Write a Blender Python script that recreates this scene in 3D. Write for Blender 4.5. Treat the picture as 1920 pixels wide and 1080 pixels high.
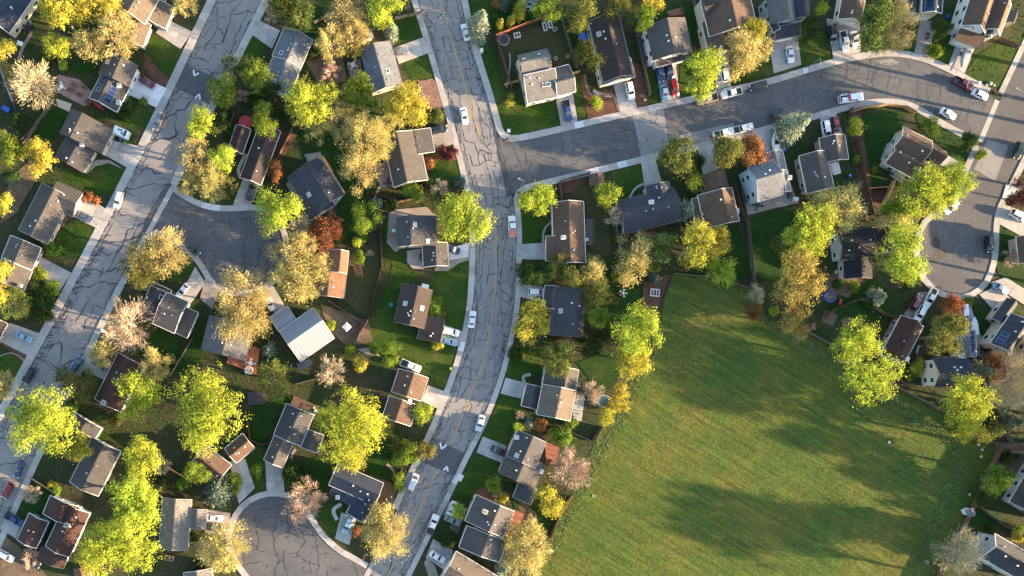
import bpy, bmesh, math, random
import numpy as np
from mathutils import Vector
random.seed(7); rng = np.random.default_rng(7)
SC = bpy.context.scene; COL = SC.collection
for o in list(bpy.data.objects): bpy.data.objects.remove(o)

# ---------------------------------------------------------------- camera, light, exposure
S = 0.145                      # metres of ground per photograph pixel
CAM_H = 208.0                  # flying height
NAD = (650.0, 745.0)           # photograph pixel straight below the lens
def G(px, py): return ((px - 960) * S, (540 - py) * S)
NX, NY = G(*NAD)
cam = bpy.data.cameras.new('camera'); camo = bpy.data.objects.new('camera', cam); COL.objects.link(camo)
cam.sensor_fit = 'HORIZONTAL'; cam.sensor_width = 36.0
cam.lens = 36.0 * CAM_H / (1920 * S)
cam.shift_x = -NX / (1920 * S); cam.shift_y = -NY / (1920 * S)
cam.clip_end = 3000
camo.location = (NX, NY, CAM_H); camo.rotation_euler = (0, 0, 0)
SC.camera = camo

SUN_EL = math.radians(10.8); SUN_AZ = math.radians(-12.0)      # from the right of the picture, a little from below
SUNV = Vector((math.cos(SUN_AZ) * math.cos(SUN_EL), math.sin(SUN_AZ) * math.cos(SUN_EL), math.sin(SUN_EL)))
w = bpy.data.worlds.new('World'); SC.world = w; w.use_nodes = True
nt = w.node_tree; bgn = nt.nodes.get('Background') or nt.nodes.new('ShaderNodeBackground')
sky = nt.nodes.new('ShaderNodeTexSky'); sky.sky_type = 'NISHITA'; sky.sun_disc = False
sky.sun_elevation = SUN_EL; sky.sun_rotation = math.atan2(SUNV.x, SUNV.y)
sky.air_density = 1.0; sky.dust_density = 1.0; sky.ozone_density = 1.0
nt.links.new(sky.outputs[0], bgn.inputs[0]); bgn.inputs[1].default_value = 0.115
sl = bpy.data.lights.new('sun', 'SUN'); sl.energy = 5.0; sl.angle = math.radians(0.5); sl.color = (1.0, 0.71, 0.42)
so = bpy.data.objects.new('sun', sl); COL.objects.link(so); so.rotation_euler = SUNV.to_track_quat('Z', 'Y').to_euler(); so.location = (200, -40, 90)
SC.view_settings.view_transform = 'Standard'; SC.view_settings.look = 'None'
SC.view_settings.gamma = 1; SC.view_settings.use_curve_mapping = False
SC.view_settings.exposure = 2.85
SC.render.engine = 'CYCLES'
SC.cycles.max_bounces = 5; SC.cycles.diffuse_bounces = 3; SC.cycles.transparent_max_bounces = 4

# ---------------------------------------------------------------- helpers
def W3(px, py, z=0.0):
    """ground position of a point of height z that is seen at photograph pixel px,py"""
    x, y = G(px, py); k = (CAM_H - z) / CAM_H
    return (NX + (x - NX) * k, NY + (y - NY) * k)

def tag(o, label=None, cat=None, group=None, kind=None):
    if label: o['label'] = label
    if cat: o['category'] = cat
    if group: o['group'] = group
    if kind: o['kind'] = kind
    return o

def empty(name, loc, rz=0.0):
    o = bpy.data.objects.new(name, None); COL.objects.link(o)
    o.location = loc; o.rotation_euler = (0, 0, rz); o.empty_display_size = 0.5
    return o

def me_obj(name, me, mat=None, parent=None, loc=(0, 0, 0), rz=0.0):
    o = bpy.data.objects.new(name, me); COL.objects.link(o)
    if mat is not None:
        if len(me.materials) == 0: me.materials.append(mat)
        if me.materials[0] != mat:
            o.material_slots[0].link = 'OBJECT'; o.material_slots[0].material = mat
    if parent: o.parent = parent
    o.location = loc; o.rotation_euler = (0, 0, rz)
    return o

def mk(name, v, f, mat=None, parent=None, loc=(0, 0, 0), uv=None):
    me = bpy.data.meshes.new(name); me.from_pydata([tuple(p) for p in v], [], f)
    if uv is not None:
        l = me.uv_layers.new(name='UVMap')
        for poly in me.polygons:
            for li in poly.loop_indices: l.data[li].uv = uv[me.loops[li].vertex_index]
    me.update()
    return me_obj(name, me, mat, parent, loc)

def fast_quads(name, V, mat, parent=None, loc=(0, 0, 0)):
    """V: (n,4,3) array of separate quads"""
    n = len(V); me = bpy.data.meshes.new(name)
    me.vertices.add(n * 4); me.vertices.foreach_set('co', V.astype(np.float32).ravel())
    me.loops.add(n * 4); me.loops.foreach_set('vertex_index', np.arange(n * 4, dtype=np.int32))
    me.polygons.add(n); me.polygons.foreach_set('loop_start', np.arange(0, n * 4, 4, dtype=np.int32))
    me.polygons.foreach_set('loop_total', np.full(n, 4, dtype=np.int32))
    me.update(calc_edges=True)
    return me_obj(name, me, mat, parent, loc)

class MB:
    """collects simple solids into one mesh"""
    def __init__(s): s.v = []; s.f = []
    def add(s, v, f):
        b = len(s.v); s.v += [tuple(p) for p in v]; s.f += [tuple(i + b for i in q) for q in f]
    def hexa(s, p):      # 8 corners: bottom 4, top 4
        s.add(p, [(3, 2, 1, 0), (4, 5, 6, 7), (0, 1, 5, 4), (1, 2, 6, 5), (2, 3, 7, 6), (3, 0, 4, 7)])
    def box(s, x0, y0, z0, x1, y1, z1):
        s.hexa([(x0, y0, z0), (x1, y0, z0), (x1, y1, z0), (x0, y1, z0), (x0, y0, z1), (x1, y0, z1), (x1, y1, z1), (x0, y1, z1)])
    def beam(s, a, b, w, h):
        a = Vector(a); b = Vector(b); d = b - a; n = Vector((-d.y, d.x, 0))
        if n.length < 1e-6: n = Vector((1, 0, 0))
        n = n.normalized() * w / 2; u = Vector((0, 0, h))
        s.hexa([a - n, b - n, b + n, a + n, a - n + u, b - n + u, b + n + u, a + n + u])
    def prism(s, pts, z0, z1):
        n = len(pts); v = [(x, y, z0) for x, y in pts] + [(x, y, z1) for x, y in pts]
        s.add(v, [tuple(range(n - 1, -1, -1)), tuple(range(n, 2 * n))] + [(i, (i + 1) % n, n + (i + 1) % n, n + i) for i in range(n)])
    def tube(s, a, b, ra, rb, n=6):
        a = Vector(a); b = Vector(b); d = (b - a)
        if d.length < 1e-6: return
        q = d.to_track_quat('Z', 'Y'); e1 = q @ Vector((1, 0, 0)); e2 = q @ Vector((0, 1, 0)); v = []
        for c, r in ((a, ra), (b, rb)):
            for i in range(n):
                t = 2 * math.pi * i / n; v.append(c + e1 * (r * math.cos(t)) + e2 * (r * math.sin(t)))
        s.add(v, [tuple(range(n - 1, -1, -1)), tuple(range(n, 2 * n))] + [(i, (i + 1) % n, n + (i + 1) % n, n + i) for i in range(n)])
    def dome(s, c, r, h, n=12, m=3):
        v = []; f = []
        for j in range(m):
            t = (math.pi / 2) * j / m
            for i in range(n):
                a = 2 * math.pi * i / n; v.append((c[0] + r * math.cos(t) * math.cos(a), c[1] + r * math.cos(t) * math.sin(a), c[2] + h * math.sin(t)))
        v.append((c[0], c[1], c[2] + h))
        for j in range(m - 1):
            for i in range(n): f.append((j * n + i, j * n + (i + 1) % n, (j + 1) * n + (i + 1) % n, (j + 1) * n + i))
        for i in range(n): f.append(((m - 1) * n + i, (m - 1) * n + (i + 1) % n, m * n))
        f.append(tuple(range(n - 1, -1, -1)))
        s.add(v, f)
    def build(s, name, mat, parent=None, loc=(0, 0, 0)): return mk(name, s.v, s.f, mat, parent, loc)
    def mesh(s, name):
        me = bpy.data.meshes.new(name); me.from_pydata(s.v, [], s.f); me.update(); return me

# ---------------------------------------------------------------- materials
MATS = {}
def node_mat(name):
    m = bpy.data.materials.new(name); m.use_nodes = True
    n = m.node_tree.nodes; l = m.node_tree.links
    return m, n, l, n['Principled BSDF']
def noise(n, l, co, scale, detail=4, rough=0.6):
    t = n.new('ShaderNodeTexNoise'); t.inputs['Scale'].default_value = scale; t.inputs['Detail'].default_value = detail; t.inputs['Roughness'].default_value = rough
    if co is not None: l.new(co, t.inputs['Vector'])
    return t.outputs['Fac']
def ramp(n, l, fac, stops):
    r = n.new('ShaderNodeValToRGB'); e = r.color_ramp.elements
    while len(e) < len(stops): e.new(0.5)
    for el, (p, c) in zip(e, stops): el.position = p; el.color = (*c, 1) if len(c) == 3 else c
    l.new(fac, r.inputs[0]); return r.outputs[0]
def mixc(n, l, fac, a, b, mode='MIX'):
    m = n.new('ShaderNodeMix'); m.data_type = 'RGBA'; m.blend_type = mode
    for sock, val in ((m.inputs[0], fac), (m.inputs[6], a), (m.inputs[7], b)):
        if hasattr(val, 'links') or hasattr(val, 'is_linked'): l.new(val, sock)
        elif isinstance(val, (int, float)): sock.default_value = val
        else: sock.default_value = (*val, 1)
    return m.outputs[2]
def bump(n, l, h, b, strength, dist):
    k = n.new('ShaderNodeBump'); k.inputs['Strength'].default_value = strength; k.inputs['Distance'].default_value = dist
    l.new(h, k.inputs['Height']); l.new(k.outputs[0], b.inputs['Normal'])
def world_co(n): return n.new('ShaderNodeNewGeometry').outputs['Position']
def sc3(c, k): return tuple(max(0.0, x * k) for x in c)

def plain(key, c, rough=0.6, metal=0.0, var=0.12, scale=2.0):
    if key in MATS: return MATS[key]
    m, n, l, b = node_mat(key)
    f = noise(n, l, world_co(n), scale, 5)
    l.new(ramp(n, l, f, [(0.3, sc3(c, 1 - var)), (0.7, sc3(c, 1 + var))]), b.inputs['Base Color'])
    b.inputs['Roughness'].default_value = rough; b.inputs['Metallic'].default_value = metal
    MATS[key] = m; return m

def ground_mat(key, stops, sc_big=0.12, sc_small=3.0, fine=0.35, bstr=0.5, bdist=0.12, rough=0.95):
    """mottled ground: broad patches, fine grain, soft relief"""
    if key in MATS: return MATS[key]
    m, n, l, b = node_mat(key); co = world_co(n)
    f1 = noise(n, l, co, sc_big, 6, 0.65); c1 = ramp(n, l, f1, stops)
    f2 = noise(n, l, co, sc_small, 4, 0.7)
    c2 = ramp(n, l, f2, [(0.25, (1 - fine,) * 3), (0.75, (1 + fine,) * 3)])
    cc = mixc(n, l, 1.0, c1, c2, 'MULTIPLY')
    if key.startswith('concrete'):
        oi = n.new('ShaderNodeObjectInfo'); f5 = noise(n, l, co, 0.9, 5, 0.7)
        cc = mixc(n, l, 1.0, cc, ramp(n, l, oi.outputs['Random'], [(0.0, (0.84, 0.83, 0.82)), (1.0, (1.10, 1.09, 1.08))]), 'MULTIPLY')
        cc = mixc(n, l, 1.0, cc, ramp(n, l, f5, [(0.28, (0.72, 0.70, 0.67)), (0.45, (1.0, 1.0, 1.0))]), 'MULTIPLY')
    if key.startswith('asphalt'):
        f5 = noise(n, l, co, 0.5, 6, 0.7); cc = mixc(n, l, 1.0, cc, ramp(n, l, f5, [(0.28, (0.76, 0.76, 0.77)), (0.46, (1, 1, 1)), (0.56, (1, 1, 1)), (0.72, (1.16, 1.14, 1.12))]), 'MULTIPLY')
    l.new(cc, b.inputs['Base Color'])
    b.inputs['Roughness'].default_value = rough; b.inputs['Specular IOR Level'].default_value = 0.15
    bump(n, l, f2, b, bstr, bdist)
    MATS[key] = m; return m

ground_mat('yard', [(0.30, (0.018, 0.038, 0.009)), (0.45, (0.027, 0.038, 0.012)), (0.58, (0.044, 0.038, 0.022)), (0.64, (0.026, 0.036, 0.012)), (0.75, (0.020, 0.046, 0.010))], 0.09, 2.2, 0.5, 0.8, 0.2)
ground_mat('lawn', [(0.3, (0.014, 0.036, 0.004)), (0.50, (0.023, 0.048, 0.005)), (0.62, (0.042, 0.058, 0.009)), (0.78, (0.074, 0.066, 0.024))], 0.13, 4.0, 0.3, 0.7, 0.15)
ground_mat('lawn_dark', [(0.3, (0.009, 0.028, 0.004)), (0.55, (0.014, 0.039, 0.005)), (0.68, (0.030, 0.044, 0.010)), (0.82, (0.052, 0.046, 0.02))], 0.16, 3.5, 0.35, 0.7, 0.15)
ground_mat('lawn_dry', [(0.3, (0.026, 0.036, 0.010)), (0.55, (0.048, 0.045, 0.018)), (0.75, (0.028, 0.040, 0.008))], 0.16, 3.0, 0.4, 0.7, 0.15)
ground_mat('mulch', [(0.3, (0.058, 0.028, 0.019)), (0.7, (0.11, 0.058, 0.038))], 0.3, 4.0, 0.5, 0.8, 0.15)
ground_mat('dirt', [(0.3, (0.062, 0.044, 0.030)), (0.6, (0.12, 0.088, 0.06)), (0.8, (0.06, 0.056, 0.03))], 0.2, 3.0, 0.45, 0.8, 0.2)
ground_mat('gravel', [(0.3, (0.17, 0.14, 0.12)), (0.7, (0.26, 0.22, 0.19))], 0.3, 6.0, 0.35, 0.6, 0.08)
ground_mat('redgravel', [(0.3, (0.13, 0.075, 0.055)), (0.7, (0.22, 0.125, 0.095))], 0.5, 2.5, 0.55, 0.6, 0.08)
ground_mat('concrete', [(0.25, (0.24, 0.23, 0.22)), (0.5, (0.30, 0.285, 0.27)), (0.8, (0.35, 0.33, 0.315))], 0.22, 5.0, 0.10, 0.15, 0.02, 0.85)
ground_mat('concrete_new', [(0.25, (0.44, 0.44, 0.45)), (0.8, (0.54, 0.54, 0.55))], 0.22, 5.0, 0.06, 0.15, 0.02, 0.85)
ground_mat('concrete_old', [(0.25, (0.18, 0.16, 0.145)), (0.8, (0.29, 0.26, 0.24))], 0.3, 5.0, 0.15, 0.15, 0.02, 0.85)
ground_mat('flagstone', [(0.3, (0.17, 0.12, 0.11)), (0.7, (0.26, 0.18, 0.16))], 0.5, 2.0, 0.25, 0.3, 0.04, 0.85)
ground_mat('asphalt_old', [(0.25, (0.148, 0.139, 0.137)), (0.5, (0.182, 0.169, 0.164)), (0.75, (0.218, 0.201, 0.192))], 0.08, 7.0, 0.12, 0.3, 0.03, 0.9)
ground_mat('asphalt_dark', [(0.25, (0.064, 0.064, 0.068)), (0.5, (0.081, 0.080, 0.083)), (0.75, (0.107, 0.104, 0.104))], 0.09, 7.0, 0.15, 0.3, 0.03, 0.9)
ground_mat('asphalt_patch', [(0.25, (0.15, 0.145, 0.145)), (0.75, (0.20, 0.19, 0.185))], 0.12, 7.0, 0.12, 0.3, 0.03, 0.9)
ground_mat('asphalt_hump', [(0.25, (0.070, 0.072, 0.078)), (0.75, (0.088, 0.088, 0.092))], 0.12, 7.0, 0.12, 0.3, 0.03, 0.9)
plain('sealant', (0.024, 0.024, 0.027), 0.6, 0, 0.3)
plain('stain', (0.022, 0.017, 0.015), 0.8, 0, 0.5, 1.2)
plain('paint_yellow', (0.36, 0.25, 0.075), 0.7, 0, 0.4, 3.0)
plain('paint_white', (0.62, 0.62, 0.62), 0.7, 0, 0.2, 3.0)
plain('white', (0.58, 0.58, 0.565), 0.5); plain('offwhite', (0.52, 0.50, 0.46), 0.6); plain('black', (0.015, 0.015, 0.017), 0.4)
plain('steel', (0.35, 0.36, 0.37), 0.35, 0.6); plain('rubber', (0.015, 0.015, 0.015), 0.8); plain('chrome', (0.5, 0.5, 0.52), 0.25, 0.8)
plain('glass_dark', (0.012, 0.016, 0.022), 0.06, 0.0, 0.1); plain('glass_win', (0.03, 0.04, 0.05), 0.08)
plain('lamp_white', (0.75, 0.75, 0.72), 0.15); plain('lamp_red', (0.28, 0.012, 0.010), 0.2)
plain('wood_new', (0.34, 0.20, 0.09), 0.7, 0, 0.2); plain('wood_red', (0.20, 0.065, 0.032), 0.7, 0, 0.25); plain('wood_grey', (0.080, 0.066, 0.055), 0.8, 0, 0.25); plain('wood_brown', (0.095, 0.050, 0.030), 0.8, 0, 0.25)
plain('blue', (0.012, 0.06, 0.32), 0.4); plain('teal', (0.02, 0.16, 0.19), 0.4); plain('red', (0.30, 0.012, 0.016), 0.5); plain('green', (0.03, 0.22, 0.04), 0.5)
plain('brick', (0.26, 0.085, 0.055), 0.8, 0, 0.25); plain('terracotta', (0.32, 0.11, 0.08), 0.8); plain('navy', (0.018, 0.035, 0.08), 0.5); plain('water', (0.05, 0.13, 0.11), 0.08)
plain('canvas_grey', (0.24, 0.25, 0.26), 0.8); plain('stone', (0.34, 0.30, 0.26), 0.9, 0, 0.25, 4.0); plain('yellow', (0.5, 0.36, 0.03), 0.5)

def roof_mat(key, c, var=0.35):
    k = 'roof_' + key
    if k in MATS: return MATS[k]
    m, n, l, b = node_mat(k); co = world_co(n)
    f = noise(n, l, co, 2.6, 3, 0.75); f2 = noise(n, l, co, 0.25, 4, 0.6); f3 = noise(n, l, co, 9.0, 2, 0.6)
    c1 = ramp(n, l, f, [(0.3, sc3(c, 1 - var)), (0.5, c), (0.72, sc3(c, 1 + var))])
    c2 = ramp(n, l, f2, [(0.3, (0.84,) * 3), (0.7, (1.14,) * 3)])
    c3 = ramp(n, l, noise(n, l, co, 0.8, 6, 0.75), [(0.30, (0.70,) * 3), (0.48, (1.0,) * 3), (0.62, (1.0,) * 3), (0.74, (1.22, 1.2, 1.16))])
    l.new(mixc(n, l, 1.0, mixc(n, l, 1.0, c1, c2, 'MULTIPLY'), c3, 'MULTIPLY'), b.inputs['Base Color'])
    b.inputs['Roughness'].default_value = 0.9; b.inputs['Specular IOR Level'].default_value = 0.25
    bump(n, l, f3, b, 0.6, 0.05)
    MATS[k] = m; return m
ROOFS = dict(slate=(0.042, 0.045, 0.056), navy=(0.028, 0.036, 0.055), grey=(0.105, 0.102, 0.102), bluegrey=(0.125, 0.135, 0.152), tan=(0.120, 0.095, 0.072), brown=(0.102, 0.064, 0.045),
             dkbrown=(0.043, 0.032, 0.030), black=(0.014, 0.014, 0.019), maroon=(0.056, 0.029, 0.025), orange=(0.150, 0.082, 0.050), ltgrey=(0.140, 0.133, 0.125), charcoal=(0.056, 0.054, 0.057), taupe=(0.074, 0.067, 0.063))
for k_, c_ in ROOFS.items(): roof_mat(k_, sc3(c_, 0.82), 0.5 if k_ in ('ltgrey', 'bluegrey', 'navy') else 0.3)
m_, n_, l_, b_ = node_mat('roof_metal'); b_.inputs['Base Color'].default_value = (0.165, 0.183, 0.205, 1); b_.inputs['Roughness'].default_value = 0.6; b_.inputs['Metallic'].default_value = 0.0; MATS['roof_metal'] = m_

def siding(key, c):
    k = 'wall_' + key
    if k in MATS: return MATS[k]
    m, n, l, b = node_mat(k); co = world_co(n)
    s = n.new('ShaderNodeSeparateXYZ'); l.new(co, s.inputs[0])
    wv = n.new('ShaderNodeMath'); wv.operation = 'FRACT'; ml = n.new('ShaderNodeMath'); ml.operation = 'MULTIPLY'; ml.inputs[1].default_value = 4.5
    l.new(s.outputs[2], ml.inputs[0]); l.new(ml.outputs[0], wv.inputs[0])
    f = noise(n, l, co, 1.5, 4)
    l.new(ramp(n, l, f, [(0.3, sc3(c, 0.9)), (0.7, sc3(c, 1.08))]), b.inputs['Base Color'])
    b.inputs['Roughness'].default_value = 0.75; bump(n, l, wv.outputs[0], b, 0.5, 0.02)
    MATS[k] = m; return m
for k_, c_ in dict(white=(0.50, 0.50, 0.49), cream=(0.42, 0.37, 0.28), beige=(0.38, 0.32, 0.25), grey=(0.30, 0.31, 0.32), blue=(0.27, 0.36, 0.42), green=(0.42, 0.46, 0.34), tan=(0.30, 0.23, 0.16), greyblue=(0.21, 0.27, 0.32), sage=(0.25, 0.29, 0.26), brown=(0.17, 0.11, 0.08)).items(): siding(k_, c_)

def leaf_mat(key, c, var=0.45, trans=0.3, hue=0.04):
    m = bpy.data.materials.new('leaf_' + key); m.use_nodes = True; n = m.node_tree.nodes; l = m.node_tree.links
    out = n['Material Output']; n.remove(n['Principled BSDF'])
    g = n.new('ShaderNodeNewGeometry'); oi = n.new('ShaderNodeObjectInfo')
    c1 = ramp(n, l, g.outputs['Random Per Island'], [(0.0, sc3(c, 1 - var)), (0.5, c), (1.0, sc3(c, 1 + var))])
    hs = n.new('ShaderNodeHueSaturation')
    mr = n.new('ShaderNodeMapRange'); mr.inputs[3].default_value = 0.5 - hue; mr.inputs[4].default_value = 0.5 + hue; l.new(oi.outputs['Random'], mr.inputs[0]); l.new(mr.outputs[0], hs.inputs['Hue'])
    f = noise(n, l, world_co(n), 0.45, 3)
    vr = n.new('ShaderNodeMapRange'); vr.inputs[1].default_value = 0.3; vr.inputs[2].default_value = 0.7; vr.inputs[3].default_value = 0.78; vr.inputs[4].default_value = 1.22; l.new(f, vr.inputs[0]); l.new(vr.outputs[0], hs.inputs['Value'])
    l.new(c1, hs.inputs['Color'])
    d = n.new('ShaderNodeBsdfDiffuse'); t = n.new('ShaderNodeBsdfTranslucent'); mx = n.new('ShaderNodeMixShader'); mx.inputs[0].default_value = trans
    l.new(hs.outputs[0], d.inputs[0]); l.new(hs.outputs[0], t.inputs[0]); l.new(d.outputs[0], mx.inputs[1]); l.new(t.outputs[0], mx.inputs[2]); l.new(mx.outputs[0], out.inputs[0])
    MATS['leaf_' + key] = m
leaf_mat('G', (0.285, 0.340, 0.045), 0.35, 0.45, 0.015); leaf_mat('Y', (0.355, 0.320, 0.050), 0.35, 0.45, 0.015); leaf_mat('K', (0.135, 0.190, 0.028), 0.4, 0.4, 0.02); leaf_mat('D', (0.036, 0.058, 0.016))
leaf_mat('O', (0.420, 0.365, 0.145), 0.35, 0.4, 0.015); leaf_mat('V', (0.125, 0.138, 0.036)); leaf_mat('N', (0.270, 0.205, 0.060), 0.4, 0.3, 0.01); leaf_mat('B', (0.400, 0.310, 0.215), 0.4, 0.05); leaf_mat('S', (0.170, 0.200, 0.135), 0.5, 0.1, 0.01)
leaf_mat('R', (0.230, 0.098, 0.040), 0.4, 0.2, 0.008); leaf_mat('M', (0.085, 0.030, 0.028), 0.4, 0.2, 0.008); leaf_mat('T', (0.060, 0.085, 0.060), 0.5, 0.1, 0.01)
plain('bark', (0.13, 0.10, 0.075), 0.9, 0, 0.3, 4.0); plain('bark_pale', (0.28, 0.24, 0.19), 0.9, 0, 0.25, 4.0)
def car_paint(key, c, metal=0.2, rough=0.28):
    m, n, l, b = node_mat('paint_' + key); b.inputs['Base Color'].default_value = (*c, 1); b.inputs['Metallic'].default_value = metal; b.inputs['Roughness'].default_value = rough
    b.inputs['Coat Weight'].default_value = 0.6; b.inputs['Coat Roughness'].default_value = 0.08; MATS['paint_' + key] = m
for k_, c_ in dict(white=(0.58, 0.58, 0.58), silver=(0.42, 0.44, 0.46), grey=(0.13, 0.14, 0.15), black=(0.010, 0.011, 0.013), red=(0.17, 0.010, 0.013), maroon=(0.10, 0.008, 0.017), blue=(0.014, 0.035, 0.11), teal=(0.010, 0.06, 0.10), navy=(0.012, 0.02, 0.05), green=(0.012, 0.035, 0.028), tan=(0.30, 0.23, 0.15), ltblue=(0.16, 0.26, 0.36), salmon=(0.45, 0.12, 0.07)).items(): car_paint(k_, c_, 0.0 if k_ in ('white', 'salmon') else 0.2)
# ---------------------------------------------------------------- the setting: ground, roads, walks
ZC = [0.040]
def flat(name, pts, mat, z=None, label=None, kind='structure', parent=None, world=False):
    if z is None: ZC[0] += 0.0012; z = ZC[0]
    P = pts if world else [G(*p) for p in pts]
    a = sum(P[i][0] * P[(i + 1) % len(P)][1] - P[(i + 1) % len(P)][0] * P[i][1] for i in range(len(P)))
    if a < 0: P = P[::-1]
    o = mk(name, [(x, y, z) for x, y in P], [tuple(range(len(P)))], MATS[mat], parent)
    return tag(o, label, None, None, kind)

def smooth(pts, closed=False, it=2):
    for _ in range(it):
        q = []; n = len(pts); rngi = range(n) if closed else range(n - 1)
        if not closed: q.append(pts[0])
        for i in rngi:
            a = pts[i]; b = pts[(i + 1) % n]
            q += [(a[0] * .75 + b[0] * .25, a[1] * .75 + b[1] * .25), (a[0] * .25 + b[0] * .75, a[1] * .25 + b[1] * .75)]
        if not closed: q.append(pts[-1])
        pts = q
    return pts

def resample(pts, n=None, step=None):
    d = [0.0]
    for a, b in zip(pts, pts[1:]): d.append(d[-1] + math.hypot(b[0] - a[0], b[1] - a[1]))
    if n is None: n = max(2, int(round(d[-1] / step)) + 1)
    out = []; j = 0
    for i in range(n):
        t = d[-1] * i / (n - 1)
        while j < len(d) - 2 and d[j + 1] < t: j += 1
        k = 0 if d[j + 1] == d[j] else (t - d[j]) / (d[j + 1] - d[j])
        out.append((pts[j][0] + (pts[j + 1][0] - pts[j][0]) * k, pts[j][1] + (pts[j + 1][1] - pts[j][1]) * k))
    return out

mk('ground', [(-900, -700, 0), (900, -700, 0), (900, 700, 0), (-900, 700, 0)], [(0, 1, 2, 3)], MATS['yard'])['kind'] = 'structure'

L_left = [(455, -105), (422, -35), (405, 0), (342, 133), (277, 270), (208, 405), (137, 540), (66, 670), (0, 792), (-40, 865), (-95, 970), (-160, 1090)]
L_right = [(545, -105), (511, -35), (492, 0), (467, 48), (417, 148), (347, 283), (319, 345), (271, 439), (228, 519), (189, 597), (143, 692), (96, 790), (49, 891), (21, 955), (0, 1002), (-45, 1095)]
M_left = [(752, -105), (772, -35), (782, 0), (801, 57), (825, 140), (842, 200), (859, 262), (872, 314), (884, 364), (890, 405), (892, 447), (890, 519), (886, 579), (874, 641), (858, 696), (838, 750), (813, 812), (786, 867), (764, 912), (745, 956), (696, 1051), (655, 1135)]
M_right = [(840, -105), (856, -35), (865, 0), (874, 50), (892, 115), (910, 170), (922, 212), (938, 270), (952, 325), (962, 374), (968, 416), (969, 457), (967, 530), (965, 575), (952, 641), (939, 696), (919, 753), (897, 805), (869, 857), (851, 896), (825, 950), (796, 1007), (735, 1130)]
R_up = [(925, 245), (945, 262), (965, 266), (985, 263), (1035, 252), (1140, 227), (1240, 205), (1390, 171), (1440, 160), (1525, 134), (1570, 120), (1620, 110), (1657, 105), (1695, 107), (1732, 116), (1770, 132), (1807, 152), (1852, 177), (1872, 188)]
R_low = [(950, 372), (966, 360), (975, 351), (993, 344), (1019, 338), (1071, 325), (1160, 304), (1236, 285), (1337, 262), (1412, 242), (1462, 230), (1525, 213), (1570, 200), (1620, 187), (1657, 184), (1695, 187), (1720, 197), (1745, 212), (1770, 227), (1807, 247), (1836, 266)]
FR_left = [(1985, -50), (1940, 52), (1905, 125), (1872, 195), (1853, 235), (1836, 280), (1808, 338), (1799, 366)]
FR_right = [(2060, -15), (2025, 60), (1985, 150), (1950, 222), (1917, 294), (1901, 327), (1883, 361), (1866, 392)]
bulb3 = [(1799, 360), (1795, 378), (1769, 392), (1748, 410), (1735, 423), (1727, 440), (1722, 468), (1727, 498), (1735, 519), (1747, 533), (1764, 545), (1783, 552), (1805, 553), (1826, 545), (1843, 530), (1855, 505), (1862, 470), (1862, 447), (1861, 420), (1864, 395), (1880, 362)]
C1 = [(312, 340), (322, 359), (350, 377), (376, 390), (406, 396), (440, 397), (475, 393), (505, 400), (525, 425), (533, 460), (528, 495), (512, 522), (490, 538), (460, 546), (430, 545), (405, 533), (392, 512), (376, 485), (352, 460), (320, 440), (293, 427), (276, 442), (262, 430)]
C2 = [(440, 1041), (433, 1010), (436, 990), (443, 975), (452, 959), (468, 944), (489, 933), (515, 929), (540, 934), (562, 950), (582, 979), (595, 1000), (613, 1020), (639, 1041), (660, 1051), (690, 1068), (700, 1085), (665, 1140), (500, 1140), (468, 1079), (453, 1062)]

def strip(name, left, right, mat, z, step=3.0):
    n = max(8, int(len(left) * 4))
    a = [G(*p) for p in resample(smooth(left), n)]; b = [G(*p) for p in resample(smooth(right), n)]
    v = [(x, y, z) for x, y in a] + [(x, y, z) for x, y in b]
    f = [(i, n + i, n + i + 1, i + 1) for i in range(n - 1)]
    mk(name, v, f, MATS[mat])['kind'] = 'structure'
    def pos(u, t):
        q = max(0.0, min(n - 1.001, u * (n - 1))); i = int(q); k = q - i
        ax = a[i][0] + (a[i + 1][0] - a[i][0]) * k; ay = a[i][1] + (a[i + 1][1] - a[i][1]) * k
        bx = b[i][0] + (b[i + 1][0] - b[i][0]) * k; by = b[i][1] + (b[i + 1][1] - b[i][1]) * k
        return (ax + (bx - ax) * t, ay + (by - ay) * t)
    return pos
posL = strip('road', L_left, L_right, 'asphalt_old', 0.012)
posM = strip('road', M_left, M_right, 'asphalt_old', 0.016)
posR = strip('road', R_up, R_low, 'asphalt_dark', 0.020)
posF = strip('road', FR_left, FR_right, 'asphalt_dark', 0.024)
flat('road', smooth(bulb3, True), 'asphalt_dark', 0.028)
flat('road', smooth(C1, True, 1), 'asphalt_dark', 0.020)
flat('road', smooth(C2, True, 1), 'asphalt_dark', 0.020)
# repairs, humps, stain
for pts, m in (([(1186, 217), (1244, 205), (1256, 282), (1202, 294)], 'asphalt_patch'), ([(1256, 258), (1375, 230), (1380, 252), (1258, 281)], 'asphalt_patch'),
               ([(1851, 262), (1891, 273), (1866, 339), (1826, 318)], 'asphalt_patch'), ([(348, 121), (417, 150), (394, 196), (327, 163)], 'asphalt_hump'), ([(810, 820), (874, 851), (854, 894), (786, 864)], 'asphalt_hump')):
    ZC2 = 0.033 + 0.0005 * random.random(); flat('road_patch', pts, m, ZC2)
def blob(cx, cy, rx, ry, n=18, jit=0.25): return [(cx + rx * math.cos(2 * math.pi * i / n) * (1 + random.uniform(-jit, jit)), cy + ry * math.sin(2 * math.pi * i / n) * (1 + random.uniform(-jit, jit))) for i in range(n)]
flat('oil_stain', smooth(blob(1755, 458, 8, 15), True, 1), 'stain', 0.035); flat('oil_stain', smooth(blob(1763, 475, 12, 9), True, 1), 'stain', 0.0355)
flat('oil_stain', smooth(blob(1753, 487, 10, 6, 18, 0.4), True, 1), 'stain', 0.036)
flat('chalky_patch', smooth(blob(1664, 117, 22, 6, 18, 0.3), True, 1), 'asphalt_patch', 0.0345)

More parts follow.
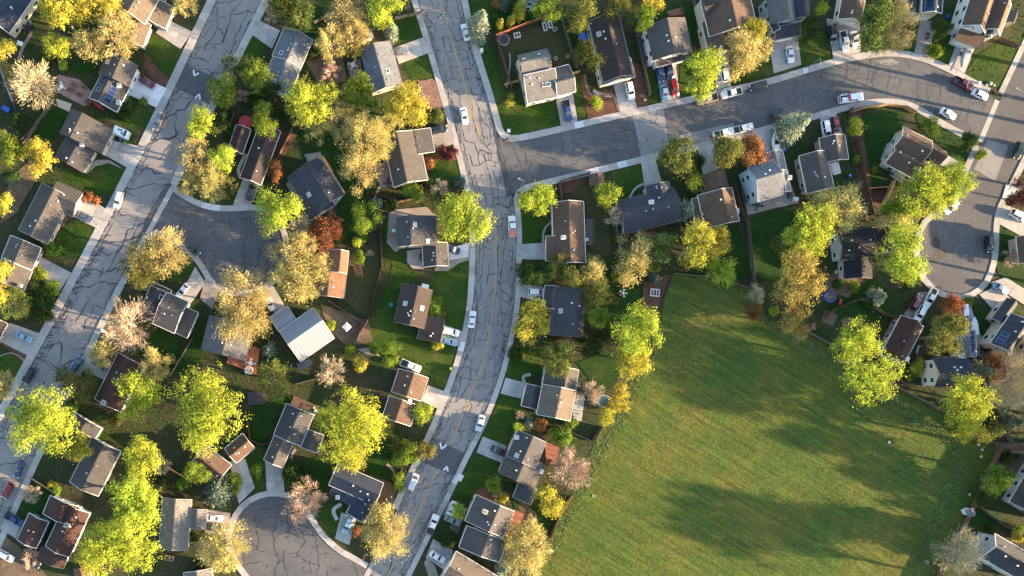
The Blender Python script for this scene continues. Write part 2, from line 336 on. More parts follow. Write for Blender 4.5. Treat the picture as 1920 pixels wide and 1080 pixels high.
# cracks sealed with tar, one net per road
def ribbon(mb, pts, wdt, z):
    P = [Vector((p[0], p[1], 0)) for p in pts]; v = []
    for i, p in enumerate(P):
        d = (P[min(i + 1, len(P) - 1)] - P[max(i - 1, 0)]); d = d.normalized() if d.length > 1e-6 else Vector((1, 0, 0)); nn = Vector((-d.y, d.x, 0)) * wdt * (0.5 + 0.35 * random.uniform(-1, 1))
        v += [(p.x - nn.x, p.y - nn.y, z), (p.x + nn.x, p.y + nn.y, z)]
    mb.add(v, [(2 * i, 2 * i + 2, 2 * i + 3, 2 * i + 1) for i in range(len(P) - 1)])
def wob(a, b, pos, amp, n=5):
    out = []
    for i in range(n + 1):
        t = i / n; e = 0 if i in (0, n) else 1
        x, y = pos(a[0] + (b[0] - a[0]) * t, a[1] + (b[1] - a[1]) * t); out.append((x + e * random.uniform(-amp, amp), y + e * random.uniform(-amp, amp)))
    return out
def crack_net(pos, nu, nv, pl, ptr, wdt, z, amp=0.25, ok=None, vr=(0.0, 1.0), jit=0.38, ur=(0, 1)):
    mb = MB(); nodes = {}
    for i in range(nu + 1):
        for j in range(nv + 1):
            u = ur[0] + (ur[1] - ur[0]) * min(1, max(0, (i + random.uniform(-jit, jit)) / nu)); v = (j + (random.uniform(-jit, jit) if 0 < j < nv else 0)) / nv
            nodes[i, j] = (u, vr[0] + (vr[1] - vr[0]) * v)
    for i in range(nu + 1):
        for j in range(nv + 1):
            for di, dj, pr in ((1, 0, pl), (0, 1, ptr)):
                if (i + di, j + dj) in nodes and random.random() < pr:
                    a = nodes[i, j]; b = nodes[i + di, j + dj]; pts = wob(a, b, pos, amp)
                    if ok and not all(ok(p) for p in pts): continue
                    ribbon(mb, pts, wdt * random.uniform(0.6, 1.35), z)
    return mb
def inside(poly):
    P = [G(*p) for p in poly]
    def f(q):
        c = False; n = len(P)
        for i in range(n):
            x1, y1 = P[i]; x2, y2 = P[(i + 1) % n]
            if (y1 > q[1]) != (y2 > q[1]) and q[0] < (x2 - x1) * (q[1] - y1) / (y2 - y1) + x1: c = not c
        return c
    return f
def join(name, mbs, mat):
    m = MB()
    for k in mbs: m.add(k.v, k.f)
    o = m.build(name, MATS[mat]); o['kind'] = 'stuff'; o['label'] = 'black tar sealed cracks spreading over the asphalt road'
    return o
join('tar_cracks', [crack_net(posL, 26, 2, 0.42, 0.62, 0.27, 0.038, 0.6), crack_net(posL, 44, 4, 0.16, 0.2, 0.2, 0.0384, 0.4),
     crack_net(posL, 110, 2, 0.6, 0.4, 0.15, 0.0388, 0.15, None, (0.015, 0.14)), crack_net(posL, 160, 2, 0.5, 0.35, 0.15, 0.0386, 0.12, None, (0.02, 0.22), ur=(0.45, 0.8)), crack_net(posL, 60, 2, 0.2, 0.2, 0.16, 0.0386, 0.2, None, (0.82, 0.985))], 'sealant')
join('tar_cracks', [crack_net(posM, 64, 6, 0.66, 0.5, 0.15, 0.038, 0.2), crack_net(posM, 80, 2, 0.8, 0.25, 0.16, 0.0384, 0.12, None, (0.01, 0.10)), crack_net(posM, 80, 2, 0.75, 0.25, 0.17, 0.0387, 0.12, None, (0.90, 0.99)), crack_net(posM, 90, 5, 0.2, 0.25, 0.11, 0.0382, 0.2, None, (0.55, 1.0))], 'sealant')
join('tar_cracks', [crack_net(posR, 46, 4, 0.4, 0.62, 0.14, 0.040, 0.35), crack_net(posR, 90, 6, 0.14, 0.14, 0.11, 0.0402, 0.25)], 'sealant')
def gridpos(x0, y0, x1, y1): return lambda u, v: G(x0 + (x1 - x0) * u, y0 + (y1 - y0) * v)
join('tar_cracks', [crack_net(gridpos(260, 340, 540, 550), 10, 8, 0.66, 0.66, 0.19, 0.040, 0.4, inside(C1)), crack_net(gridpos(260, 340, 540, 550), 20, 16, 0.15, 0.15, 0.16, 0.0402, 0.3, inside(C1))], 'sealant')
join('tar_cracks', [crack_net(gridpos(430, 920, 700, 1090), 10, 6, 0.6, 0.6, 0.18, 0.040, 0.5, inside(C2)), crack_net(gridpos(430, 920, 700, 1090), 16, 10, 0.14, 0.14, 0.14, 0.0402, 0.3, inside(C2))], 'sealant')
join('tar_cracks', [crack_net(gridpos(1720, 350, 1870, 560), 13, 18, 0.55, 0.55, 0.11, 0.0402, 0.3, inside(bulb3)), crack_net(posF, 16, 3, 0.3, 0.4, 0.06, 0.040, 0.3)], 'sealant')

# painted markings
def paint_line(name, pts, wm, mat, label, z=0.044):
    mb = MB(); P = [G(*p) for p in resample(smooth(pts), step=14)]; v = []
    for i, p in enumerate(P):
        a = P[max(i - 1, 0)]; b = P[min(i + 1, len(P) - 1)]; d = math.hypot(b[0] - a[0], b[1] - a[1]); nx, ny = -(b[1] - a[1]) / d * wm / 2, (b[0] - a[0]) / d * wm / 2
        v += [(p[0] - nx, p[1] - ny, z), (p[0] + nx, p[1] + ny, z)]
    mb.add(v, [(2 * i, 2 * i + 2, 2 * i + 3, 2 * i + 1) for i in range(len(P) - 1)])
    return tag(mb.build(name, MATS[mat]), label, None, None, 'structure')
def yl(pts):
    for off in (-0.14, 0.14):
        q = []; P = resample(pts, step=20)
        for i, p in enumerate(P):
            a = P[max(i - 1, 0)]; b = P[min(i + 1, len(P) - 1)]; d = math.hypot(b[0] - a[0], b[1] - a[1]); q.append((p[0] - (b[1] - a[1]) / d * off / S, p[1] + (b[0] - a[0]) / d * off / S))
        paint_line('centre_line', q, 0.13, 'paint_yellow', 'double yellow line down the middle of the curving street')
yl([(800, -90), (817, -30), (825, 0), (845, 70), (860, 120), (877, 180), (890, 225), (900, 262)])
yl([(924, 392), (930, 441), (930, 519), (926, 569), (915, 634), (904, 685), (884, 737), (858, 803), (844, 834)])
yl([(822, 880), (799, 927), (779, 972), (730, 1075), (700, 1130)])
def chevron(p, q, r, label):      # open triangle p-q-r, q the tip
    mb = MB()
    def bar(a, b, w0):
        A = Vector((*G(*a), 0)); B = Vector((*G(*b), 0)); d = (B - A).normalized(); nn = Vector((-d.y, d.x, 0)) * w0 / 2
        mb.add([(A - nn).to_tuple(), (B - nn).to_tuple(), (B + nn).to_tuple(), (A + nn).to_tuple()], [(0, 1, 2, 3)])
    bar(p, q, 0.42); bar(q, r, 0.42)
    mb.v = [(x, y, 0.0455) for x, y, z in mb.v]
    tag(mb.build('hump_marking', MATS['paint_white']), label, None, None, 'structure')
chevron((825, 830), (828, 842), (837, 834), 'white arrow mark at the upper edge of the centre speed hump')
chevron((832, 882), (838, 874), (840, 884), 'white arrow mark at the lower edge of the centre speed hump')
chevron((363, 131), (364, 142), (373, 137), 'white arrow mark at the upper edge of the left speed hump')
chevron((366, 184), (374, 176), (375, 187), 'white arrow mark at the lower edge of the left speed hump')

# pavements of separate concrete slabs with a kerb step
def sidewalk(pts, side, wpx, z, label, mat='concrete', step=2.6):
    P = [G(*p) for p in resample(smooth(pts), step=step / S)]
    root = tag(empty('sidewalk', (P[0][0], P[0][1], 0)), label, None, None, 'structure')
    wm = wpx * S; N = []
    for i in range(len(P)):
        a = P[max(i - 1, 0)]; b = P[min(i + 1, len(P) - 1)]; d = math.hypot(b[0] - a[0], b[1] - a[1]); N.append((-(b[1] - a[1]) / d * side, (b[0] - a[0]) / d * side))
    ox, oy = P[0]
    for i in range(len(P) - 1):
        mb = MB(); g = 0.02; q = []
        for k, nn in ((i, N[i]), (i + 1, N[i + 1])):
            t = g if k == i else -g; dx, dy = P[i + 1][0] - P[i][0], P[i + 1][1] - P[i][1]; d = math.hypot(dx, dy)
            bx, by = P[k][0] + dx / d * t - ox, P[k][1] + dy / d * t - oy
            q.append(((bx, by), (bx + nn[0] * wm, by + nn[1] * wm)))
        pts4 = [q[0][0], q[1][0], q[1][1], q[0][1]]
        if side < 0: pts4 = pts4[::-1]
        mb.prism(pts4, 0.0, z + random.uniform(-0.006, 0.006))
        mb.build('slab', MATS['concrete_new' if random.random() < 0.03 else mat], root)
sidewalk(L_left, -1, 15, 0.140, 'concrete walk on the left side of the left street')
sidewalk(L_right[:7], 1, 14, 0.142, 'concrete walk along the upper right side of the left street')
sidewalk(L_right[7:], 1, 12, 0.144, 'concrete walk along the lower right side of the left street')
sidewalk(M_left[:20], -1, 11, 0.146, 'concrete walk on the left side of the curving centre street')
sidewalk(M_right[:7] + [(931, 245)], 1, 12, 0.148, 'concrete walk on the right of the centre street above the junction')
sidewalk([(962, 372), (968, 416), (969, 457), (967, 530), (965, 575), (952, 641), (939, 696), (919, 753), (897, 805), (869, 857), (851, 896), (825, 950), (796, 1007), (735, 1130)], 1, 10, 0.150, 'concrete walk on the right of the centre street below the junction')
sidewalk([(930, 243), (936, 255), (946, 263), (960, 267), (985, 263)] + R_up[4:-1], 1, 12, 0.152, 'concrete walk on the upper side of the right hand road')
sidewalk([(962, 374), (964, 362), (972, 352), (985, 346)] + R_low[3:-1], -1, 12, 0.154, 'concrete walk on the lower side of the right hand road')
sidewalk(FR_left[:4], 1, 10, 0.156, 'concrete walk beside the road at the upper right corner') if False else None
sidewalk([(1985, -50), (1940, 52), (1905, 125), (1880, 178)], -1, 10, 0.156, 'concrete walk beside the road at the upper right corner')
sidewalk([(1836, 275), (1808, 338), (1799, 366), (1795, 378), (1769, 392), (1748, 410), (1735, 423), (1727, 440), (1722, 468), (1727, 498), (1735, 519), (1747, 533), (1764, 545), (1783, 552), (1805, 553), (1826, 545), (1843, 530), (1855, 505), (1862, 470), (1861, 430), (1866, 392), (1883, 361), (1901, 327), (1917, 294), (1950, 222)], -1, 11, 0.158, 'concrete walk curving round the right hand turning circle')
sidewalk([(318, 352), (322, 359), (350, 377), (376, 390), (406, 396), (440, 397), (475, 393), (505, 400), (525, 425), (533, 460), (528, 495), (512, 522), (490, 538), (460, 546), (430, 545), (405, 533), (392, 512), (376, 485), (352, 460), (320, 440), (293, 427), (276, 440)], 1, 11, 0.160, 'concrete walk round the dark turning circle by the left street')
sidewalk([(500, 1130), (468, 1079), (453, 1062), (440, 1041), (433, 1010), (436, 990), (443, 975), (452, 959), (468, 944), (489, 933), (515, 929), (540, 934), (562, 950), (582, 979), (595, 1000), (613, 1020), (639, 1041), (660, 1051), (686, 1066)], 1, 11, 0.162, 'concrete walk round the turning circle at the bottom')
flat('gutter_strip', [(1866, 186), (1874, 190), (1842, 268), (1833, 264)], 'concrete', 0.046, 'concrete gutter strip crossing the road mouth at the right')
flat('gutter_strip', [(319, 350), (326, 357), (281, 440), (272, 438)], 'concrete', 0.0465, 'concrete gutter strip across the turning circle mouth at the left')
flat('gutter_strip', [(688, 1068), (697, 1055), (702, 1058), (666, 1140), (655, 1135)], 'concrete', 0.047, 'concrete gutter strip across the turning circle mouth at the bottom')

# the park
m, n, l, b = node_mat('field'); co = world_co(n)
mp = n.new('ShaderNodeMapping'); mp.inputs['Rotation'].default_value = (0, 0, math.radians(31)); l.new(co, mp.inputs['Vector'])
mp2 = n.new('ShaderNodeMapping'); mp2.inputs['Scale'].default_value = (0.06, 1.0, 1.0); l.new(mp.outputs[0], mp2.inputs['Vector'])
st = noise(n, l, mp2.outputs[0], 1.0, 4, 0.72); f1 = noise(n, l, co, 0.055, 8, 0.72); f2 = noise(n, l, co, 1.6, 5, 0.75); f3 = noise(n, l, co, 0.35, 4, 0.7)
c1 = ramp(n, l, f1, [(0.30, (0.036, 0.066, 0.016)), (0.48, (0.056, 0.081, 0.019)), (0.58, (0.080, 0.087, 0.021)), (0.70, (0.112, 0.099, 0.029))])
c2 = ramp(n, l, st, [(0.32, (0.66,) * 3), (0.68, (1.34, 1.34, 1.2))]); c3 = ramp(n, l, f2, [(0.28, (0.62,) * 3), (0.72, (1.38,) * 3)]); c4 = ramp(n, l, f3, [(0.3, (0.86, 0.84, 0.9)), (0.7, (1.14, 1.12, 1.0))])
l.new(mixc(n, l, 1.0, mixc(n, l, 1.0, mixc(n, l, 1.0, c1, c2, 'MULTIPLY'), c3, 'MULTIPLY'), c4, 'MULTIPLY'), b.inputs['Base Color'])
b.inputs['Roughness'].default_value = 1.0; b.inputs['Specular IOR Level'].default_value = 0.1
ad = n.new('ShaderNodeMath'); ad.operation = 'MULTIPLY_ADD'; ad.inputs[1].default_value = 0.8; l.new(st, ad.inputs[0]); l.new(f2, ad.inputs[2]); bump(n, l, ad.outputs[0], b, 0.75, 0.25)
MATS['field'] = m
PARK = [(1245, 560), (1262, 512), (1340, 518), (1417, 545), (1440, 600), (1520, 628), (1572, 656), (1665, 719), (1779, 779), (1845, 834), (1871, 838), (1820, 950), (1763, 1072), (1725, 1150), (965, 1150), (998, 1080), (1031, 1007), (1046, 966), (1069, 930), (1108, 847), (1130, 800), (1165, 760), (1185, 705), (1230, 660)]
flat('park_lawn', PARK, 'field', 0.046, 'wide mown park lawn with long tree shadows')
# ---------------------------------------------------------------- builders: houses
def slope_box(mb, A, B, C, D, th):
    """slab over quad A,B,C,D (counter-clockwise seen from above), thickness th downward"""
    q = [Vector(p) for p in (A, B, C, D)]; t = Vector((0, 0, th))
    mb.hexa([p - t for p in q] + q)

class House:
    def __init__(s, label, wall, trim='white', group='houses along the streets', name='house', cat='house'):
        s.label = label; s.wall = wall; s.trim = trim; s.blocks = []; s.items = []; s.group = group; s.name = name; s.cat = cat
    def block(s, p0, p1, p2, ez, rise, roof, t=0.5, kind='gable', garage=None, win=True, trim=True, wall=None, hip=0.0):
        A = Vector((*W3(*p0, ez), 0)); B = Vector((*W3(*p1, ez), 0)); C = Vector((*W3(*p2, ez), 0))
        u = (B - A); L = u.length; u = u / L; d = C - B; v = d - u * d.dot(u); Wd = v.length; v = v / Wd
        rise = rise * 1.22
        s.blocks.append(dict(A=A, u=u, v=v, L=L, W=Wd, ez=ez, rise=rise, roof=roof, t=t, kind=kind, garage=garage, win=win, trim=trim, wall=wall or s.wall, hip=hip)); return s
    def skylight(s, *pts, mat='glass_win'): s.items += [('skylight', p, mat) for p in pts]; return s
    def cooler(s, *pts): s.items += [('cooler', p, 'white') for p in pts]; return s
    def chimney(s, px, py, h=1.5, w=0.9, mat='brick', ground=False): s.items.append(('chimney', (px, py), (h, w, mat, ground))); return s
    def solar(s, *quads): s.items += [('solar', q, None) for q in quads]; return s
    @staticmethod
    def zr(b, v):
        t = b['t'] * b['W']
        if b['kind'] == 'shed': return b['ez'] + b['rise'] * (1 - v / b['W'])
        return b['ez'] + b['rise'] * (v / t if v < t else (b['W'] - v) / (b['W'] - t))
    def locate(s, px, py):
        """top-most roof point seen at a pixel"""
        best = None
        for b in s.blocks:
            z = b['ez'] + b['rise'] * 0.5
            for _ in range(4):
                p = Vector((*W3(px, py, z), 0)); r = p - b['A']; uu, vv = r.dot(b['u']), r.dot(b['v'])
                z = s.zr(b, min(max(vv, 0), b['W']))
            if -0.3 < uu < b['L'] + 0.3 and -0.3 < vv < b['W'] + 0.3 and (best is None or z > best[0]): best = (z, b, uu, vv, p)
        return best
    def build(s):
        c = sum((b['A'] + b['u'] * b['L'] / 2 + b['v'] * b['W'] / 2 for b in s.blocks), Vector()) / len(s.blocks)
        root = tag(empty(s.name, (c.x, c.y, 0)), s.label, s.cat, s.group)
        for b in s.blocks: b['o'] = b['A'] - c
        rs = random.Random(s.label)
        for b in s.blocks:
            o, u, v, L, Wd, ez, rise = b['o'], b['u'], b['v'], b['L'], b['W'], b['ez'], b['rise']
            flip = u.cross(v).z < 0
            def P(a, c_, z): q = o + u * a + v * c_; return (q.x, q.y, z)
            # roof
            mb = MB(); th = 0.16; hp = b['hip'] * Wd
            def quad(A, B, C, D): slope_box(mb, *((A, B, C, D) if not flip else (D, C, B, A)), th)
            if b['kind'] == 'shed': quad(P(0, 0, ez + rise), P(L, 0, ez + rise), P(L, Wd, ez), P(0, Wd, ez))
            else:
                t = b['t'] * Wd
                quad(P(0, 0, ez), P(L, 0, ez), P(L - hp, t, ez + rise), P(hp, t, ez + rise)); quad(P(hp, t, ez + rise), P(L - hp, t, ez + rise), P(L, Wd, ez), P(0, Wd, ez))
                if hp > 0:
                    for e0, e1 in ((0, hp), (L, L - hp)):
                        q = [Vector(P(e0, 0, ez)), Vector(P(e0, Wd, ez)), Vector(P(e1, t, ez + rise))]; dn = Vector((0, 0, th))
                        if (q[1] - q[0]).cross(q[2] - q[0]).z < 0: q = [q[0], q[2], q[1]]
                        mb.add([x - dn for x in q] + q, [(2, 1, 0), (3, 4, 5), (0, 1, 4, 3), (1, 2, 5, 4), (2, 0, 3, 5)])
            rf = mb.build('roof', MATS['roof_' + b['roof']], root)
            if b['roof'] == 'metal':
                k = 0.0
                while k < L:
                    m2 = MB()
                    segs = [((0, ez + rise), (Wd, ez))] if b['kind'] == 'shed' else [((0, ez), (b['t'] * Wd, ez + rise)), ((b['t'] * Wd, ez + rise), (Wd, ez))]
                    for (v0, z0), (v1, z1) in segs: m2.beam(P(k + 0.03, v0, z0 + 0.005), P(k + 0.03, v1, z1 + 0.005), 0.20, 0.14)
                    m2.build('seam', MATS['roof_metal'], rf); k += 0.95
            elif b['kind'] != 'shed' and b['roof'] != 'canvas':
                m2 = MB(); t = b['t'] * Wd; m2.beam(P(hp, t, ez + rise - 0.03), P(L - hp, t, ez + rise - 0.03), 0.26, 0.06); m2.build('ridge_cap', MATS['roof_' + b['roof']], rf)
            # walls
            i = 0.38; mb = MB(); zt = lambda q: s.zr(b, q) - th - 0.02
            prof = [(i, 0), (Wd - i, 0), (Wd - i, zt(Wd - i))] + ([(b['t'] * Wd, zt(b['t'] * Wd))] if b['kind'] != 'shed' and not hp else []) + [(i, zt(i))]
            n = len(prof); V = [P(i, a, z) for a, z in prof] + [P(L - i, a, z) for a, z in prof]
            F = [tuple(range(n)), tuple(range(2 * n - 1, n - 1, -1))] + [(k, n + k, n + (k + 1) % n, (k + 1) % n) for k in range(n)]
            if not flip: F = [f[::-1] for f in F]
            mb.add(V, F); wl = mb.build('wall', MATS['wall_' + b['wall']], root)
            # boards and gutters along the roof edges
            if b['trim']:
                mb = MB(); g = 0.12; k = 0.04
                zt0 = ez + rise if b['kind'] == 'shed' else ez
                mb.beam(P(-k, -g / 2 - .01, zt0 - 0.20), P(L + k, -g / 2 - .01, zt0 - 0.20), g, 0.21); mb.beam(P(-k, Wd + g / 2 + .01, ez - 0.20), P(L + k, Wd + g / 2 + .01, ez - 0.20), g, 0.21)
                if not hp:
                    segs = [(0, Wd)] if b['kind'] == 'shed' else [(0, b['t'] * Wd), (b['t'] * Wd, Wd)]
                    for e in (-0.08, L + 0.08):
                        for v0, v1 in segs: mb.beam(P(e, v0, s.zr(b, v0) - 0.2), P(e, v1, s.zr(b, v1) - 0.2), 0.10, 0.22)
                mb.build('gutter', MATS[rs.choice(['white', 'offwhite', 'offwhite', 'canvas_grey', 'wood_grey'])], root)
            # windows and garage door on the walls one can see from the air
            def blocked(q, z):
                for b2 in s.blocks:
                    if b2 is b: continue
                    r = q - b2['o']; a, c_ = r.dot(b2['u']), r.dot(b2['v'])
                    if -0.1 < a < b2['L'] + 0.1 and -0.1 < c_ < b2['W'] + 0.1 and b2['ez'] + 0.2 > z - 0.7: return True
                return False
            nad = Vector((NX, NY, 0)) - c
            for side in range(4):
                if side in (0, 2): base = (lambda q, e=(i if side == 0 else Wd - i): o + u * q + v * e); nrm = -v if side == 0 else v; ln = L; along = u
                else: base = (lambda q, e=(i if side == 3 else L - i): o + v * q + u * e); nrm = -u if side == 3 else u; ln = Wd; along = v
                mid = base(ln / 2)
                if b['garage'] == side:
                    gw = min(4.9, ln - 1.6); d = mid + nrm * 0.03
                    m2 = MB(); m2.hexa([tuple(d - along * gw / 2 - nrm * .05 + Vector((0, 0, .02))), tuple(d + along * gw / 2 - nrm * .05 + Vector((0, 0, .02))), tuple(d + along * gw / 2 + nrm * .05 + Vector((0, 0, .02))), tuple(d - along * gw / 2 + nrm * .05 + Vector((0, 0, .02))),
                        tuple(d - along * gw / 2 - nrm * .05 + Vector((0, 0, 2.15))), tuple(d + along * gw / 2 - nrm * .05 + Vector((0, 0, 2.15))), tuple(d + along * gw / 2 + nrm * .05 + Vector((0, 0, 2.15))), tuple(d - along * gw / 2 + nrm * .05 + Vector((0, 0, 2.15)))])
                    m2.build('garage_door', MATS['offwhite'], root); continue
                if not b['win'] or nrm.dot(nad - mid) < 15: continue
                for zc in ([1.5, 3.9] if ez > 4.3 else [1.5]):
                    k = max(1, int(ln / 3.6))
                    for j in range(k):
                        q = base(ln * (j + 0.5) / k) + nrm * 0.03
                        if blocked(q + nrm * 0.2, zc): continue
                        for nm, hw, hh, dp, mt, par in (('window', 0.75, 0.68, 0.05, s.trim, root), ('pane', 0.62, 0.56, 0.075, 'glass_win', None)):
                            m2 = MB(); zz = Vector((0, 0, zc)); a0, a1 = along * hw, nrm * dp; h0 = Vector((0, 0, hh))
                            m2.hexa([tuple(q + zz - a0 - a1 - h0), tuple(q + zz + a0 - a1 - h0), tuple(q + zz + a0 + a1 - h0), tuple(q + zz - a0 + a1 - h0), tuple(q + zz - a0 - a1 + h0), tuple(q + zz + a0 - a1 + h0), tuple(q + zz + a0 + a1 + h0), tuple(q + zz - a0 + a1 + h0)])
                            ob = m2.build(nm, MATS[mt], par or last)
                            last = ob
            # vent pipes
            if b['roof'] != 'metal' and L > 6 and Wd > 5 and ez > 2.6 and s.name == 'house':
                for j in range(rs.choice([2, 3, 4, 5])):
                    a = L * rs.uniform(0.12, 0.88); c_ = (b['t'] * Wd if b['kind'] != 'shed' else 0.3 * Wd) + rs.choice([-1, 1]) * rs.uniform(0.5, 0.5 + Wd * 0.12); c_ = min(max(c_, 0.4), Wd - 0.4)
                    q = o + u * a + v * c_; z = s.zr(b, c_); m2 = MB()
                    if rs.random() < 0.55: m2.box(q.x - .2, q.y - .2, z - .15, q.x + .2, q.y + .2, z + .22)
                    else: m2.tube((q.x, q.y, z - .15), (q.x, q.y, z + .5), .11, .11, 7); m2.tube((q.x, q.y, z + .45), (q.x, q.y, z + .56), .2, .2, 7)
                    m2.build('roof_vent', MATS[rs.choice(['white', 'steel', 'offwhite', 'steel'])], root)
        for kind, p, arg in s.items:
            hit = s.locate(*(p if kind != 'solar' else p[0]))
            if hit is None: continue
            z, b, a, c_, q = hit; q = q - c; q.z = 0; u, v = b['u'], b['v']
            t = b['t'] * b['W']; sl_ = (-b['rise'] / b['W']) if b['kind'] == 'shed' else (b['rise'] / t if c_ < t else -b['rise'] / (b['W'] - t))
            ev = Vector((v.x, v.y, sl_)).normalized(); eu = u; en = eu.cross(ev); en = en if en.z > 0 else -en
            def slab(mb, a0, a1, c0, c1, h0, h1):
                o3 = Vector((b['o'].x, b['o'].y, 0))
                def R(aa, cc, hh): return (o3 + eu * aa + v * cc + Vector((0, 0, s.zr(b, min(max(cc, 0), b['W'])))) + en * hh).to_tuple()
                pts = [(a0, c0), (a1, c0), (a1, c1), (a0, c1)]
                if eu.cross(v).z < 0: pts = pts[::-1]
                mb.hexa([R(*x, h0) for x in pts] + [R(*x, h1) for x in pts])
            if kind == 'skylight':
                m2 = MB(); slab(m2, a - .62, a + .62, c_ - .5, c_ + .5, -.1, .14); f_ = m2.build('skylight', MATS['offwhite'], root)
                m2 = MB(); slab(m2, a - .48, a + .48, c_ - .37, c_ + .37, .05, .17); m2.build('pane', MATS[arg], f_)
            elif kind == 'cooler':
                m2 = MB(); m2.box(q.x - .55, q.y - .55, z - .2, q.x + .55, q.y + .55, z + .85); k_ = m2.build('roof_cooler', MATS['offwhite'], root)
                m2 = MB(); m2.box(q.x - .4, q.y - .4, z + .85, q.x + .4, q.y + .4, z + .93); m2.build('lid', MATS['steel'], k_)
            elif kind == 'chimney':
                h, wd, mt, gnd = arg; m2 = MB(); top = z + h
                def rect(hw, z0, z1):
                    pts = [q - u * hw - v * hw, q + u * hw - v * hw, q + u * hw + v * hw, q - u * hw + v * hw]
                    if u.cross(v).z < 0: pts = pts[::-1]
                    m2.hexa([(p_.x, p_.y, z0) for p_ in pts] + [(p_.x, p_.y, z1) for p_ in pts])
                rect(wd / 2, 0.0 if gnd else z - .8, top); k_ = m2.build('chimney', MATS[mt], root)
                m2 = MB(); rect(wd / 2 + .1, top + .002, top + .14); m2.build('chimney_cap', MATS['concrete'], k_); m2 = MB(); m2.tube((q.x, q.y, top + .14), (q.x, q.y, top + .5), .18, .15, 8); m2.build('flue', MATS['black'], k_)
            elif kind == 'solar':
                _, nu_, nv_ = p; pw, ph = 1.75, 1.08
                for i_ in range(nu_):
                    for j_ in range(nv_):
                        a0 = a + (i_ - nu_ / 2) * (ph + .03); c0 = c_ + (j_ - nv_ / 2) * (pw + .03) * 0.95
                        if a0 < .1 or a0 + ph > b['L'] - .1 or c0 < .1 or c0 + pw * .95 > b['W'] - .1: continue
                        if b['kind'] != 'shed' and (c0 - t) * (c0 + pw * .95 - t) < 0: continue
                        m2 = MB(); slab(m2, a0, a0 + ph, c0, c0 + pw * .95, .06, .10); f_ = m2.build('solar_panel', MATS['steel'], root)
                        m2 = MB(); slab(m2, a0 + .03, a0 + ph - .03, c0 + .03, c0 + pw * .95 - .03, .08, .105); m2.build('cells', MATS['solar'], f_)
        return root
plain('solar', (0.012, 0.030, 0.085), 0.12, 0.1, 0.2, 0.6)

# ---------------------------------------------------------------- builders: trees
def rand_dirs(n):
    d = rng.normal(size=(n, 3)); return d / np.linalg.norm(d, axis=1, keepdims=True)
def quads_at(C, nrm, sz, asp=1.0, axis=None):
    """leaf quads centred at C facing nrm"""
    n = len(C); r = rand_dirs(n) if axis is None else axis
    a = r - nrm * (r * nrm).sum(1, keepdims=True) if axis is None else r
    a /= np.linalg.norm(a, axis=1, keepdims=True) + 1e-9
    b = np.cross(nrm, a); b /= np.linalg.norm(b, axis=1, keepdims=True) + 1e-9
    a = a * sz[:, None] / 2; b = b * (sz * asp)[:, None] / 2
    return np.stack([C - a * 1.0, C - b * 0.9 + a * 0.1, C + a * 1.0, C + b * 0.9 + a * 0.1], axis=1)

def leafy_crown(rx, ry, zc, rz, dens=1.0, leaf=0.55, lob=None):
    R = (rx + ry) / 2; nl = lob or int(7 + R * 1.5)
    th = rng.uniform(0, 2 * np.pi, nl); rr = np.sqrt(rng.uniform(0.05, 1, nl)) * 0.68; zz = rng.uniform(-0.55, 0.75, nl) * (1 - rr * 0.55)
    LC = np.stack([rr * np.cos(th) * rx * 1.1, rr * np.sin(th) * ry * 1.1, zc + zz * rz], 1); LR = rng.uniform(0.26, 0.46, nl) * R
    w_ = LR ** 2 / (LR ** 2).sum()
    ncl = int(min(1000, dens * 20.0 * R ** 1.5 + 30)); per = 22
    li = rng.choice(nl, ncl, p=w_); d = rand_dirs(ncl); d[:, 2] = np.where(d[:, 2] < -0.35, -d[:, 2], d[:, 2])
    CC = LC[li] + d * (LR[li] * np.where(rng.uniform(size=ncl) < 0.14, rng.uniform(1.15, 1.5, ncl), rng.uniform(0.62, 1.1, ncl)))[:, None] * np.array([1, 1, 0.9])
    cs = rng.uniform(0.34, 0.62, ncl) * (0.6 + 0.09 * min(R, 6))
    n = ncl * per; ci = np.repeat(np.arange(ncl), per)
    off = rng.normal(size=(n, 3)) * cs[ci][:, None] * np.array([1, 1, 0.8])
    C = CC[ci] + off; nr = d[ci] * 0.9 + off / (cs[ci][:, None] + 1e-6) * 0.35 + rand_dirs(n) * 0.6 + np.array([0, 0, 0.25])
    nr /= np.linalg.norm(nr, axis=1, keepdims=True)
    return quads_at(C, nr, rng.uniform(0.65, 1.25, n) * leaf, 0.75), LC

def twig_crown(rx, ry, zc, rz, dens=1.0, ln=0.75, wd=0.17, bare=False):
    """open crown: fine sprays that point away from the trunk, gathered along hidden limbs"""
    R = (rx + ry) / 2; nl = int(16 + R * 5)
    d = rand_dirs(nl); d[:, 2] = np.abs(d[:, 2]) * 0.95 - 0.18
    k = rng.uniform(0.42, 0.98, nl)[:, None]
    LC = np.array([0, 0, zc - rz * 0.45]) + d * k * np.array([rx, ry, rz * 1.4]); LR = rng.uniform(0.15, 0.27, nl) * R
    n = int(min(13000, dens * ((85 if bare else 125) * R * R + 500))); li = rng.choice(nl, n)
    off = rng.normal(size=(n, 3)) * 0.55; C = LC[li] + off * LR[li][:, None]
    base = np.array([0, 0, zc - rz * 0.9]); ax = C - base; ax[:, 0] /= rx; ax[:, 1] /= ry; ax[:, 2] /= max(rz, .1) * 1.6
    ax /= np.linalg.norm(ax, axis=1, keepdims=True) + 1e-9; ax += rand_dirs(n) * (0.38 if bare else 0.6); ax /= np.linalg.norm(ax, axis=1, keepdims=True)
    nr = np.cross(ax, rand_dirs(n)); nr /= np.linalg.norm(nr, axis=1, keepdims=True) + 1e-9
    sz = rng.uniform(0.6, 1.3, n) * ln
    return quads_at(C, nr, sz, wd / ln, ax), LC

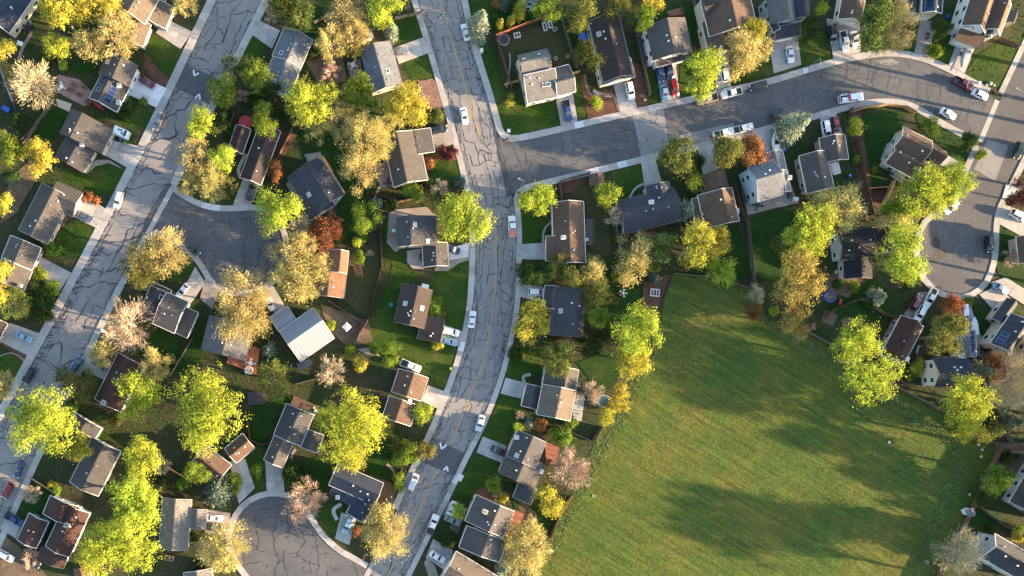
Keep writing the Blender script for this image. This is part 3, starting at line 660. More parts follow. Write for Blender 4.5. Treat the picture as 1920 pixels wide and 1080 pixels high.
def spruce_crown(rx, ry, h, dens=1.0):
    q = []; R = (rx + ry) / 2; nt = int(8 + h * 1.3)
    for i in range(nt):
        f = (i + 0.5) / nt; z = h * (0.06 + 0.94 * f); r = (1 - f) ** 0.85 + 0.05; nb = max(5, int(26 * r * dens))
        a = rng.uniform(0, 2 * np.pi) + np.arange(nb) * 2 * np.pi / nb + rng.normal(size=nb) * 0.14; m = 7
        t = np.tile(np.linspace(0.25, 1.0, m), nb); aa = np.repeat(a, m); ll = np.repeat(rng.uniform(0.75, 1.12, nb), m) * r
        C = np.stack([np.cos(aa) * t * ll * rx, np.sin(aa) * t * ll * ry, z - t * ll * R * 0.22 + rng.normal(size=nb * m) * 0.12], 1); C += rng.normal(size=C.shape) * 0.12
        ax = np.stack([np.cos(aa), np.sin(aa), -0.3 + 0 * aa], 1) + rng.normal(size=C.shape) * 0.35; ax /= np.linalg.norm(ax, axis=1, keepdims=True)
        nr = np.stack([np.cos(aa) * .4, np.sin(aa) * .4, 1 + 0 * aa], 1) + rng.normal(size=C.shape) * 0.4; nr -= ax * (nr * ax).sum(1, keepdims=True); nr /= np.linalg.norm(nr, axis=1, keepdims=True)
        q.append(quads_at(C, nr, rng.uniform(0.6, 1.0, len(C)) * (0.35 + 0.12 * R), 0.5, ax))
    return np.concatenate(q)

def limbs(h, tips, r0, n_max=18):
    mb = MB(); zt = h * 0.30; mb.tube((0, 0, 0), (0, 0, zt), r0 * 1.25, r0, 8)
    top = (random.uniform(-.1, .1), random.uniform(-.1, .1), h * 0.62); mb.tube((0, 0, zt), top, r0, r0 * 0.45, 7)
    for t in tips[:n_max]:
        k = random.uniform(0.2, 0.9); s0 = Vector((0, 0, zt)).lerp(Vector(top), k * 0.8); e = Vector(t); m_ = s0.lerp(e, 0.5) + Vector((random.uniform(-.3, .3), random.uniform(-.3, .3), 0.35))
        mb.tube(s0, m_, r0 * 0.42, r0 * 0.26, 5); mb.tube(m_, e, r0 * 0.26, r0 * 0.08, 5)
    return mb

KIND = dict(G=('leafy', 'G'), Y=('leafy', 'Y'), K=('leafy', 'K'), D=('leafy', 'D'), R=('leafy', 'R'), M=('leafy', 'M'), V=('leafy', 'V'), T=('leafy', 'T'), O=('twig', 'O'), W=('leafy', 'N'), N=('leafy', 'N'), P=('twig', 'V'), B=('bare', 'B'), A=('twig', 'R'), S=('spruce', 'S'), C=('spruce', 'T'), Q=('spruce', 'Y'))
def tree(px, py, rx, ry, kind, h, label, small=False, rot=0.0):
    """crown seen at px,py with half-sizes rx,ry (photograph pixels) and height h metres"""
    style, leaf = KIND[kind]; zmid = h * (0.62 if not small else 0.5)
    x, y = W3(px, py, zmid if style != 'spruce' else h * 0.4)
    RX, RY = rx * S * (1 - zmid / CAM_H), ry * S * (1 - zmid / CAM_H)
    if small: nm, cat, grp = 'shrub', 'shrub', 'shrubs and bushes in the yards'
    else: nm = {'bare': 'bare_tree', 'spruce': 'spruce_tree'}.get(style, 'tree'); cat = 'tree'; grp = 'trees among the houses'
    root = tag(empty(nm, (x, y, 0), math.radians(rot)), label, cat, grp)
    if style == 'spruce':
        V = spruce_crown(RX, RY, h, 1.0 if not small else 0.6); fast_quads('crown', V, MATS['leaf_' + leaf], root)
        mb = MB(); mb.tube((0, 0, 0), (0, 0, h * 0.93), 0.06 + 0.018 * h, 0.03, 7); mb.build('trunk', MATS['bark'], root); return root
    rz = max(h * 0.36, 0.4); zc = h - rz * 0.98
    if small: rz = h * 0.5; zc = h * 0.52
    R = (RX + RY) / 2
    if style == 'leafy': V, LC = leafy_crown(RX * 0.98, RY * 0.98, zc, rz, 1.0 if not small else 1.3, 0.24 + 0.036 * min(R, 6) if not small else 0.26 + 0.06 * R)
    elif style == 'twig': V, LC = twig_crown(RX * 1.14, RY * 1.14, zc, rz, 1.15, 0.40 + 0.03 * R, 0.17)
    else: V, LC = twig_crown(RX * 1.0, RY * 1.0, zc, rz, 1.0, 0.8 + 0.05 * R, 0.095, True)
    V[:, :, 2] = np.maximum(V[:, :, 2], 0.12)
    fast_quads('crown', V, MATS['leaf_' + leaf], root)
    if not small or style == 'bare':
        o_ = np.argsort(-LC[:, 0] ** 2 - LC[:, 1] ** 2 - 0.5 * LC[:, 2])
        limbs(h, [tuple(LC[i]) for i in o_], 0.05 + 0.018 * h if style != 'bare' else 0.05 + 0.016 * h, 34 if style == 'bare' else 14 if style == 'leafy' else 22).build('trunk', MATS['bark_pale' if style == 'bare' else 'bark'], root)
    else:
        mb = MB(); mb.tube((0, 0, 0), (0, 0, h * 0.6), 0.07, 0.03, 6); mb.tube((0, 0, h * .2), (.2, .1, h * .6), 0.05, 0.02, 5); mb.build('trunk', MATS['bark'], root)
    return root

# ---------------------------------------------------------------- builders: vehicles
def loft(st, mb):
    """st: list of (x, half width, z bottom, z shoulder, z top, half width top)"""
    n = 8; b = len(mb.v)
    for x, wd, zb, zs, zt, wt in st:
        for p in ((-wd * .92, zb), (-wd, zb + .12), (-wd, zs), (-wt, zt), (wt, zt), (wd, zs), (wd, zb + .12), (wd * .92, zb)): mb.v.append((x, p[0], p[1]))
    m = len(st)
    for i in range(m - 1):
        for j in range(n): k = (j + 1) % n; mb.f.append((b + i * n + j, b + i * n + k, b + (i + 1) * n + k, b + (i + 1) * n + j))
    mb.f.append(tuple(b + j for j in range(n - 1, -1, -1))); mb.f.append(tuple(b + (m - 1) * n + j for j in range(n)))
CARM = {}
def car_meshes(ty):
    if ty in CARM: return CARM[ty]
    out = []; mb = MB()
    if ty == 'sedan': Ln, Wd, H, zs = 4.65, 0.91, 1.43, 0.88; cab = (0.95, -1.55, 0.25, -1.0); hood = 0.80; tail = 0.90
    elif ty == 'suv': Ln, Wd, H, zs = 4.75, 0.96, 1.72, 1.05; cab = (1.15, -2.2, 0.5, -1.95); hood = 1.0; tail = 1.05
    elif ty == 'van': Ln, Wd, H, zs = 5.0, 0.99, 1.78, 1.05; cab = (1.75, -2.35, 0.95, -2.1); hood = 0.95; tail = 1.05
    else: Ln, Wd, H, zs = 5.7, 0.99, 1.85, 1.10; cab = (1.25, -0.95, 0.6, -0.75); hood = 1.08; tail = 1.10
    h = Ln / 2
    if ty == 'pickup':
        loft([(h, Wd * .82, .42, .70, .78, Wd * .7), (h - .14, Wd * .94, .34, .86, .98, Wd * .78), (h - .5, Wd, .32, .95, hood, Wd * .86), (cab[0] - .1, Wd, .32, 1.0, hood + .04, Wd * .88), (cab[1] - .1, Wd, .32, 1.0, hood + .04, Wd * .88)], mb)
        x0, x1 = -h + .02, cab[1] - .12
        mb.box(x0, -Wd, .40, x1, Wd, .72); mb.box(x0, -Wd, .722, x1, -Wd + .12, 1.12); mb.box(x0, Wd - .12, .722, x1, Wd, 1.12); mb.box(x0, -Wd + .122, .722, x0 + .1, Wd - .122, 1.10); mb.box(x0 - .12, -Wd * .9, .38, x0 - .002, Wd * .9, .56)
    else:
        loft([(h, Wd * .70, .42, .58, .64, Wd * .6), (h - .12, Wd * .88, .30, .66, .74, Wd * .72), (h - .55, Wd, .26, hood - .10, hood - .02, Wd * .80), (cab[0] - .05, Wd, .24, zs - .06, zs, Wd * .86), (0, Wd, .24, zs - .04, zs + .02, Wd * .88), (cab[1] + .1, Wd, .24, zs - .04, zs + .02, Wd * .86), (-h + .35, Wd * .97, .28, tail - .08, tail, Wd * .78), (-h + .06, Wd * .88, .36, tail - .18, tail - .08, Wd * .70), (-h, Wd * .8, .44, .62, .70, Wd * .62)], mb)
    wb, wt = Wd * .84, Wd * .70; zb = zs - .01; zt = H - .05; fx, rx_, ft, rt = cab
    # roof panel with pillars
    mb.hexa([(rt - .04, -wt - .02, zt), (ft + .04, -wt - .02, zt), (ft + .04, wt + .02, zt), (rt - .04, wt + .02, zt), (rt + .06, -wt + .06, H), (ft - .06, -wt + .06, H), (ft - .06, wt - .06, H), (rt + .06, wt - .06, H)])
    for sy in (-1, 1):
        mb.beam((fx, sy * wb, zb - .02), (ft, sy * wt, zt - .04), .09, .06); mb.beam((rx_, sy * wb, zb - .02), (rt, sy * wt, zt - .04), .14, .06)
        xm = (fx + rx_) / 2 + .1; mb.hexa([(xm - .06, sy * wb - .03, zb), (xm + .06, sy * wb - .03, zb), (xm + .06, sy * wb + .03, zb), (xm - .06, sy * wb + .03, zb), (xm - .06, sy * wt - .03, zt), (xm + .06, sy * wt - .03, zt), (xm + .06, sy * wt + .03, zt), (xm - .06, sy * wt + .03, zt)])
    out.append(('body', mb.mesh('car_body_' + ty), None))
    def pane(name, p):
        m2 = MB(); q = [Vector(x) for x in p]; nn = (q[1] - q[0]).cross(q[2] - q[0]).normalized() * .03; m2.hexa([x - nn for x in q] + q); out.append((name, m2.mesh(name), 'glass_dark'))
    pane('windscreen', [(fx + .02, -wb + .07, zb), (fx + .02, wb - .07, zb), (ft + .04, wt - .03, zt), (ft + .04, -wt + .03, zt)])
    pane('rear_window', [(rx_ - .02, wb - .10, zb), (rx_ - .02, -wb + .10, zb), (rt - .04, -wt + .05, zt), (rt - .04, wt - .05, zt)])
    pane('side_window', [(rx_ + .12, -wb, zb), (fx - .1, -wb, zb), (ft - .04, -wt - .01, zt), (rt + .06, -wt - .01, zt)])
    pane('side_window', [(fx - .1, wb, zb), (rx_ + .12, wb, zb), (rt + .06, wt + .01, zt), (ft - .04, wt + .01, zt)])
    wm = MB(); wm.tube((0, -.11, 0), (0, .11, 0), .35, .35, 12); wmesh = wm.mesh('car_wheel'); hm = MB(); hm.tube((0, -.118, 0), (0, .118, 0), .19, .19, 9); hmesh = hm.mesh('car_hub')
    for sx in (h - .92, -h + .98):
        for sy in (-1, 1): out.append(('wheel', wmesh, 'rubber', (sx, sy * (Wd - .10), .35), hmesh))
    zl = .66 if ty == 'sedan' else .80; lm = MB(); lm.box(-.10, -.20, -.07, .05, .20, .07); lme = lm.mesh('car_light')
    for sy in (-1, 1): out.append(('headlight', lme, 'lamp_white', (h - .10, sy * Wd * .60, zl), None)); out.append(('tail_light', lme, 'lamp_red', (-h + .06, sy * Wd * .66, zl + .06), None))
    mm = MB(); mm.box(-.08, -.11, -.06, .08, .11, .08); mme = mm.mesh('car_mirror')
    for sy in (-1, 1): out.append(('mirror', mme, 'black', (fx - .28, sy * (Wd + .07), zs + .02), None))
    if ty == 'pickup':
        bm = MB(); bm.box(-h + .13, -Wd + .13, .722, cab[1] - .13, Wd - .13, .75); out.append(('bed_floor', bm.mesh('truck_bed'), 'black'))
    CARM[ty] = out; return out
NAMES = dict(sedan=('parked_car', 'car'), suv=('parked_car', 'car'), van=('parked_van', 'van'), pickup=('pickup_truck', 'pickup truck'))
def car(px, py, ang, ty, colr, label, cover=None, bed=None):
    x, y = W3(px, py, 0.8); nm, cat = NAMES[ty]
    root = tag(empty(nm, (x, y, 0.0), math.radians(-ang)), label, cat, 'cars and trucks on the streets and driveways')
    root.location.z = 0.045 if ZROAD(px, py) else 0.165
    for e in car_meshes(ty):
        if len(e) == 3:
            mt = MATS['paint_' + colr] if e[2] is None else MATS[e[2]]
            if e[0] == 'bed_floor' and bed: mt = MATS[bed]
            me_obj(e[0], e[1], mt, root)
        else:
            o = me_obj(e[0], e[1], MATS[e[2]], root, e[3])
            if e[4]: me_obj('rim', e[4], MATS['steel'], o)
    if cover:
        mb = MB(); Ln = 5.7 / 2; mb.box(-Ln + .05, -.97, 1.121, -1.1, .97, 1.16); mb.build('bed_cover', MATS[cover], root)
    return root
ROADS = [[*L_left, *L_right[::-1]], [*M_left, *M_right[::-1]], [*R_up, *R_low[::-1]], [*FR_left, *FR_right[::-1]], bulb3, C1, C2]
_in = [inside([*L_left, *L_right[::-1]]), inside([*M_left, *M_right[::-1]]), inside([*R_up, *R_low[::-1]]), inside([*FR_left, *FR_right[::-1]]), inside(bulb3), inside(C1), inside(C2)]
def ZROAD(px, py): q = G(px, py); return any(f(q) for f in _in)

# ---------------------------------------------------------------- builders: fences and slabs
_pm = MB(); _pm.box(0, -.5, 0, 1, .5, 1); PANEL = _pm.mesh('fence_panel'); _qm = MB(); _qm.box(-.5, -.5, 0, .5, .5, 1); POST = _qm.mesh('fence_post')
def fence(pts, label, mat='wood_grey', h=1.75, step=2.4, name='fence', th=0.06, raw=False):
    P = [G(*p) for p in pts]; root = tag(empty(name, (*P[0], 0)), label, 'fence', 'fences between the yards'); ox, oy = P[0]
    me_p = FM.setdefault(('p', mat), PANEL.copy()); me_q = FM.setdefault(('q', mat), POST.copy())
    def post(x, y): o = me_obj('post', me_q, MATS[mat], root, (x - ox, y - oy, 0)); o.scale = (th + .08, th + .08, h + .08)
    post(*P[0])
    for a, b in zip(P, P[1:]):
        d = math.hypot(b[0] - a[0], b[1] - a[1]); n = max(1, round(d / step)); ang = math.atan2(b[1] - a[1], b[0] - a[0])
        for i in range(n):
            t = i / n; o = me_obj('panel', me_p, MATS[mat], root, (a[0] + (b[0] - a[0]) * t - ox, a[1] + (b[1] - a[1]) * t - oy, 0.04), ang + random.uniform(-.008, .008)); o.scale = (d / n - .02, th, h + random.uniform(-.04, .04))
            t = (i + 1) / n; post(a[0] + (b[0] - a[0]) * t, a[1] + (b[1] - a[1]) * t)
    return root
FM = {}
def drive(q, nu, nv, label, mat='concrete', name='driveway', z=0.17):
    """concrete quad of nu x nv slabs, corners in photograph pixels"""
    C = [G(*p) for p in q]; root = tag(empty(name, (*C[0], 0)), label, None, None, 'structure'); ox, oy = C[0]
    ar = sum(C[i][0] * C[(i + 1) % 4][1] - C[(i + 1) % 4][0] * C[i][1] for i in range(4))
    def bl(s_, t_): return tuple((C[0][k] * (1 - s_) + C[1][k] * s_) * (1 - t_) + (C[3][k] * (1 - s_) + C[2][k] * s_) * t_ for k in (0, 1))
    for i in range(nu):
        for j in range(nv):
            e = 0.006
            p = [bl((i + e) / nu, (j + e) / nv), bl((i + 1 - e) / nu, (j + e) / nv), bl((i + 1 - e) / nu, (j + 1 - e) / nv), bl((i + e) / nu, (j + 1 - e) / nv)]
            if ar < 0: p = p[::-1]
            mb = MB(); mb.prism([(x - ox, y - oy) for x, y in p], 0, z + random.uniform(-.006, .006)); mb.build('slab', MATS[mat], root)
    return root
# ---------------------------------------------------------------- houses
def HH(label, wall, trim='white', **k): return House(label, wall, trim, **k)
H = []
def add(h): H.append(h); return h
add(HH('dark roofed house with cream wall and solar panels in the top left corner', 'cream').block((70, -15), (17, 62), (-23, 35), 4.2, 1.5, 'navy').solar(((34, 40), 6, 2), ((44, 22), 5, 2)))
add(HH('tan roofed stepped house with grey gable walls at the top of the left street', 'grey').block((310, -22), (271, 45), (219, 12), 4.9, 1.9, 'tan').block((298, 2), (281, 41), (307, 60), 2.9, .9, 'tan', kind='shed').block((283, 46), (268, 88), (232, 72), 3.0, 1.1, 'tan', t=.6))
add(HH('house with blue solar panels on both slopes and white end walls', 'white').block((258, 123), (241, 162), (187, 134), 4.3, 1.4, 'taupe', t=.48).block((243, 164), (219, 210), (172, 174), 3.0, 1.5, 'charcoal', t=.6).solar(((208, 178), 4, 1), ((199, 192), 2, 1), ((190, 158), 4, 1), ((180, 168), 2, 1), ((196, 165), 4, 1)).cooler((224, 161), (223, 193)).skylight((202, 116), (218, 102), mat='canvas_grey'))
add(HH('house with a navy rear slope behind the white camper', 'cream').block((212, 244), (190, 288), (112, 250), 3.7, 1.7, 'taupe', t=.68).block((179, 281), (156, 323), (103, 295), 3.0, 1.2, 'charcoal').cooler((155, 272)))
add(HH('long taupe ranch house with a hipped garage beside the left street', 'beige').block((133, 371), (89, 458), (36, 428), 3.0, 1.7, 'taupe', t=.47).block((108, 341), (155, 361), (133, 406), 2.9, 1.3, 'taupe', t=.5, garage=1))
add(HH('taupe roofed house at the left edge with concrete drive and small bushes', 'beige').block((77, 465), (60, 506), (5, 478), 3.0, 1.4, 'taupe').block((60, 509), (44, 546), (-12, 520), 3.2, 1.5, 'taupe').chimney(40, 536, 1.3, .7, 'offwhite'))
add(HH('house corner with dark roof at the left edge beside a blue car', 'tan').block((14, 607), (-6, 645), (-50, 622), 2.9, 1.2, 'dkbrown'))
add(HH('blue grey shingled house between the left street and leafy trees', 'white').block((586, 75), (564, 127), (511, 103), 3.2, 1.5, 'bluegrey', t=.45).block((573, 104), (541, 182), (490, 160), 3.1, 1.5, 'bluegrey', t=.48).skylight((527, 99), mat='glass_win'))
add(HH('pale grey house with a light lit half beside the top of the centre street', 'beige').block((732, 77), (755, 158), (698, 177), 3.1, 1.5, 'bluegrey', t=.56).skylight((727, 133)))
add(HH('dark brown house with a red canopy above the small black car', 'white').block((526, 247), (489, 347), (450, 332), 3.3, 1.2, 'dkbrown', t=.45).block((470, 243), (455, 288), (428, 279), 2.9, .9, 'dkbrown', t=.5))
add(HH('navy roofed house with white skylight turned at an angle amid trees', 'white').block((600, 294), (645, 364), (584, 403), 3.6, 1.5, 'slate', t=.42).block((607, 350), (628, 385), (585, 421), 3.0, 1.1, 'slate', t=.5).skylight((579, 365), mat='canvas_grey'))
add(HH('house with tan right slope and navy left slope left of the centre street', 'brown', 'offwhite').block((782, 244), (802, 337), (738, 350), 3.1, 1.9, 'taupe', t=.62).block((807, 240), (815, 284), (780, 292), 3.0, .5, 'taupe', kind='gable', t=.9))
add(HH('two storey house on a green lawn with leaf speckled charcoal roof', 'cream').block((817, 405), (819, 459), (746, 464), 5.2, 1.4, 'charcoal', t=.67).block((839, 455), (841, 498), (794, 502), 2.9, 1.1, 'charcoal', t=.5, garage=0).skylight((778, 421), (802, 452), mat='canvas_grey'))
add(HH('pale green house with brown roof and two cars in its drive', 'green').block((811, 545), (795, 616), (739, 602), 4.6, 1.6, 'dkbrown', t=.5).block((833, 599), (824, 643), (783, 633), 2.9, .8, 'dkbrown', kind='shed').skylight((760, 569), (791, 578), mat='canvas_grey'))
add(HH('house with bright white ribbed metal roof and grey porch', 'white').block((587, 577), (524, 621), (558, 682), 3.6, 2.1, 'metal', t=.44).block((539, 574), (506, 595), (523, 622), 3.0, .5, 'metal', kind='gable', t=.5))
add(HH('grey shingled house with a red timber deck at its corner', 'beige').block((476, 612), (460, 676), (377, 656), 3.2, 1.3, 'grey', t=.5).skylight((402, 630), mat='glass_win'))
add(HH('orange brown roofed house beside tan budding trees and a bare yard', 'beige').block((654, 472), (650, 513), (598, 510), 3.6, 1.4, 'orange', t=.28).block((650, 511), (645, 559), (583, 555), 3.0, 1.4, 'orange', t=.5))
add(HH('stepped grey house with a long white upper wall above its low garage', 'white').block((313, 548), (353, 566), (323, 623), 4.9, 1.6, 'taupe', t=.46, wall='white').block((312, 548), (290, 603), (261, 589), 3.3, 1.0, 'charcoal', t=.5).block((278, 525), (322, 545), (312, 560), 3.0, .5, 'taupe', kind='shed').block((373, 587), (352, 634), (327, 622), 2.8, .7, 'taupe', kind='shed').skylight((302, 557)))
add(HH('maroon roofed house with a tall pale chimney on its end wall', 'grey').block((270, 686), (226, 772), (176, 751), 4.8, 1.8, 'maroon', t=.5).chimney(196, 755, 1.0, 1.1, 'offwhite', True))
add(HH('charcoal roofed house squeezed between huge cottonwoods lower left', 'sage').block((226, 846), (184, 930), (134, 897), 3.6, 1.6, 'charcoal', t=.5).block((190, 803), (178, 823), (128, 797), 3.4, 1.2, 'charcoal', t=.5))
add(HH('dark maroon house of several roofs in the bottom left corner', 'greyblue').block((91, 979), (68, 1028), (33, 1009), 3.2, 1.1, 'maroon', t=.5).block((150, 952), (136, 986), (82, 959), 3.8, 1.3, 'maroon', t=.5).block((168, 963), (130, 1044), (86, 1022), 3.6, 1.5, 'maroon', t=.5).block((127, 1041), (119, 1066), (72, 1044), 2.9, .8, 'maroon', t=.4).chimney(127, 984, 1.2, 1.0, 'offwhite'))
add(HH('pale speckled shingle house right of the tallest cottonwood', 'beige').block((359, 937), (352, 1031), (298, 1027), 3.2, 1.5, 'ltgrey', t=.5).block((388, 956), (385, 992), (352, 990), 2.9, .9, 'ltgrey', t=.5, garage=0))
add(HH('brown house with sunlit garage roof above the bottom turning circle', 'white').block((386, 834), (434, 872), (404, 908), 3.1, 1.5, 'brown', t=.5).block((421, 841), (455, 813), (470, 846), 3.0, 1.0, 'brown', t=.5))
add(HH('dark grey house with a tan garage end above the bottom turning circle', 'beige').block((588, 778), (564, 836), (514, 813), 3.4, 1.4, 'charcoal', t=.5).block((551, 828), (530, 877), (495, 861), 3.0, 1.1, 'taupe', t=.5, garage=1).block((607, 816), (595, 849), (560, 834), 2.9, .9, 'charcoal', t=.5))
add(HH('slate blue house with lit tan rear slope near the pale round tree', 'beige').block((634, 869), (719, 906), (701, 946), 3.8, 1.5, 'navy', t=.5).block((634, 896), (677, 920), (658, 948), 3.0, 1.2, 'navy', kind='shed').block((712, 928), (683, 980), (649, 962), 3.0, 1.2, 'navy', t=.22, garage=1).cooler((633, 932)))
add(HH('brown roofed house left of the centre street with a white truck behind it', 'beige').block((803, 709), (789, 752), (735, 731), 3.4, 1.4, 'brown', t=.5).block((783, 760), (770, 799), (718, 778), 3.1, 1.2, 'brown', t=.55).skylight((768, 753), mat='canvas_grey'))
add(HH('dark flat looking house right of the centre street under yellow trees', 'tan').block((1099, 543), (1092, 633), (1030, 628), 3.2, 1.1, 'charcoal', t=.3).block((1050, 538), (1046, 580), (1018, 572), 2.9, .8, 'charcoal', t=.5).skylight((1051, 583), mat='canvas_grey'))
add(HH('house with dark left slope and tan right slope beside a round pool', 'sage').block((1080, 733), (1069, 789), (1007, 773), 4.6, 1.6, 'tan', t=.5).block((1085, 694), (1079, 732), (1018, 718), 3.6, 1.4, 'taupe', t=.4).block((1018, 727), (1008, 768), (978, 759), 2.9, .7, 'charcoal', t=.5, garage=2))
add(HH('two offset gable roofs with a white end wall beside the red deck', 'cream').block((1024, 830), (1003, 878), (951, 853), 4.7, 1.6, 'charcoal', t=.52).block((1022, 872), (1003, 916), (934, 889), 3.6, 1.6, 'taupe', t=.55).block((1007, 918), (995, 946), (962, 931), 3.0, .9, 'charcoal', t=.5).skylight((969, 854), (1015, 884), mat='canvas_grey').cooler((968, 820)))
add(HH('big dark roofed house with cream corner beside the park edge lower down', 'cream').block((964, 959), (943, 1007), (872, 976), 4.8, 2.0, 'taupe', t=.42).block((951, 1014), (936, 1054), (862, 1022), 3.6, 1.7, 'taupe', t=.48).chimney(908, 958, 1.6, 1.1, 'offwhite'))
add(HH('tan roofed house with dark solar panels at the bottom edge', 'white').block((856, 1034), (935, 1082), (899, 1142), 3.8, 1.6, 'tan', t=.42).solar(((862, 1075), 8, 1), ((875, 1084), 8, 1)))
add(HH('long brown ranch house with lit right slope right of the centre street', 'beige').block((1094, 378), (1098, 492), (1039, 494), 3.1, 1.5, 'brown', t=.53).block((1046, 443), (1046, 489), (1024, 489), 2.9, .5, 'brown', kind='shed').cooler((1055, 446)))
add(HH('wide slate roofed house below the right hand road with grey drive', 'beige').block((1157, 377), (1262, 352), (1270, 415), 3.2, 1.6, 'slate', t=.42).block((1254, 341), (1262, 385), (1218, 394), 3.0, 1.1, 'slate', t=.5, garage=3).cooler((1220, 380)))
add(HH('brown house of stepped roofs between two leafy trees', 'tan').block((1358, 319), (1368, 358), (1326, 367), 3.2, 1.2, 'brown', t=.5, garage=3).block((1372, 352), (1386, 414), (1322, 428), 3.8, 1.6, 'brown', t=.4).block((1332, 368), (1340, 424), (1304, 420), 3.0, .9, 'brown', t=.5))
add(HH('tall light blue house with pale speckled roof and blue patio', 'blue').block((1402, 314), (1449, 300), (1463, 366), 5.6, 2.0, 'bluegrey', t=.43).block((1467, 281), (1475, 318), (1438, 327), 3.2, 1.0, 'bluegrey', t=.5, garage=3).block((1476, 318), (1483, 358), (1452, 364), 4.2, 1.0, 'bluegrey', t=.5).cooler((1478, 334)))
add(HH('grey roofed house with two wings and a white pergola', 'tan').block((1549, 282), (1564, 352), (1514, 367), 3.2, 1.5, 'taupe', t=.5).block((1584, 252), (1591, 298), (1543, 305), 3.0, 1.2, 'taupe', t=.5, garage=3).cooler((1511, 284)))
add(HH('brown house of many slopes on the corner by the right turning circle', 'beige').block((1694, 238), (1748, 265), (1727, 310), 3.4, 1.6, 'brown', t=.5).block((1678, 272), (1741, 306), (1726, 342), 3.2, 1.4, 'brown', t=.45).block((1743, 265), (1776, 286), (1763, 309), 3.0, 1.0, 'brown', t=.5).chimney(1712, 236, 1.4, 1.0, 'offwhite'))
add(HH('jet black roofed house behind the yellow green trees at right', 'grey').block((1570, 434), (1634, 426), (1638, 481), 4.2, 1.2, 'black', t=.55).block((1630, 428), (1667, 424), (1669, 472), 3.4, 1.0, 'black', t=.5).block((1634, 480), (1635, 521), (1583, 524), 3.2, 1.3, 'black', t=.5))
add(HH('maroon brown house left of the white and red trucks at right', 'brown').block((1731, 613), (1693, 686), (1652, 664), 3.4, 1.6, 'maroon', t=.5).skylight((1701, 673), mat='offwhite'))
add(HH('navy roofed tall house with pale gable wall near the right edge', 'cream').block((1750, 672), (1812, 668), (1816, 722), 5.2, 1.7, 'navy', t=.52).block((1829, 619), (1831, 668), (1797, 670), 3.4, 1.2, 'bluegrey', t=.6).chimney(1800, 668, .9, 1.0, 'offwhite').solar(((1823, 640), 5, 1)))
add(HH('slate roofed house with solar panels at the right edge by the circle', 'cream').block((1907, 572), (1880, 609), (1862, 596), 3.2, .9, 'slate', t=.5, garage=3).block((1932, 612), (1893, 668), (1857, 643), 4.8, 1.6, 'slate', t=.42).block((1985, 640), (1925, 625), (1909, 672), 4.8, 1.6, 'slate', t=.42).solar(((1885, 640), 4, 2), ((1912, 617), 6, 1)))
add(HH('grey roofed house at the right edge beside the park fence', 'grey').block((1960, 825), (1893, 941), (1965, 984), 3.2, 1.7, 'taupe', t=.55).chimney(1908, 952, .9, .9, 'offwhite'))
add(HH('tall house with grey windowed gable at the bottom right corner', 'grey').block((1866, 1001), (1950, 1050), (1930, 1098), 5.8, 2.0, 'slate', t=.48))
add(HH('pale blue house cut off by the top edge above the fenced yard', 'blue').block((1014, -35), (1012, 6), (978, 7), 5.2, 1.5, 'bluegrey', t=.5))
add(HH('large cream house with four skylights on the road corner', 'cream').block((970, 104), (1025, 91), (1035, 135), 4.6, 1.2, 'ltgrey', t=.4).block((1032, 130), (1066, 121), (1077, 172), 3.6, 1.3, 'grey', t=.58, garage=2).block((979, 147), (1037, 134), (1047, 181), 3.6, 1.6, 'ltgrey', kind='shed').skylight((1021, 159), (1028, 158)))
add(HH('long chocolate brown house with a front gable by the curved garden path', 'cream').block((1160, 27), (1187, 141), (1131, 155), 3.6, 1.7, 'dkbrown', t=.5).block((1182, 108), (1191, 144), (1129, 160), 3.2, 1.5, 'brown', t=.6, garage=1).skylight((1123, 64), mat='canvas_grey'))
add(HH('tall white house with taupe roof above four parked cars', 'white').block((1284, 33), (1298, 97), (1225, 111), 5.4, 1.9, 'taupe', t=.55).block((1225, 104), (1285, 88), (1291, 110), 3.0, .8, 'charcoal', kind='shed', garage=2))
add(HH('wide brown house with cream side walls behind the tan tree', 'cream').block((1402, -25), (1419, 48), (1330, 68), 5.0, 2.0, 'brown', t=.5).block((1360, 32), (1374, 94), (1330, 104), 3.8, 1.6, 'brown', t=.5, garage=1).block((1316, 2), (1370, -12), (1376, 18), 5.4, 1.0, 'dkbrown', t=.5))
add(HH('blue grey house with white dormer gables above its garage', 'greyblue').block((1486, -15), (1494, 38), (1446, 50), 5.2, 1.9, 'grey', t=.45).block((1515, -12), (1519, 32), (1490, 37), 5.2, 1.3, 'slate', t=.5).block((1450, 54), (1496, 45), (1500, 66), 3.0, .8, 'slate', kind='shed', garage=2).block((1456, 40), (1463, 54), (1449, 58), 4.6, .8, 'slate', t=.5))
add(HH('small brown house front with cream garage above three parked vehicles', 'cream').block((1626, -22), (1614, 43), (1570, 44), 3.2, 1.4, 'brown', t=.5, garage=1))
add(HH('navy roofed house with wide cream garage at the top right', 'cream').block((1769, -25), (1766, 25), (1728, 23), 5.0, .9, 'navy', t=.5, garage=1).block((1727, -22), (1722, 27), (1697, 25), 3.4, .8, 'slate', t=.5).solar(((1752, 5), 4, 2), ((1742, 5), 4, 1)))
add(HH('brown house with white front gables at the top right corner', 'white').block((1872, -12), (1848, 62), (1803, 46), 5.4, 2.0, 'brown', t=.5).block((1896, 10), (1875, 67), (1838, 54), 4.8, 1.8, 'brown', t=.45).block((1801, 49), (1845, 66), (1836, 91), 3.0, .9, 'brown', kind='shed', garage=2).block((1866, 52), (1859, 70), (1846, 66), 4.6, .9, 'brown', t=.5).block((1832, 38), (1825, 57), (1806, 50), 5.0, 1.0, 'brown', t=.5))
add(HH('pale roof corner with teal boxes at the bottom edge left of the circle', 'beige').block((396, 1066), (402, 1105), (350, 1110), 3.0, 1.0, 'ltgrey', t=.5))
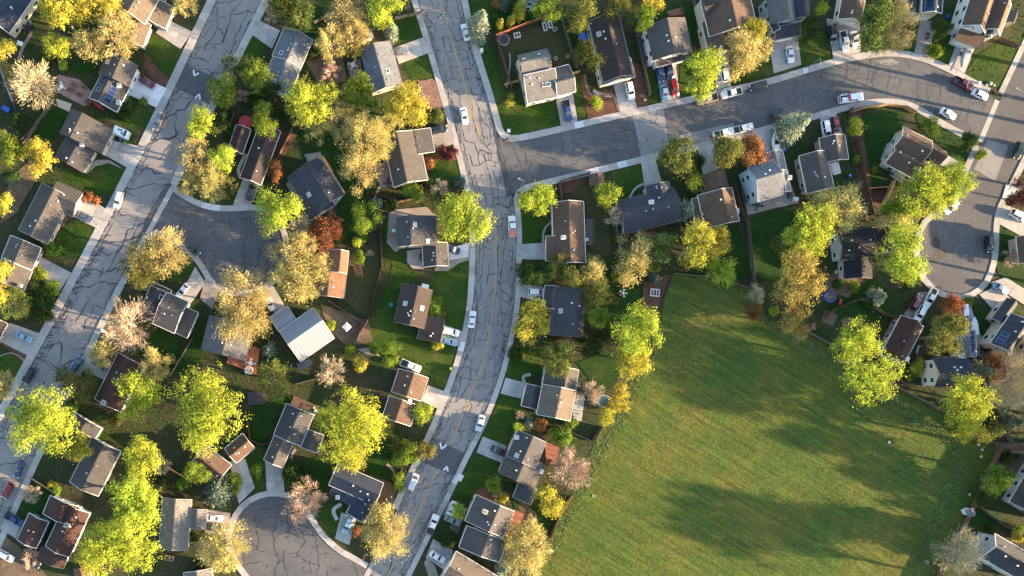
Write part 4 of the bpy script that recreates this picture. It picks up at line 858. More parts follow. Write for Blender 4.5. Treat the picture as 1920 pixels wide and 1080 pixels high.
add(HH('tan walled house at the right edge beside the pale sapling', 'tan').block((1945, 440), (1950, 490), (1908, 470), 3.2, 1.2, 'brown', t=.5))
# sheds
SH = 'garden sheds'
def shed(label, wall, p0, p1, p2, ez, rise, roof, t=.5): add(HH(label, wall, 'white', group=SH, name='shed', cat='shed').block(p0, p1, p2, ez, rise, roof, t, win=False, trim=False))
shed('small brown shed at the kerb side of a fenced yard', 'tan', (1132, 324), (1134, 346), (1108, 350), 2.2, .6, 'brown')
shed('small grey shed under the yellow tree beside a drive', 'beige', (698, 56), (701, 71), (681, 77), 2.2, .6, 'grey')
shed('dark rounded garden pavilion roof between two yellow green trees', 'tan', (495, 733), (497, 757), (466, 760), 2.4, .7, 'charcoal')
shed('small slate shed at the fence corner left of the speckled roof', 'grey', (715, 371), (719, 388), (701, 392), 2.1, .5, 'slate')
shed('blue roofed barn shed with cream doors in the top right yard', 'cream', (1909, 25), (1901, 47), (1886, 42), 2.4, 1.0, 'slate')
shed('white and grey shed in the corner of the park fence', 'white', (1823, 950), (1830, 963), (1816, 969), 2.2, .6, 'bluegrey')
shed('terracotta roofed garden shed at the bottom left edge', 'tan', (167, 1062), (171, 1085), (141, 1088), 2.3, .5, 'orange')
shed('brown shed lying at the edge of the park below tan trees', 'tan', (1529, 605), (1530, 618), (1514, 620), 2.0, .5, 'brown')
shed('pale lean to beside the white metal roofed house', 'white', (581, 672), (586, 684), (560, 692), 2.3, .3, 'grey')
for h in H: h.build()
# ---------------------------------------------------------------- yards: lawns, beds, drives, patios
def ragged(pts, amp=2.0, step=9.0):
    out = []; n = len(pts)
    for i in range(n):
        a, b_ = pts[i], pts[(i + 1) % n]; d = math.hypot(b_[0] - a[0], b_[1] - a[1]); m = max(1, int(d / step))
        for j in range(m): t = j / m; out.append((a[0] + (b_[0] - a[0]) * t + random.uniform(-amp, amp), a[1] + (b_[1] - a[1]) * t + random.uniform(-amp, amp)))
    return smooth(out, True, 1)
def lawn(pts, mat='lawn', it=0): flat('lawn', ragged(pts), mat)
for pts in ([(277, 70), (318, 60), (345, 95), (318, 148), (296, 130), (270, 95)], [(218, 200), (238, 192), (258, 195), (283, 212), (272, 242), (245, 240), (224, 225)],
    [(108, 318), (163, 325), (180, 310), (205, 306), (232, 320), (212, 362), (170, 365), (140, 345)], [(137, 410), (178, 430), (142, 490), (105, 465), (104, 440)],
    [(0, 665), (30, 662), (48, 680), (20, 730), (0, 735)], [(487, 70), (500, 85), (470, 130), (452, 105), (470, 62)],
    [(755, 105), (802, 100), (813, 145), (790, 148), (775, 150), (760, 135)], [(756, 32), (785, 27), (795, 67), (740, 84), (738, 40)],
    [(905, 80), (925, 95), (945, 168), (975, 178), (990, 195), (1043, 186), (1052, 236), (968, 255), (950, 248), (935, 225), (915, 160)],
    [(1073, 143), (1087, 140), (1102, 215), (1083, 227), (1076, 175)], [(1205, 118), (1228, 112), (1240, 190), (1218, 196)], [(1273, 120), (1300, 110), (1330, 150), (1320, 178), (1275, 183)],
    [(1366, 128), (1440, 95), (1449, 138), (1370, 161)], [(1496, 60), (1545, 55), (1562, 112), (1502, 123)], [(1610, 92), (1722, 50), (1713, 100), (1660, 95), (1616, 100)], [(1742, 60), (1795, 70), (1778, 122), (1742, 108)],
    [(1838, 100), (1880, 75), (1920, 70), (1882, 160), (1858, 165), (1806, 138)], [(808, 300), (860, 275), (868, 338), (850, 340), (812, 335)],
    [(1145, 322), (1202, 308), (1208, 345), (1180, 372), (1150, 380)], [(975, 395), (1030, 350), (1040, 375), (1030, 435), (1022, 455), (978, 457)],
    [(890, 470), (880, 490), (880, 510), (877, 580), (865, 620), (835, 608), (833, 598), (822, 590), (800, 540), (815, 508)],
    [(672, 640), (715, 560), (735, 500), (712, 430), (730, 400), (742, 470), (762, 500), (790, 515), (760, 530), (735, 600), (775, 630), (855, 652), (835, 735), (800, 700), (720, 670)],
    [(950, 650), (965, 660), (1010, 655), (1022, 690), (985, 715), (948, 705)], [(937, 740), (980, 748), (985, 790), (950, 838), (907, 822)], [(890, 850), (938, 868), (915, 930), (862, 940), (848, 935)],
    [(1408, 290), (1422, 270), (1438, 270), (1440, 288)], [(1297, 290), (1312, 290), (1320, 330), (1300, 345)], [(300, 530), (352, 480), (366, 498), (344, 528)],
    [(592, 958), (632, 940), (660, 965), (618, 1012), (600, 985)], [(455, 835), (490, 825), (497, 918), (478, 922), (460, 870)]):
    lawn(pts, 'lawn')
for pts in ([(125, 125), (175, 95), (182, 130), (160, 142), (135, 138)], [(55, 262), (78, 205), (130, 205), (105, 260), (65, 290)], [(20, 955), (75, 915), (110, 930), (85, 965), (55, 962)],
    [(250, 660), (295, 615), (345, 640), (320, 700), (290, 690)], [(325, 690), (362, 632), (390, 610), (375, 680), (350, 715)], [(470, 760), (520, 745), (555, 740), (490, 840), (470, 830)],
    [(690, 810), (745, 800), (735, 900), (690, 890)], [(1610, 215), (1700, 210), (1690, 250), (1660, 310), (1640, 355), (1618, 330)], [(1715, 215), (1748, 212), (1830, 260), (1800, 310), (1778, 285), (1725, 240)],
    [(1396, 415), (1485, 385), (1500, 420), (1480, 520), (1420, 530)], [(1342, 430), (1385, 420), (1408, 520), (1350, 540), (1330, 470)], [(1868, 420), (1910, 440), (1925, 560), (1880, 530), (1868, 500)],
    [(1820, 560), (1855, 610), (1850, 650), (1830, 600)], [(1540, 565), (1640, 520), (1680, 560), (1640, 600), (1560, 600)], [(1790, 1000), (1830, 940), (1880, 960), (1850, 1000)],
    [(520, 20), (620, 5), (600, 60), (580, 70)], [(590, 85), (625, 160), (610, 200), (575, 180)], [(545, 250), (650, 225), (690, 370), (650, 460), (630, 420), (640, 340)],
    [(870, 0), (965, 0), (1010, 38), (930, 60), (905, 60)], [(560, 880), (600, 850), (620, 900), (595, 935), (575, 920)], [(1105, 360), (1148, 350), (1145, 470), (1105, 500)], [(1130, 660), (1180, 690), (1130, 740), (1080, 680)], [(1115, 540), (1205, 520), (1205, 595), (1140, 620)], [(955, 900), (1000, 930), (1045, 960), (1025, 1010), (975, 1000), (965, 950)],
    [(1225, 20), (1300, 0), (1310, 60), (1295, 90)], [(1060, 60), (1105, 45), (1110, 90), (1075, 120)]):
    lawn(pts, 'lawn_dark')
for pts in ([(928, 72), (1050, 40), (1080, 130), (1040, 130), (1025, 88), (968, 100), (975, 150), (945, 165)], [(1040, 345), (1105, 330), (1140, 400), (1145, 480), (1102, 490), (1098, 375)], [(650, 465), (710, 455), (715, 520), (690, 600), (645, 565)], [(1330, 445), (1350, 440), (1350, 470), (1335, 470)]):
    lawn(pts, 'lawn_dry')
for pts, m in (([(270, 98), (296, 131), (317, 149), (311, 166), (284, 150), (266, 122)], 'mulch'), ([(784, 152), (812, 147), (824, 165), (830, 205), (800, 215), (785, 190)], 'redgravel'),
    ([(1185, 118), (1200, 120), (1218, 196), (1193, 202), (1186, 175)], 'mulch'), ([(1087, 140), (1094, 138), (1102, 175), (1110, 182), (1152, 174), (1160, 212), (1102, 224)], 'mulch'),
    ([(890, 920), (918, 905), (925, 930), (905, 955), (880, 950)], 'mulch'), ([(1590, 215), (1612, 210), (1640, 380), (1625, 420), (1600, 300)], 'mulch'), ([(1632, 355), (1665, 358), (1650, 390), (1630, 385)], 'mulch'),
    ([(1205, 530), (1262, 514), (1232, 595), (1205, 596)], 'mulch'), ([(0, 640), (45, 680), (55, 665), (12, 640)], 'mulch'), ([(1575, 600), (1592, 592), (1596, 610), (1580, 618)], 'dirt'), ([(1545, 580), (1570, 590), (1560, 612), (1540, 605)], 'dirt'), ([(1040, 345), (1100, 330), (1095, 345), (1060, 365)], 'mulch'),
    ([(1650, 700), (1690, 680), (1700, 720), (1680, 730)], 'dirt'), ([(500, 240), (560, 250), (530, 300), (515, 300)], 'mulch'), ([(690, 890), (735, 905), (745, 950), (715, 945)], 'dirt'), ([(975, 930), (1010, 970), (1000, 1010), (970, 990)], 'dirt'), ([(20, 330), (60, 300), (80, 320), (30, 400), (0, 420)], 'dirt'), ([(570, 110), (640, 100), (650, 150), (600, 165)], 'dirt'), ([(1860, 830), (1930, 830), (1920, 900), (1870, 870)], 'dirt'), ([(1570, 500), (1620, 520), (1590, 560), (1540, 540)], 'dirt'), ([(600, 570), (690, 600), (700, 640), (650, 650), (620, 620)], 'dirt'), ([(0, 1000), (30, 1020), (90, 1080), (0, 1090)], 'dirt'), ([(860, 960), (880, 955), (860, 1000), (840, 990)], 'dirt'), ([(1110, 180), (1150, 174), (1150, 174), (1148, 168), (1112, 172)], 'mulch'),
    ([(110, 820), (180, 800), (140, 900), (100, 880)], 'yard')):
    flat('planting_bed', ragged(pts, 1.6), m)
for pts, m in (([(742, 393), (800, 388), (812, 400), (820, 405), (760, 408), (748, 470), (740, 472), (725, 455), (729, 400)], 'gravel'), ([(763, 470), (792, 466), (794, 505), (774, 504), (763, 492)], 'concrete_old'), ([(843, 487), (882, 478), (882, 487), (862, 493), (840, 508), (815, 508), (815, 503)], 'gravel'),
    ([(1395, 405), (1396, 380), (1480, 340), (1496, 380)], 'concrete_old'), ([(1650, 300), (1662, 270), (1690, 255), (1700, 330), (1690, 345), (1668, 330)], 'concrete'), ([(700, 310), (730, 300), (738, 352), (712, 350)], 'flagstone'), ([(110, 140), (150, 150), (175, 175), (160, 200), (120, 180), (105, 170)], 'flagstone'),
    ([(570, 290), (600, 285), (648, 362), (630, 385), (615, 372)], 'concrete_old'), ([(536, 345), (546, 338), (572, 380), (562, 392)], 'concrete_old'), ([(650, 120), (676, 110), (682, 150), (660, 155)], 'flagstone'), ([(1830, 620), (1850, 640), (1840, 672), (1830, 665)], 'concrete_old'), ([(1075, 745), (1096, 745), (1090, 790), (1074, 786)], 'concrete'), ([(800, 285), (815, 280), (812, 292), (792, 305)], 'redgravel'), ([(205, 300), (232, 318), (205, 306), (180, 312), (165, 325), (158, 322), (180, 300)], 'gravel'), ([(668, 655), (700, 650), (715, 670), (690, 665)], 'gravel'), ([(795, 1055), (800, 1045), (815, 1060), (822, 1080), (805, 1085)], 'gravel'), ([(35, 15), (60, 40), (55, 60), (35, 50)], 'concrete_old'), ([(105, 185), (135, 195), (130, 210), (108, 200)], 'stone')):
    flat('paved_patch', pts, m)
D = [((310, 35), (360, 60), (338, 92), (292, 62), 3, 3, 'drive of the tan stepped house at top left', 'concrete'), ((250, 138), (313, 166), (293, 202), (238, 176), 3, 3, 'pale new drive with the maroon car', 'concrete_new'), ((205, 262), (270, 276), (238, 314), (195, 290), 3, 2, 'drive below the white camper', 'concrete'),
 ((158, 366), (199, 392), (181, 428), (135, 405), 3, 2, 'drive with the grey car at left', 'concrete'), ((74, 480), (135, 512), (112, 545), (58, 515), 3, 2, 'drive by the small bushes at left', 'concrete'), ((18, 605), (75, 625), (55, 668), (0, 640), 3, 2, 'drive with the teal blue car at left', 'concrete'), ((20, 960), (45, 975), (30, 1010), (0, 990), 2, 2, 'drive with the blue pickup', 'concrete'),
 ((480, 35), (525, 58), (510, 92), (468, 62), 3, 2, 'drive of the blue grey house', 'concrete'), ((738, 90), (800, 68), (808, 98), (748, 120), 4, 2, 'drive running to the top of the centre street', 'concrete'), ((760, 238), (812, 228), (815, 262), (770, 280), 2, 2, 'reddish drive with the dark hatchback', 'concrete_old') if False else ((810, 240), (846, 232), (852, 270), (814, 280), 2, 2, 'pinkish drive with the dark hatchback', 'concrete_old'),
 ((456, 334), (488, 346), (470, 386), (437, 384), 2, 3, 'drive with the small black car', 'concrete'), ((490, 540), (512, 535), (535, 575), (515, 590), 2, 3, 'drive leading to the metal roofed house', 'concrete'), ((366, 500), (385, 530), (355, 572), (335, 560), 2, 3, 'drive with the white car by the stepped house', 'concrete'), ((385, 520), (410, 545), (398, 580), (375, 560), 2, 2, 'path beside the dark turning circle', 'concrete_old'),
 ((430, 865), (460, 860), (478, 915), (448, 945), 2, 4, 'fan shaped drive above the bottom circle', 'concrete'), ((497, 862), (530, 877), (534, 925), (500, 920), 2, 3, 'curved drive above the bottom circle', 'concrete'), ((640, 960), (668, 972), (655, 1022), (628, 1010), 2, 3, 'drive with the pale blue wagon', 'concrete'), ((388, 955), (432, 962), (430, 1005), (384, 998), 2, 2, 'drive with white and navy cars side by side', 'concrete_old'),
 ((165, 668), (205, 690), (195, 712), (152, 692), 2, 2, 'shaded drive under the tan tree', 'concrete'), ((826, 606), (868, 622), (862, 650), (822, 640), 2, 2, 'drive with a white and a blue car', 'concrete'), ((802, 722), (845, 738), (828, 770), (790, 752), 2, 2, 'sunlit drive beside the brown house', 'concrete'), ((842, 466), (880, 455), (878, 482), (842, 488), 3, 2, 'drive below the bright tree beside the speckled roof', 'concrete_new'),
 ((975, 458), (1024, 455), (1024, 487), (975, 486), 3, 2, 'drive of the long brown ranch house', 'concrete'), ((975, 533), (1018, 537), (1018, 570), (972, 555), 3, 2, 'drive with the white and black car', 'concrete'), ((948, 708), (985, 718), (980, 748), (938, 738), 3, 2, 'drive left of the tan and dark house', 'concrete'), ((905, 818), (950, 836), (940, 868), (893, 848), 3, 2, 'drive with the black car by the two gables', 'concrete'), ((812, 1010), (850, 1032), (835, 1070), (798, 1045), 2, 2, 'drive with the white sedan at the bottom', 'concrete'), ((842, 940), (880, 955), (860, 985), (832, 965), 2, 2, 'drive half hidden under a small bright tree', 'concrete'),
 ((1042, 186), (1074, 176), (1083, 228), (1052, 238), 2, 3, 'drive with the blue pickup by the corner house', 'concrete'), ((1150, 158), (1178, 150), (1194, 202), (1162, 211), 2, 3, 'drive with the white wagon by the brown gable', 'concrete'), ((1227, 118), (1265, 108), (1275, 183), (1240, 192), 2, 4, 'drive packed with blue and red cars', 'concrete'), ((1342, 108), (1365, 100), (1370, 162), (1342, 168), 2, 3, 'drive with the white van by the bright tree', 'concrete'), ((1442, 85), (1495, 70), (1502, 122), (1450, 138), 2, 3, 'wide drive with one white car', 'concrete'), ((1549, 35), (1612, 42), (1613, 98), (1562, 110), 3, 3, 'drive with three parked vehicles', 'concrete'), ((1724, 40), (1753, 40), (1742, 108), (1714, 100), 2, 4, 'drive with a motorcycle', 'concrete_old'), ((1795, 75), (1826, 92), (1808, 138), (1778, 122), 2, 3, 'drive with a covered boat', 'concrete'),
 ((1202, 306), (1228, 297), (1240, 340), (1208, 348), 2, 3, 'drive of the wide slate house', 'concrete'), ((1308, 280), (1337, 272), (1345, 318), (1318, 328), 2, 3, 'drive between two leafy trees', 'concrete'), ((1416, 252), (1448, 245), (1464, 285), (1434, 292), 2, 3, 'drive of the light blue house', 'concrete'), ((1448, 246), (1470, 242), (1474, 282), (1464, 284), 1, 3, 'side strip where the white boat stands', 'gravel'), ((1537, 220), (1566, 210), (1580, 252), (1543, 258), 2, 3, 'drive with white and maroon cars', 'concrete'), ((1765, 285), (1800, 305), (1790, 325), (1760, 308), 2, 2, 'drive of the brown corner house', 'concrete'),
 ((1880, 382), (1925, 400), (1945, 460), (1872, 420), 2, 2, 'pale drive at the right edge', 'concrete'), ((1724, 548), (1757, 545), (1725, 608), (1694, 590), 2, 4, 'drive crowded with trucks by the maroon house', 'concrete_old'), ((1795, 560), (1815, 556), (1832, 620), (1805, 625), 2, 3, 'drive with the white van by the red tree', 'concrete'), ((1835, 552), (1868, 535), (1905, 570), (1870, 590), 3, 3, 'drive fanning out at the right circle', 'concrete'), ((1855, 530), (1885, 520), (1925, 545), (1925, 575), 3, 2, 'drive with the blue grey hatchback', 'concrete'), ((1886, 345), (1925, 350), (1925, 372), (1878, 372), 2, 1, 'pale walk pad at the right edge', 'concrete_new')]
for d in D: drive(d[:4], d[4], d[5], d[6] if d[6].startswith('drive') else d[6], d[7])
# garden walks
def walk(pts, wpx, mat, label=None):
    P = resample(smooth(pts), step=5); a = []; b_ = []
    for i, p in enumerate(P):
        q = P[max(i - 1, 0)]; r = P[min(i + 1, len(P) - 1)]; d = math.hypot(r[0] - q[0], r[1] - q[1]) or 1; nx, ny = -(r[1] - q[1]) / d * wpx / 2, (r[0] - q[0]) / d * wpx / 2; a.append((p[0] + nx, p[1] + ny)); b_.append((p[0] - nx, p[1] - ny))
    v = [(*G(*p), ZC[0] + .0012) for p in a] + [(*G(*p), ZC[0] + .0012) for p in b_]; ZC[0] += .0012; n = len(a)
    mk('garden_path', v, [(i, i + 1, n + i + 1, n + i) for i in range(n - 1)], MATS[mat])['kind'] = 'structure'
walk([(1040, 412), (1022, 425), (1018, 440), (1018, 455)], 4, 'concrete'); walk([(1180, 372), (1190, 352), (1207, 345)], 4, 'concrete'); walk([(1150, 180), (1125, 178), (1112, 170)], 6, 'concrete'); walk([(545, 870), (548, 850), (555, 842)], 5, 'concrete_old'); walk([(452, 335), (445, 320), (455, 300), (462, 288)], 6, 'concrete'); walk([(632, 975), (622, 955), (640, 945)], 7, 'concrete')
walk([(88, 470), (98, 440), (118, 415), (122, 405)], 5, 'concrete'); walk([(60, 60), (40, 95), (35, 115)], 6, 'flagstone'); walk([(712, 350), (705, 365), (702, 375)], 4, 'concrete_old'); walk([(0, 820), (0, 822)], 1, 'concrete') if False else None
walk([(0, 668), (20, 660), (38, 668), (48, 680)], 1.5, 'concrete'); walk([(1096, 140), (1098, 160), (1106, 178), (1118, 182), (1150, 174), (1160, 208)], 5, 'redgravel'); walk([(950, 165), (957, 120), (955, 100)], 2, 'stone'); walk([(985, 722), (978, 705), (995, 702)], 6, 'concrete'); walk([(1000, 560), (1000, 575), (1018, 575)], 5, 'concrete'); walk([(725, 870), (742, 885), (740, 920)], 5, 'flagstone')

# real blades and litter: loose tufts standing on the ground
def in_poly(X, Y, poly):
    c = np.zeros(len(X), bool); n = len(poly)
    for i in range(n):
        (x1, y1), (x2, y2) = poly[i], poly[(i + 1) % n]
        if y1 == y2: continue
        c ^= ((y1 > Y) != (y2 > Y)) & (X < (x2 - x1) * (Y - y1) / (y2 - y1) + x1)
    return c
def tufts(name, X, Y, size, mat, label, flatness=0.6):
    n = len(X); C = np.stack([(X - 960) * S, (540 - Y) * S, np.full(n, 0.075)], 1); C[:, 2] += rng.uniform(0, .03, n)
    nr = rand_dirs(n); nr[:, 2] = np.abs(nr[:, 2]) + flatness; nr /= np.linalg.norm(nr, axis=1, keepdims=True)
    o = fast_quads(name, quads_at(C, nr, rng.uniform(.5, 1.4, n) * size, .6), MATS[mat]); tag(o, label, None, None, 'stuff')
leaf_mat('blade', (0.078, 0.100, 0.024), 0.5, 0.2, 0.0); leaf_mat('weed', (0.095, 0.125, 0.045), 0.5, 0.2, 0.0); leaf_mat('litter', (0.070, 0.052, 0.032), 0.6, 0.05, 0.0); leaf_mat('yardgrass', (0.030, 0.058, 0.010), 0.6, 0.2, 0.0)
X = rng.uniform(960, 1880, 60000); Y = rng.uniform(505, 1150, 60000); k = in_poly(X, Y, PARK); X, Y = X[k], Y[k]
tufts('grass', X, Y, .26, 'leaf_blade', 'rough mown grass blades covering the park lawn', 2.2)
# weedy strip along the upper right and right edges, and by the gardens on the left
t = rng.uniform(0, 1, 5200); P_ = resample([(1400, 560), (1480, 625), (1560, 680), (1660, 745), (1770, 815), (1800, 860), (1770, 950), (1720, 1060)], 200); q = np.array(P_)[(t * 199).astype(int)] + rng.normal(size=(5200, 2)) * 6.5
k = in_poly(q[:, 0], q[:, 1], PARK); tufts('weeds', q[k, 0], q[k, 1], .5, 'leaf_weed', 'pale weedy strip along the right edges of the park', 1.5)
P_ = resample([(1235, 640), (1190, 720), (1150, 800), (1110, 880), (1075, 940), (1030, 1040)], 200); t = rng.uniform(0, 1, 2600); q = np.array(P_)[(t * 199).astype(int)] + rng.normal(size=(2600, 2)) * 7
k = in_poly(q[:, 0], q[:, 1], PARK); tufts('weeds', q[k, 0], q[k, 1], .5, 'leaf_weed', 'pale weedy strip along the left edge of the park', 1.5)
X = rng.uniform(-20, 1940, 120000); Y = rng.uniform(-20, 1100, 120000); bad = in_poly(X, Y, PARK)
for r_ in ROADS: bad |= in_poly(X, Y, r_)
for d in D: bad |= in_poly(X, Y, d[:4])
for pl in (L_left, L_right, M_left, M_right, R_up, R_low, bulb3, C1, C2, FR_left, FR_right):
    Q = np.array(resample(pl, 260))
    for a in range(0, 260, 2): bad |= ((X - Q[a, 0]) ** 2 + (Y - Q[a, 1]) ** 2) < 15 ** 2
X, Y = X[~bad], Y[~bad]; g = (np.sin(X * .043 + 1.3 * np.sin(Y * .031)) + np.sin(Y * .057 + 1.7 * np.sin(X * .021)) + rng.normal(size=len(X)) * .6) > 0.1
tufts('grass', X[g], Y[g], .40, 'leaf_yardgrass', 'uneven grass tufts growing in the yards', .8); tufts('leaf_litter', X[~g][::4], Y[~g][::4], .36, 'leaf_litter', 'fallen leaves and litter lying in the yards', 1.2)
# ---------------------------------------------------------------- vehicles: x, y, heading (degrees clockwise from right), type, paint, label
for a in [(276, 154, 30, 'sedan', 'maroon', 'maroon car on the pale new driveway at upper left'), (296, 229, 108, 'suv', 'grey', 'grey car parked at the left kerb above the camper drive'), (222, 375, 107, 'suv', 'silver', 'silver and tan car at the left kerb opposite the turning circle'),
 (160, 406, 28, 'sedan', 'grey', 'grey car on the drive of the long taupe ranch'), (362, 467, 45, 'suv', 'green', 'dark green car at the kerb of the dark turning circle'), (45, 631, 27, 'sedan', 'ltblue', 'teal blue car alone on a drive at the left edge'),
 (53, 705, 122, 'suv', 'black', 'black car parked at the lower left kerb'), (144, 683, -58, 'suv', 'teal', 'deep teal car at the right kerb of the left street'), (186, 684, 30, 'sedan', 'navy', 'blue car half hidden by the tan round tree'), (343, 545, 130, 'sedan', 'white', 'white car in front of the stepped grey house'),
 (36, 880, 115, 'sedan', 'blue', 'bright blue car on the street beside the yellow green cottonwood'), (14, 920, 122, 'suv', 'red', 'red car on the left street near the bottom left'), (28, 974, 30, 'pickup', 'blue', 'blue pickup by the maroon garage'), (11, 1042, 30, 'suv', 'white', 'white car cut by the left edge near the bottom'),
 (750, 98, -15, 'sedan', 'grey', 'dark car nosing out beside the pale grey house'), (873, 60, -105, 'sedan', 'white', 'white car with dark roof glass near the top of the centre street'), (870, 217, 77, 'sedan', 'white', 'white car driving on the centre street above the junction'), (1063, 208, 78, 'pickup', 'blue', 'blue pickup on the drive of the corner house'), (823, 243, -12, 'suv', 'black', 'dark hatchback on the pinkish drive'),
 (1181, 170, 78, 'suv', 'white', 'white wagon on the drive beside the brown gable'), (1237, 138, 78, 'suv', 'blue', 'left blue car of the packed drive nearest the garage'), (1254, 132, 78, 'suv', 'navy', 'blue car with pale windows right of the other blue one'), (1246, 174, 80, 'sedan', 'ltblue', 'blue grey car at the street end of the packed drive'), (1263, 165, 76, 'suv', 'red', 'red car with dark roof at the end of the packed drive'),
 (1357, 137, -98, 'van', 'white', 'white car on the drive right of the bright green tree'), (1371, 175, 166, 'pickup', 'white', 'white pickup with black bed on the upper kerb'), (1421, 162, 164, 'suv', 'black', 'black car parked on the upper kerb of the right road'), (1326, 186, 164, 'pickup', 'tan', 'tan pickup at the kerb below the bright green tree'), (1481, 102, 80, 'sedan', 'white', 'white car alone on the wide drive'),
 (1357, 249, -14, 'pickup', 'white', 'white pickup with black bed at the lower kerb above the olive tree'), (1393, 241, -14, 'pickup', 'white', 'white pickup with black bed at the lower kerb nearest the spruce'), (1463, 213, -14, 'sedan', 'black', 'dark car beside the top of the pale spruce'),
 (1560, 64, 82, 'suv', 'black', 'black car at the left of three on a drive'), (1582, 78, 80, 'pickup', 'silver', 'silver pickup in the middle of three vehicles on a drive'), (1602, 74, 78, 'sedan', 'white', 'white car at the right of three on a drive'), (1806, 157, 27, 'pickup', 'maroon', 'red pickup at the outer kerb of the right bend'), (1838, 177, 24, 'sedan', 'white', 'white car just right of the red pickup on the bend'), (1778, 213, 28, 'sedan', 'white', 'white car at the inner kerb of the right bend'),
 (1548, 243, 80, 'van', 'white', 'white van on the drive of the two winged grey house'), (1565, 235, 80, 'suv', 'maroon', 'maroon car with dark roof right of the white van'), (470, 362, 106, 'sedan', 'black', 'small black car on the drive by the dark circle'), (848, 467, 20, 'sedan', 'blue', 'blue car under the bright yellow green tree by the centre street'),
 (1784, 388, 136, 'sedan', 'white', 'white car tucked under trees beside the right circle'), (1855, 457, 86, 'suv', 'black', 'black car at the right kerb of the right circle'), (1909, 282, 105, 'suv', 'green', 'dark green car at the right edge of the picture'), (1909, 405, 28, 'suv', 'white', 'white car beside the dark red tree'), (1876, 541, 32, 'sedan', 'ltblue', 'blue grey hatchback on the drive below the right circle'),
 (1717, 566, -58, 'suv', 'maroon', 'maroon car beside the white trucks'), (1743, 559, 118, 'pickup', 'white', 'white pickup with dark bed nearest the right circle'), (1724, 588, 118, 'suv', 'white', 'white car behind the white pickup by the maroon house'), (1806, 586, 86, 'van', 'white', 'white van between the red tree and the white boat'),
 (504, 568, 57, 'sedan', 'white', 'white car beside the pale budding tree by the metal roof'), (885, 599, -82, 'sedan', 'white', 'white car at the left kerb in the middle of the centre street'), (845, 622, 13, 'suv', 'white', 'white car on the drive of the pale green house'), (841, 640, 14, 'sedan', 'ltblue', 'blue car beside the white one by the pale green house'), (770, 686, 22, 'pickup', 'white', 'white pickup parked behind the brown roofed house'),
 (1006, 548, 3, 'suv', 'white', 'white and black car under the dark trees right of the street'), (900, 793, 106, 'sedan', 'silver', 'pale car at the right kerb of the centre street'), (652, 984, 112, 'suv', 'ltblue', 'pale blue wagon beside the slate blue house'), (774, 904, -66, 'van', 'silver', 'silver car at the left kerb below the speed hump'), (402, 971, 7, 'sedan', 'white', 'white car beside the navy car by the speckled roof'), (400, 989, 7, 'sedan', 'navy', 'navy car below the white one by the speckled roof'),
 (936, 846, 24, 'sedan', 'black', 'black car beside the house with two gables'), (820, 1044, 30, 'sedan', 'white', 'white car on the drive at the bottom edge'), (847, 955, 112, 'sedan', 'white', 'white car peeping out from a small bright tree'), (61, 1054, 28, 'suv', 'black', 'dark vehicle beside the pink bare shrub at bottom left'), (848, 975, 25, 'sedan', 'grey', 'dark covered car beside the big dark roof')]:
    car(*a)
car(811, 983, -68, 'pickup', 'white', 'white pickup with black bed cover at the right kerb near the bottom', 'black')
t = car(960, 424, -92, 'pickup', 'white', 'white and salmon red pickup at the right kerb below the junction', 'paint_salmon')
t = car(1596, 184, -9, 'pickup', 'white', 'white and red utility truck with ladder rack on the right road'); t.scale = (1.16, 1.1, 1.1)
mb = MB()
for sy in (-1.02, .74): mb.box(-2.8, sy, .9, -1.1, sy + .28, 1.75)
mb.build('tool_box', MATS['white'], t); mb = MB(); mb.box(-2.7, -.2, 1.5, .6, .2, 1.62); mb.box(-2.6, -.66, 1.3, -1.3, -.2, 1.7); mb.build('boom', MATS['white'], t); mb = MB(); mb.box(-1.25, -.95, 1.0, -1.0, .95, 1.95); mb.box(-2.87, -.9, .6, -2.82, .9, .95); mb.build('red_panel', MATS['red'], t); mb = MB(); mb.box(-2.4, .5, 1.76, -.2, .56, 1.84); mb.box(-2.4, .9, 1.76, -.2, .96, 1.84); [mb.box(-2.4 + k * .3, .56, 1.77, -2.36 + k * .3, .9, 1.83) for k in range(8)]; mb.build('ladder', MATS['steel'], t)
def boat(px, py, ang, Ln, Wd, label, mat, rub):
    x, y = W3(px, py, .9); r = tag(empty('boat', (x, y, .17), math.radians(-ang)), label, 'boat', 'boats on trailers'); mb = MB(); st = []
    for k in range(9):
        f = k / 8; wd = Wd / 2 * (1 - max(0, (f - .45) / .55) ** 2.2) if f < 1 else .04; xx = -Ln / 2 + Ln * f
        st.append((xx, max(wd, .05), .45 + .35 * f ** 3, .95 + .25 * f ** 2, 1.15 + .28 * f ** 2 - .2 * abs(f - .5), max(wd * .55, .03)))
    loft(st, mb); mb.build('hull', MATS[mat], r); mb = MB(); mb.beam((-Ln / 2, 0, .3), (Ln / 2 + 1.0, 0, .3), .12, .1); mb.beam((-Ln * .2, -Wd / 2, .3), (-Ln * .2, Wd / 2, .3), .1, .1); mb.build('trailer', MATS['steel'], r)
    for sy in (-1, 1): mb = MB(); mb.tube((-Ln * .2, sy * Wd / 2 - .1, .3), (-Ln * .2, sy * Wd / 2 + .1, .3), .3, .3, 10); mb.build('wheel', MATS['rubber'], r)
    if rub: mb = MB(); mb.box(-Ln * .12, -.5, 1.12, Ln * .05, .5, 1.5); mb.build('console', MATS['glass_dark'], r)
boat(1809, 109, 112, 5.4, 2.0, 'boat under a grey cover on the drive of the white gabled house', 'canvas_grey', False)
boat(1454, 267, -98, 5.6, 2.0, 'white boat beside the spruce and the light blue house', 'white', True)
boat(1827, 611, -98, 4.9, 1.8, 'white boat beside the white van at right', 'white', False)
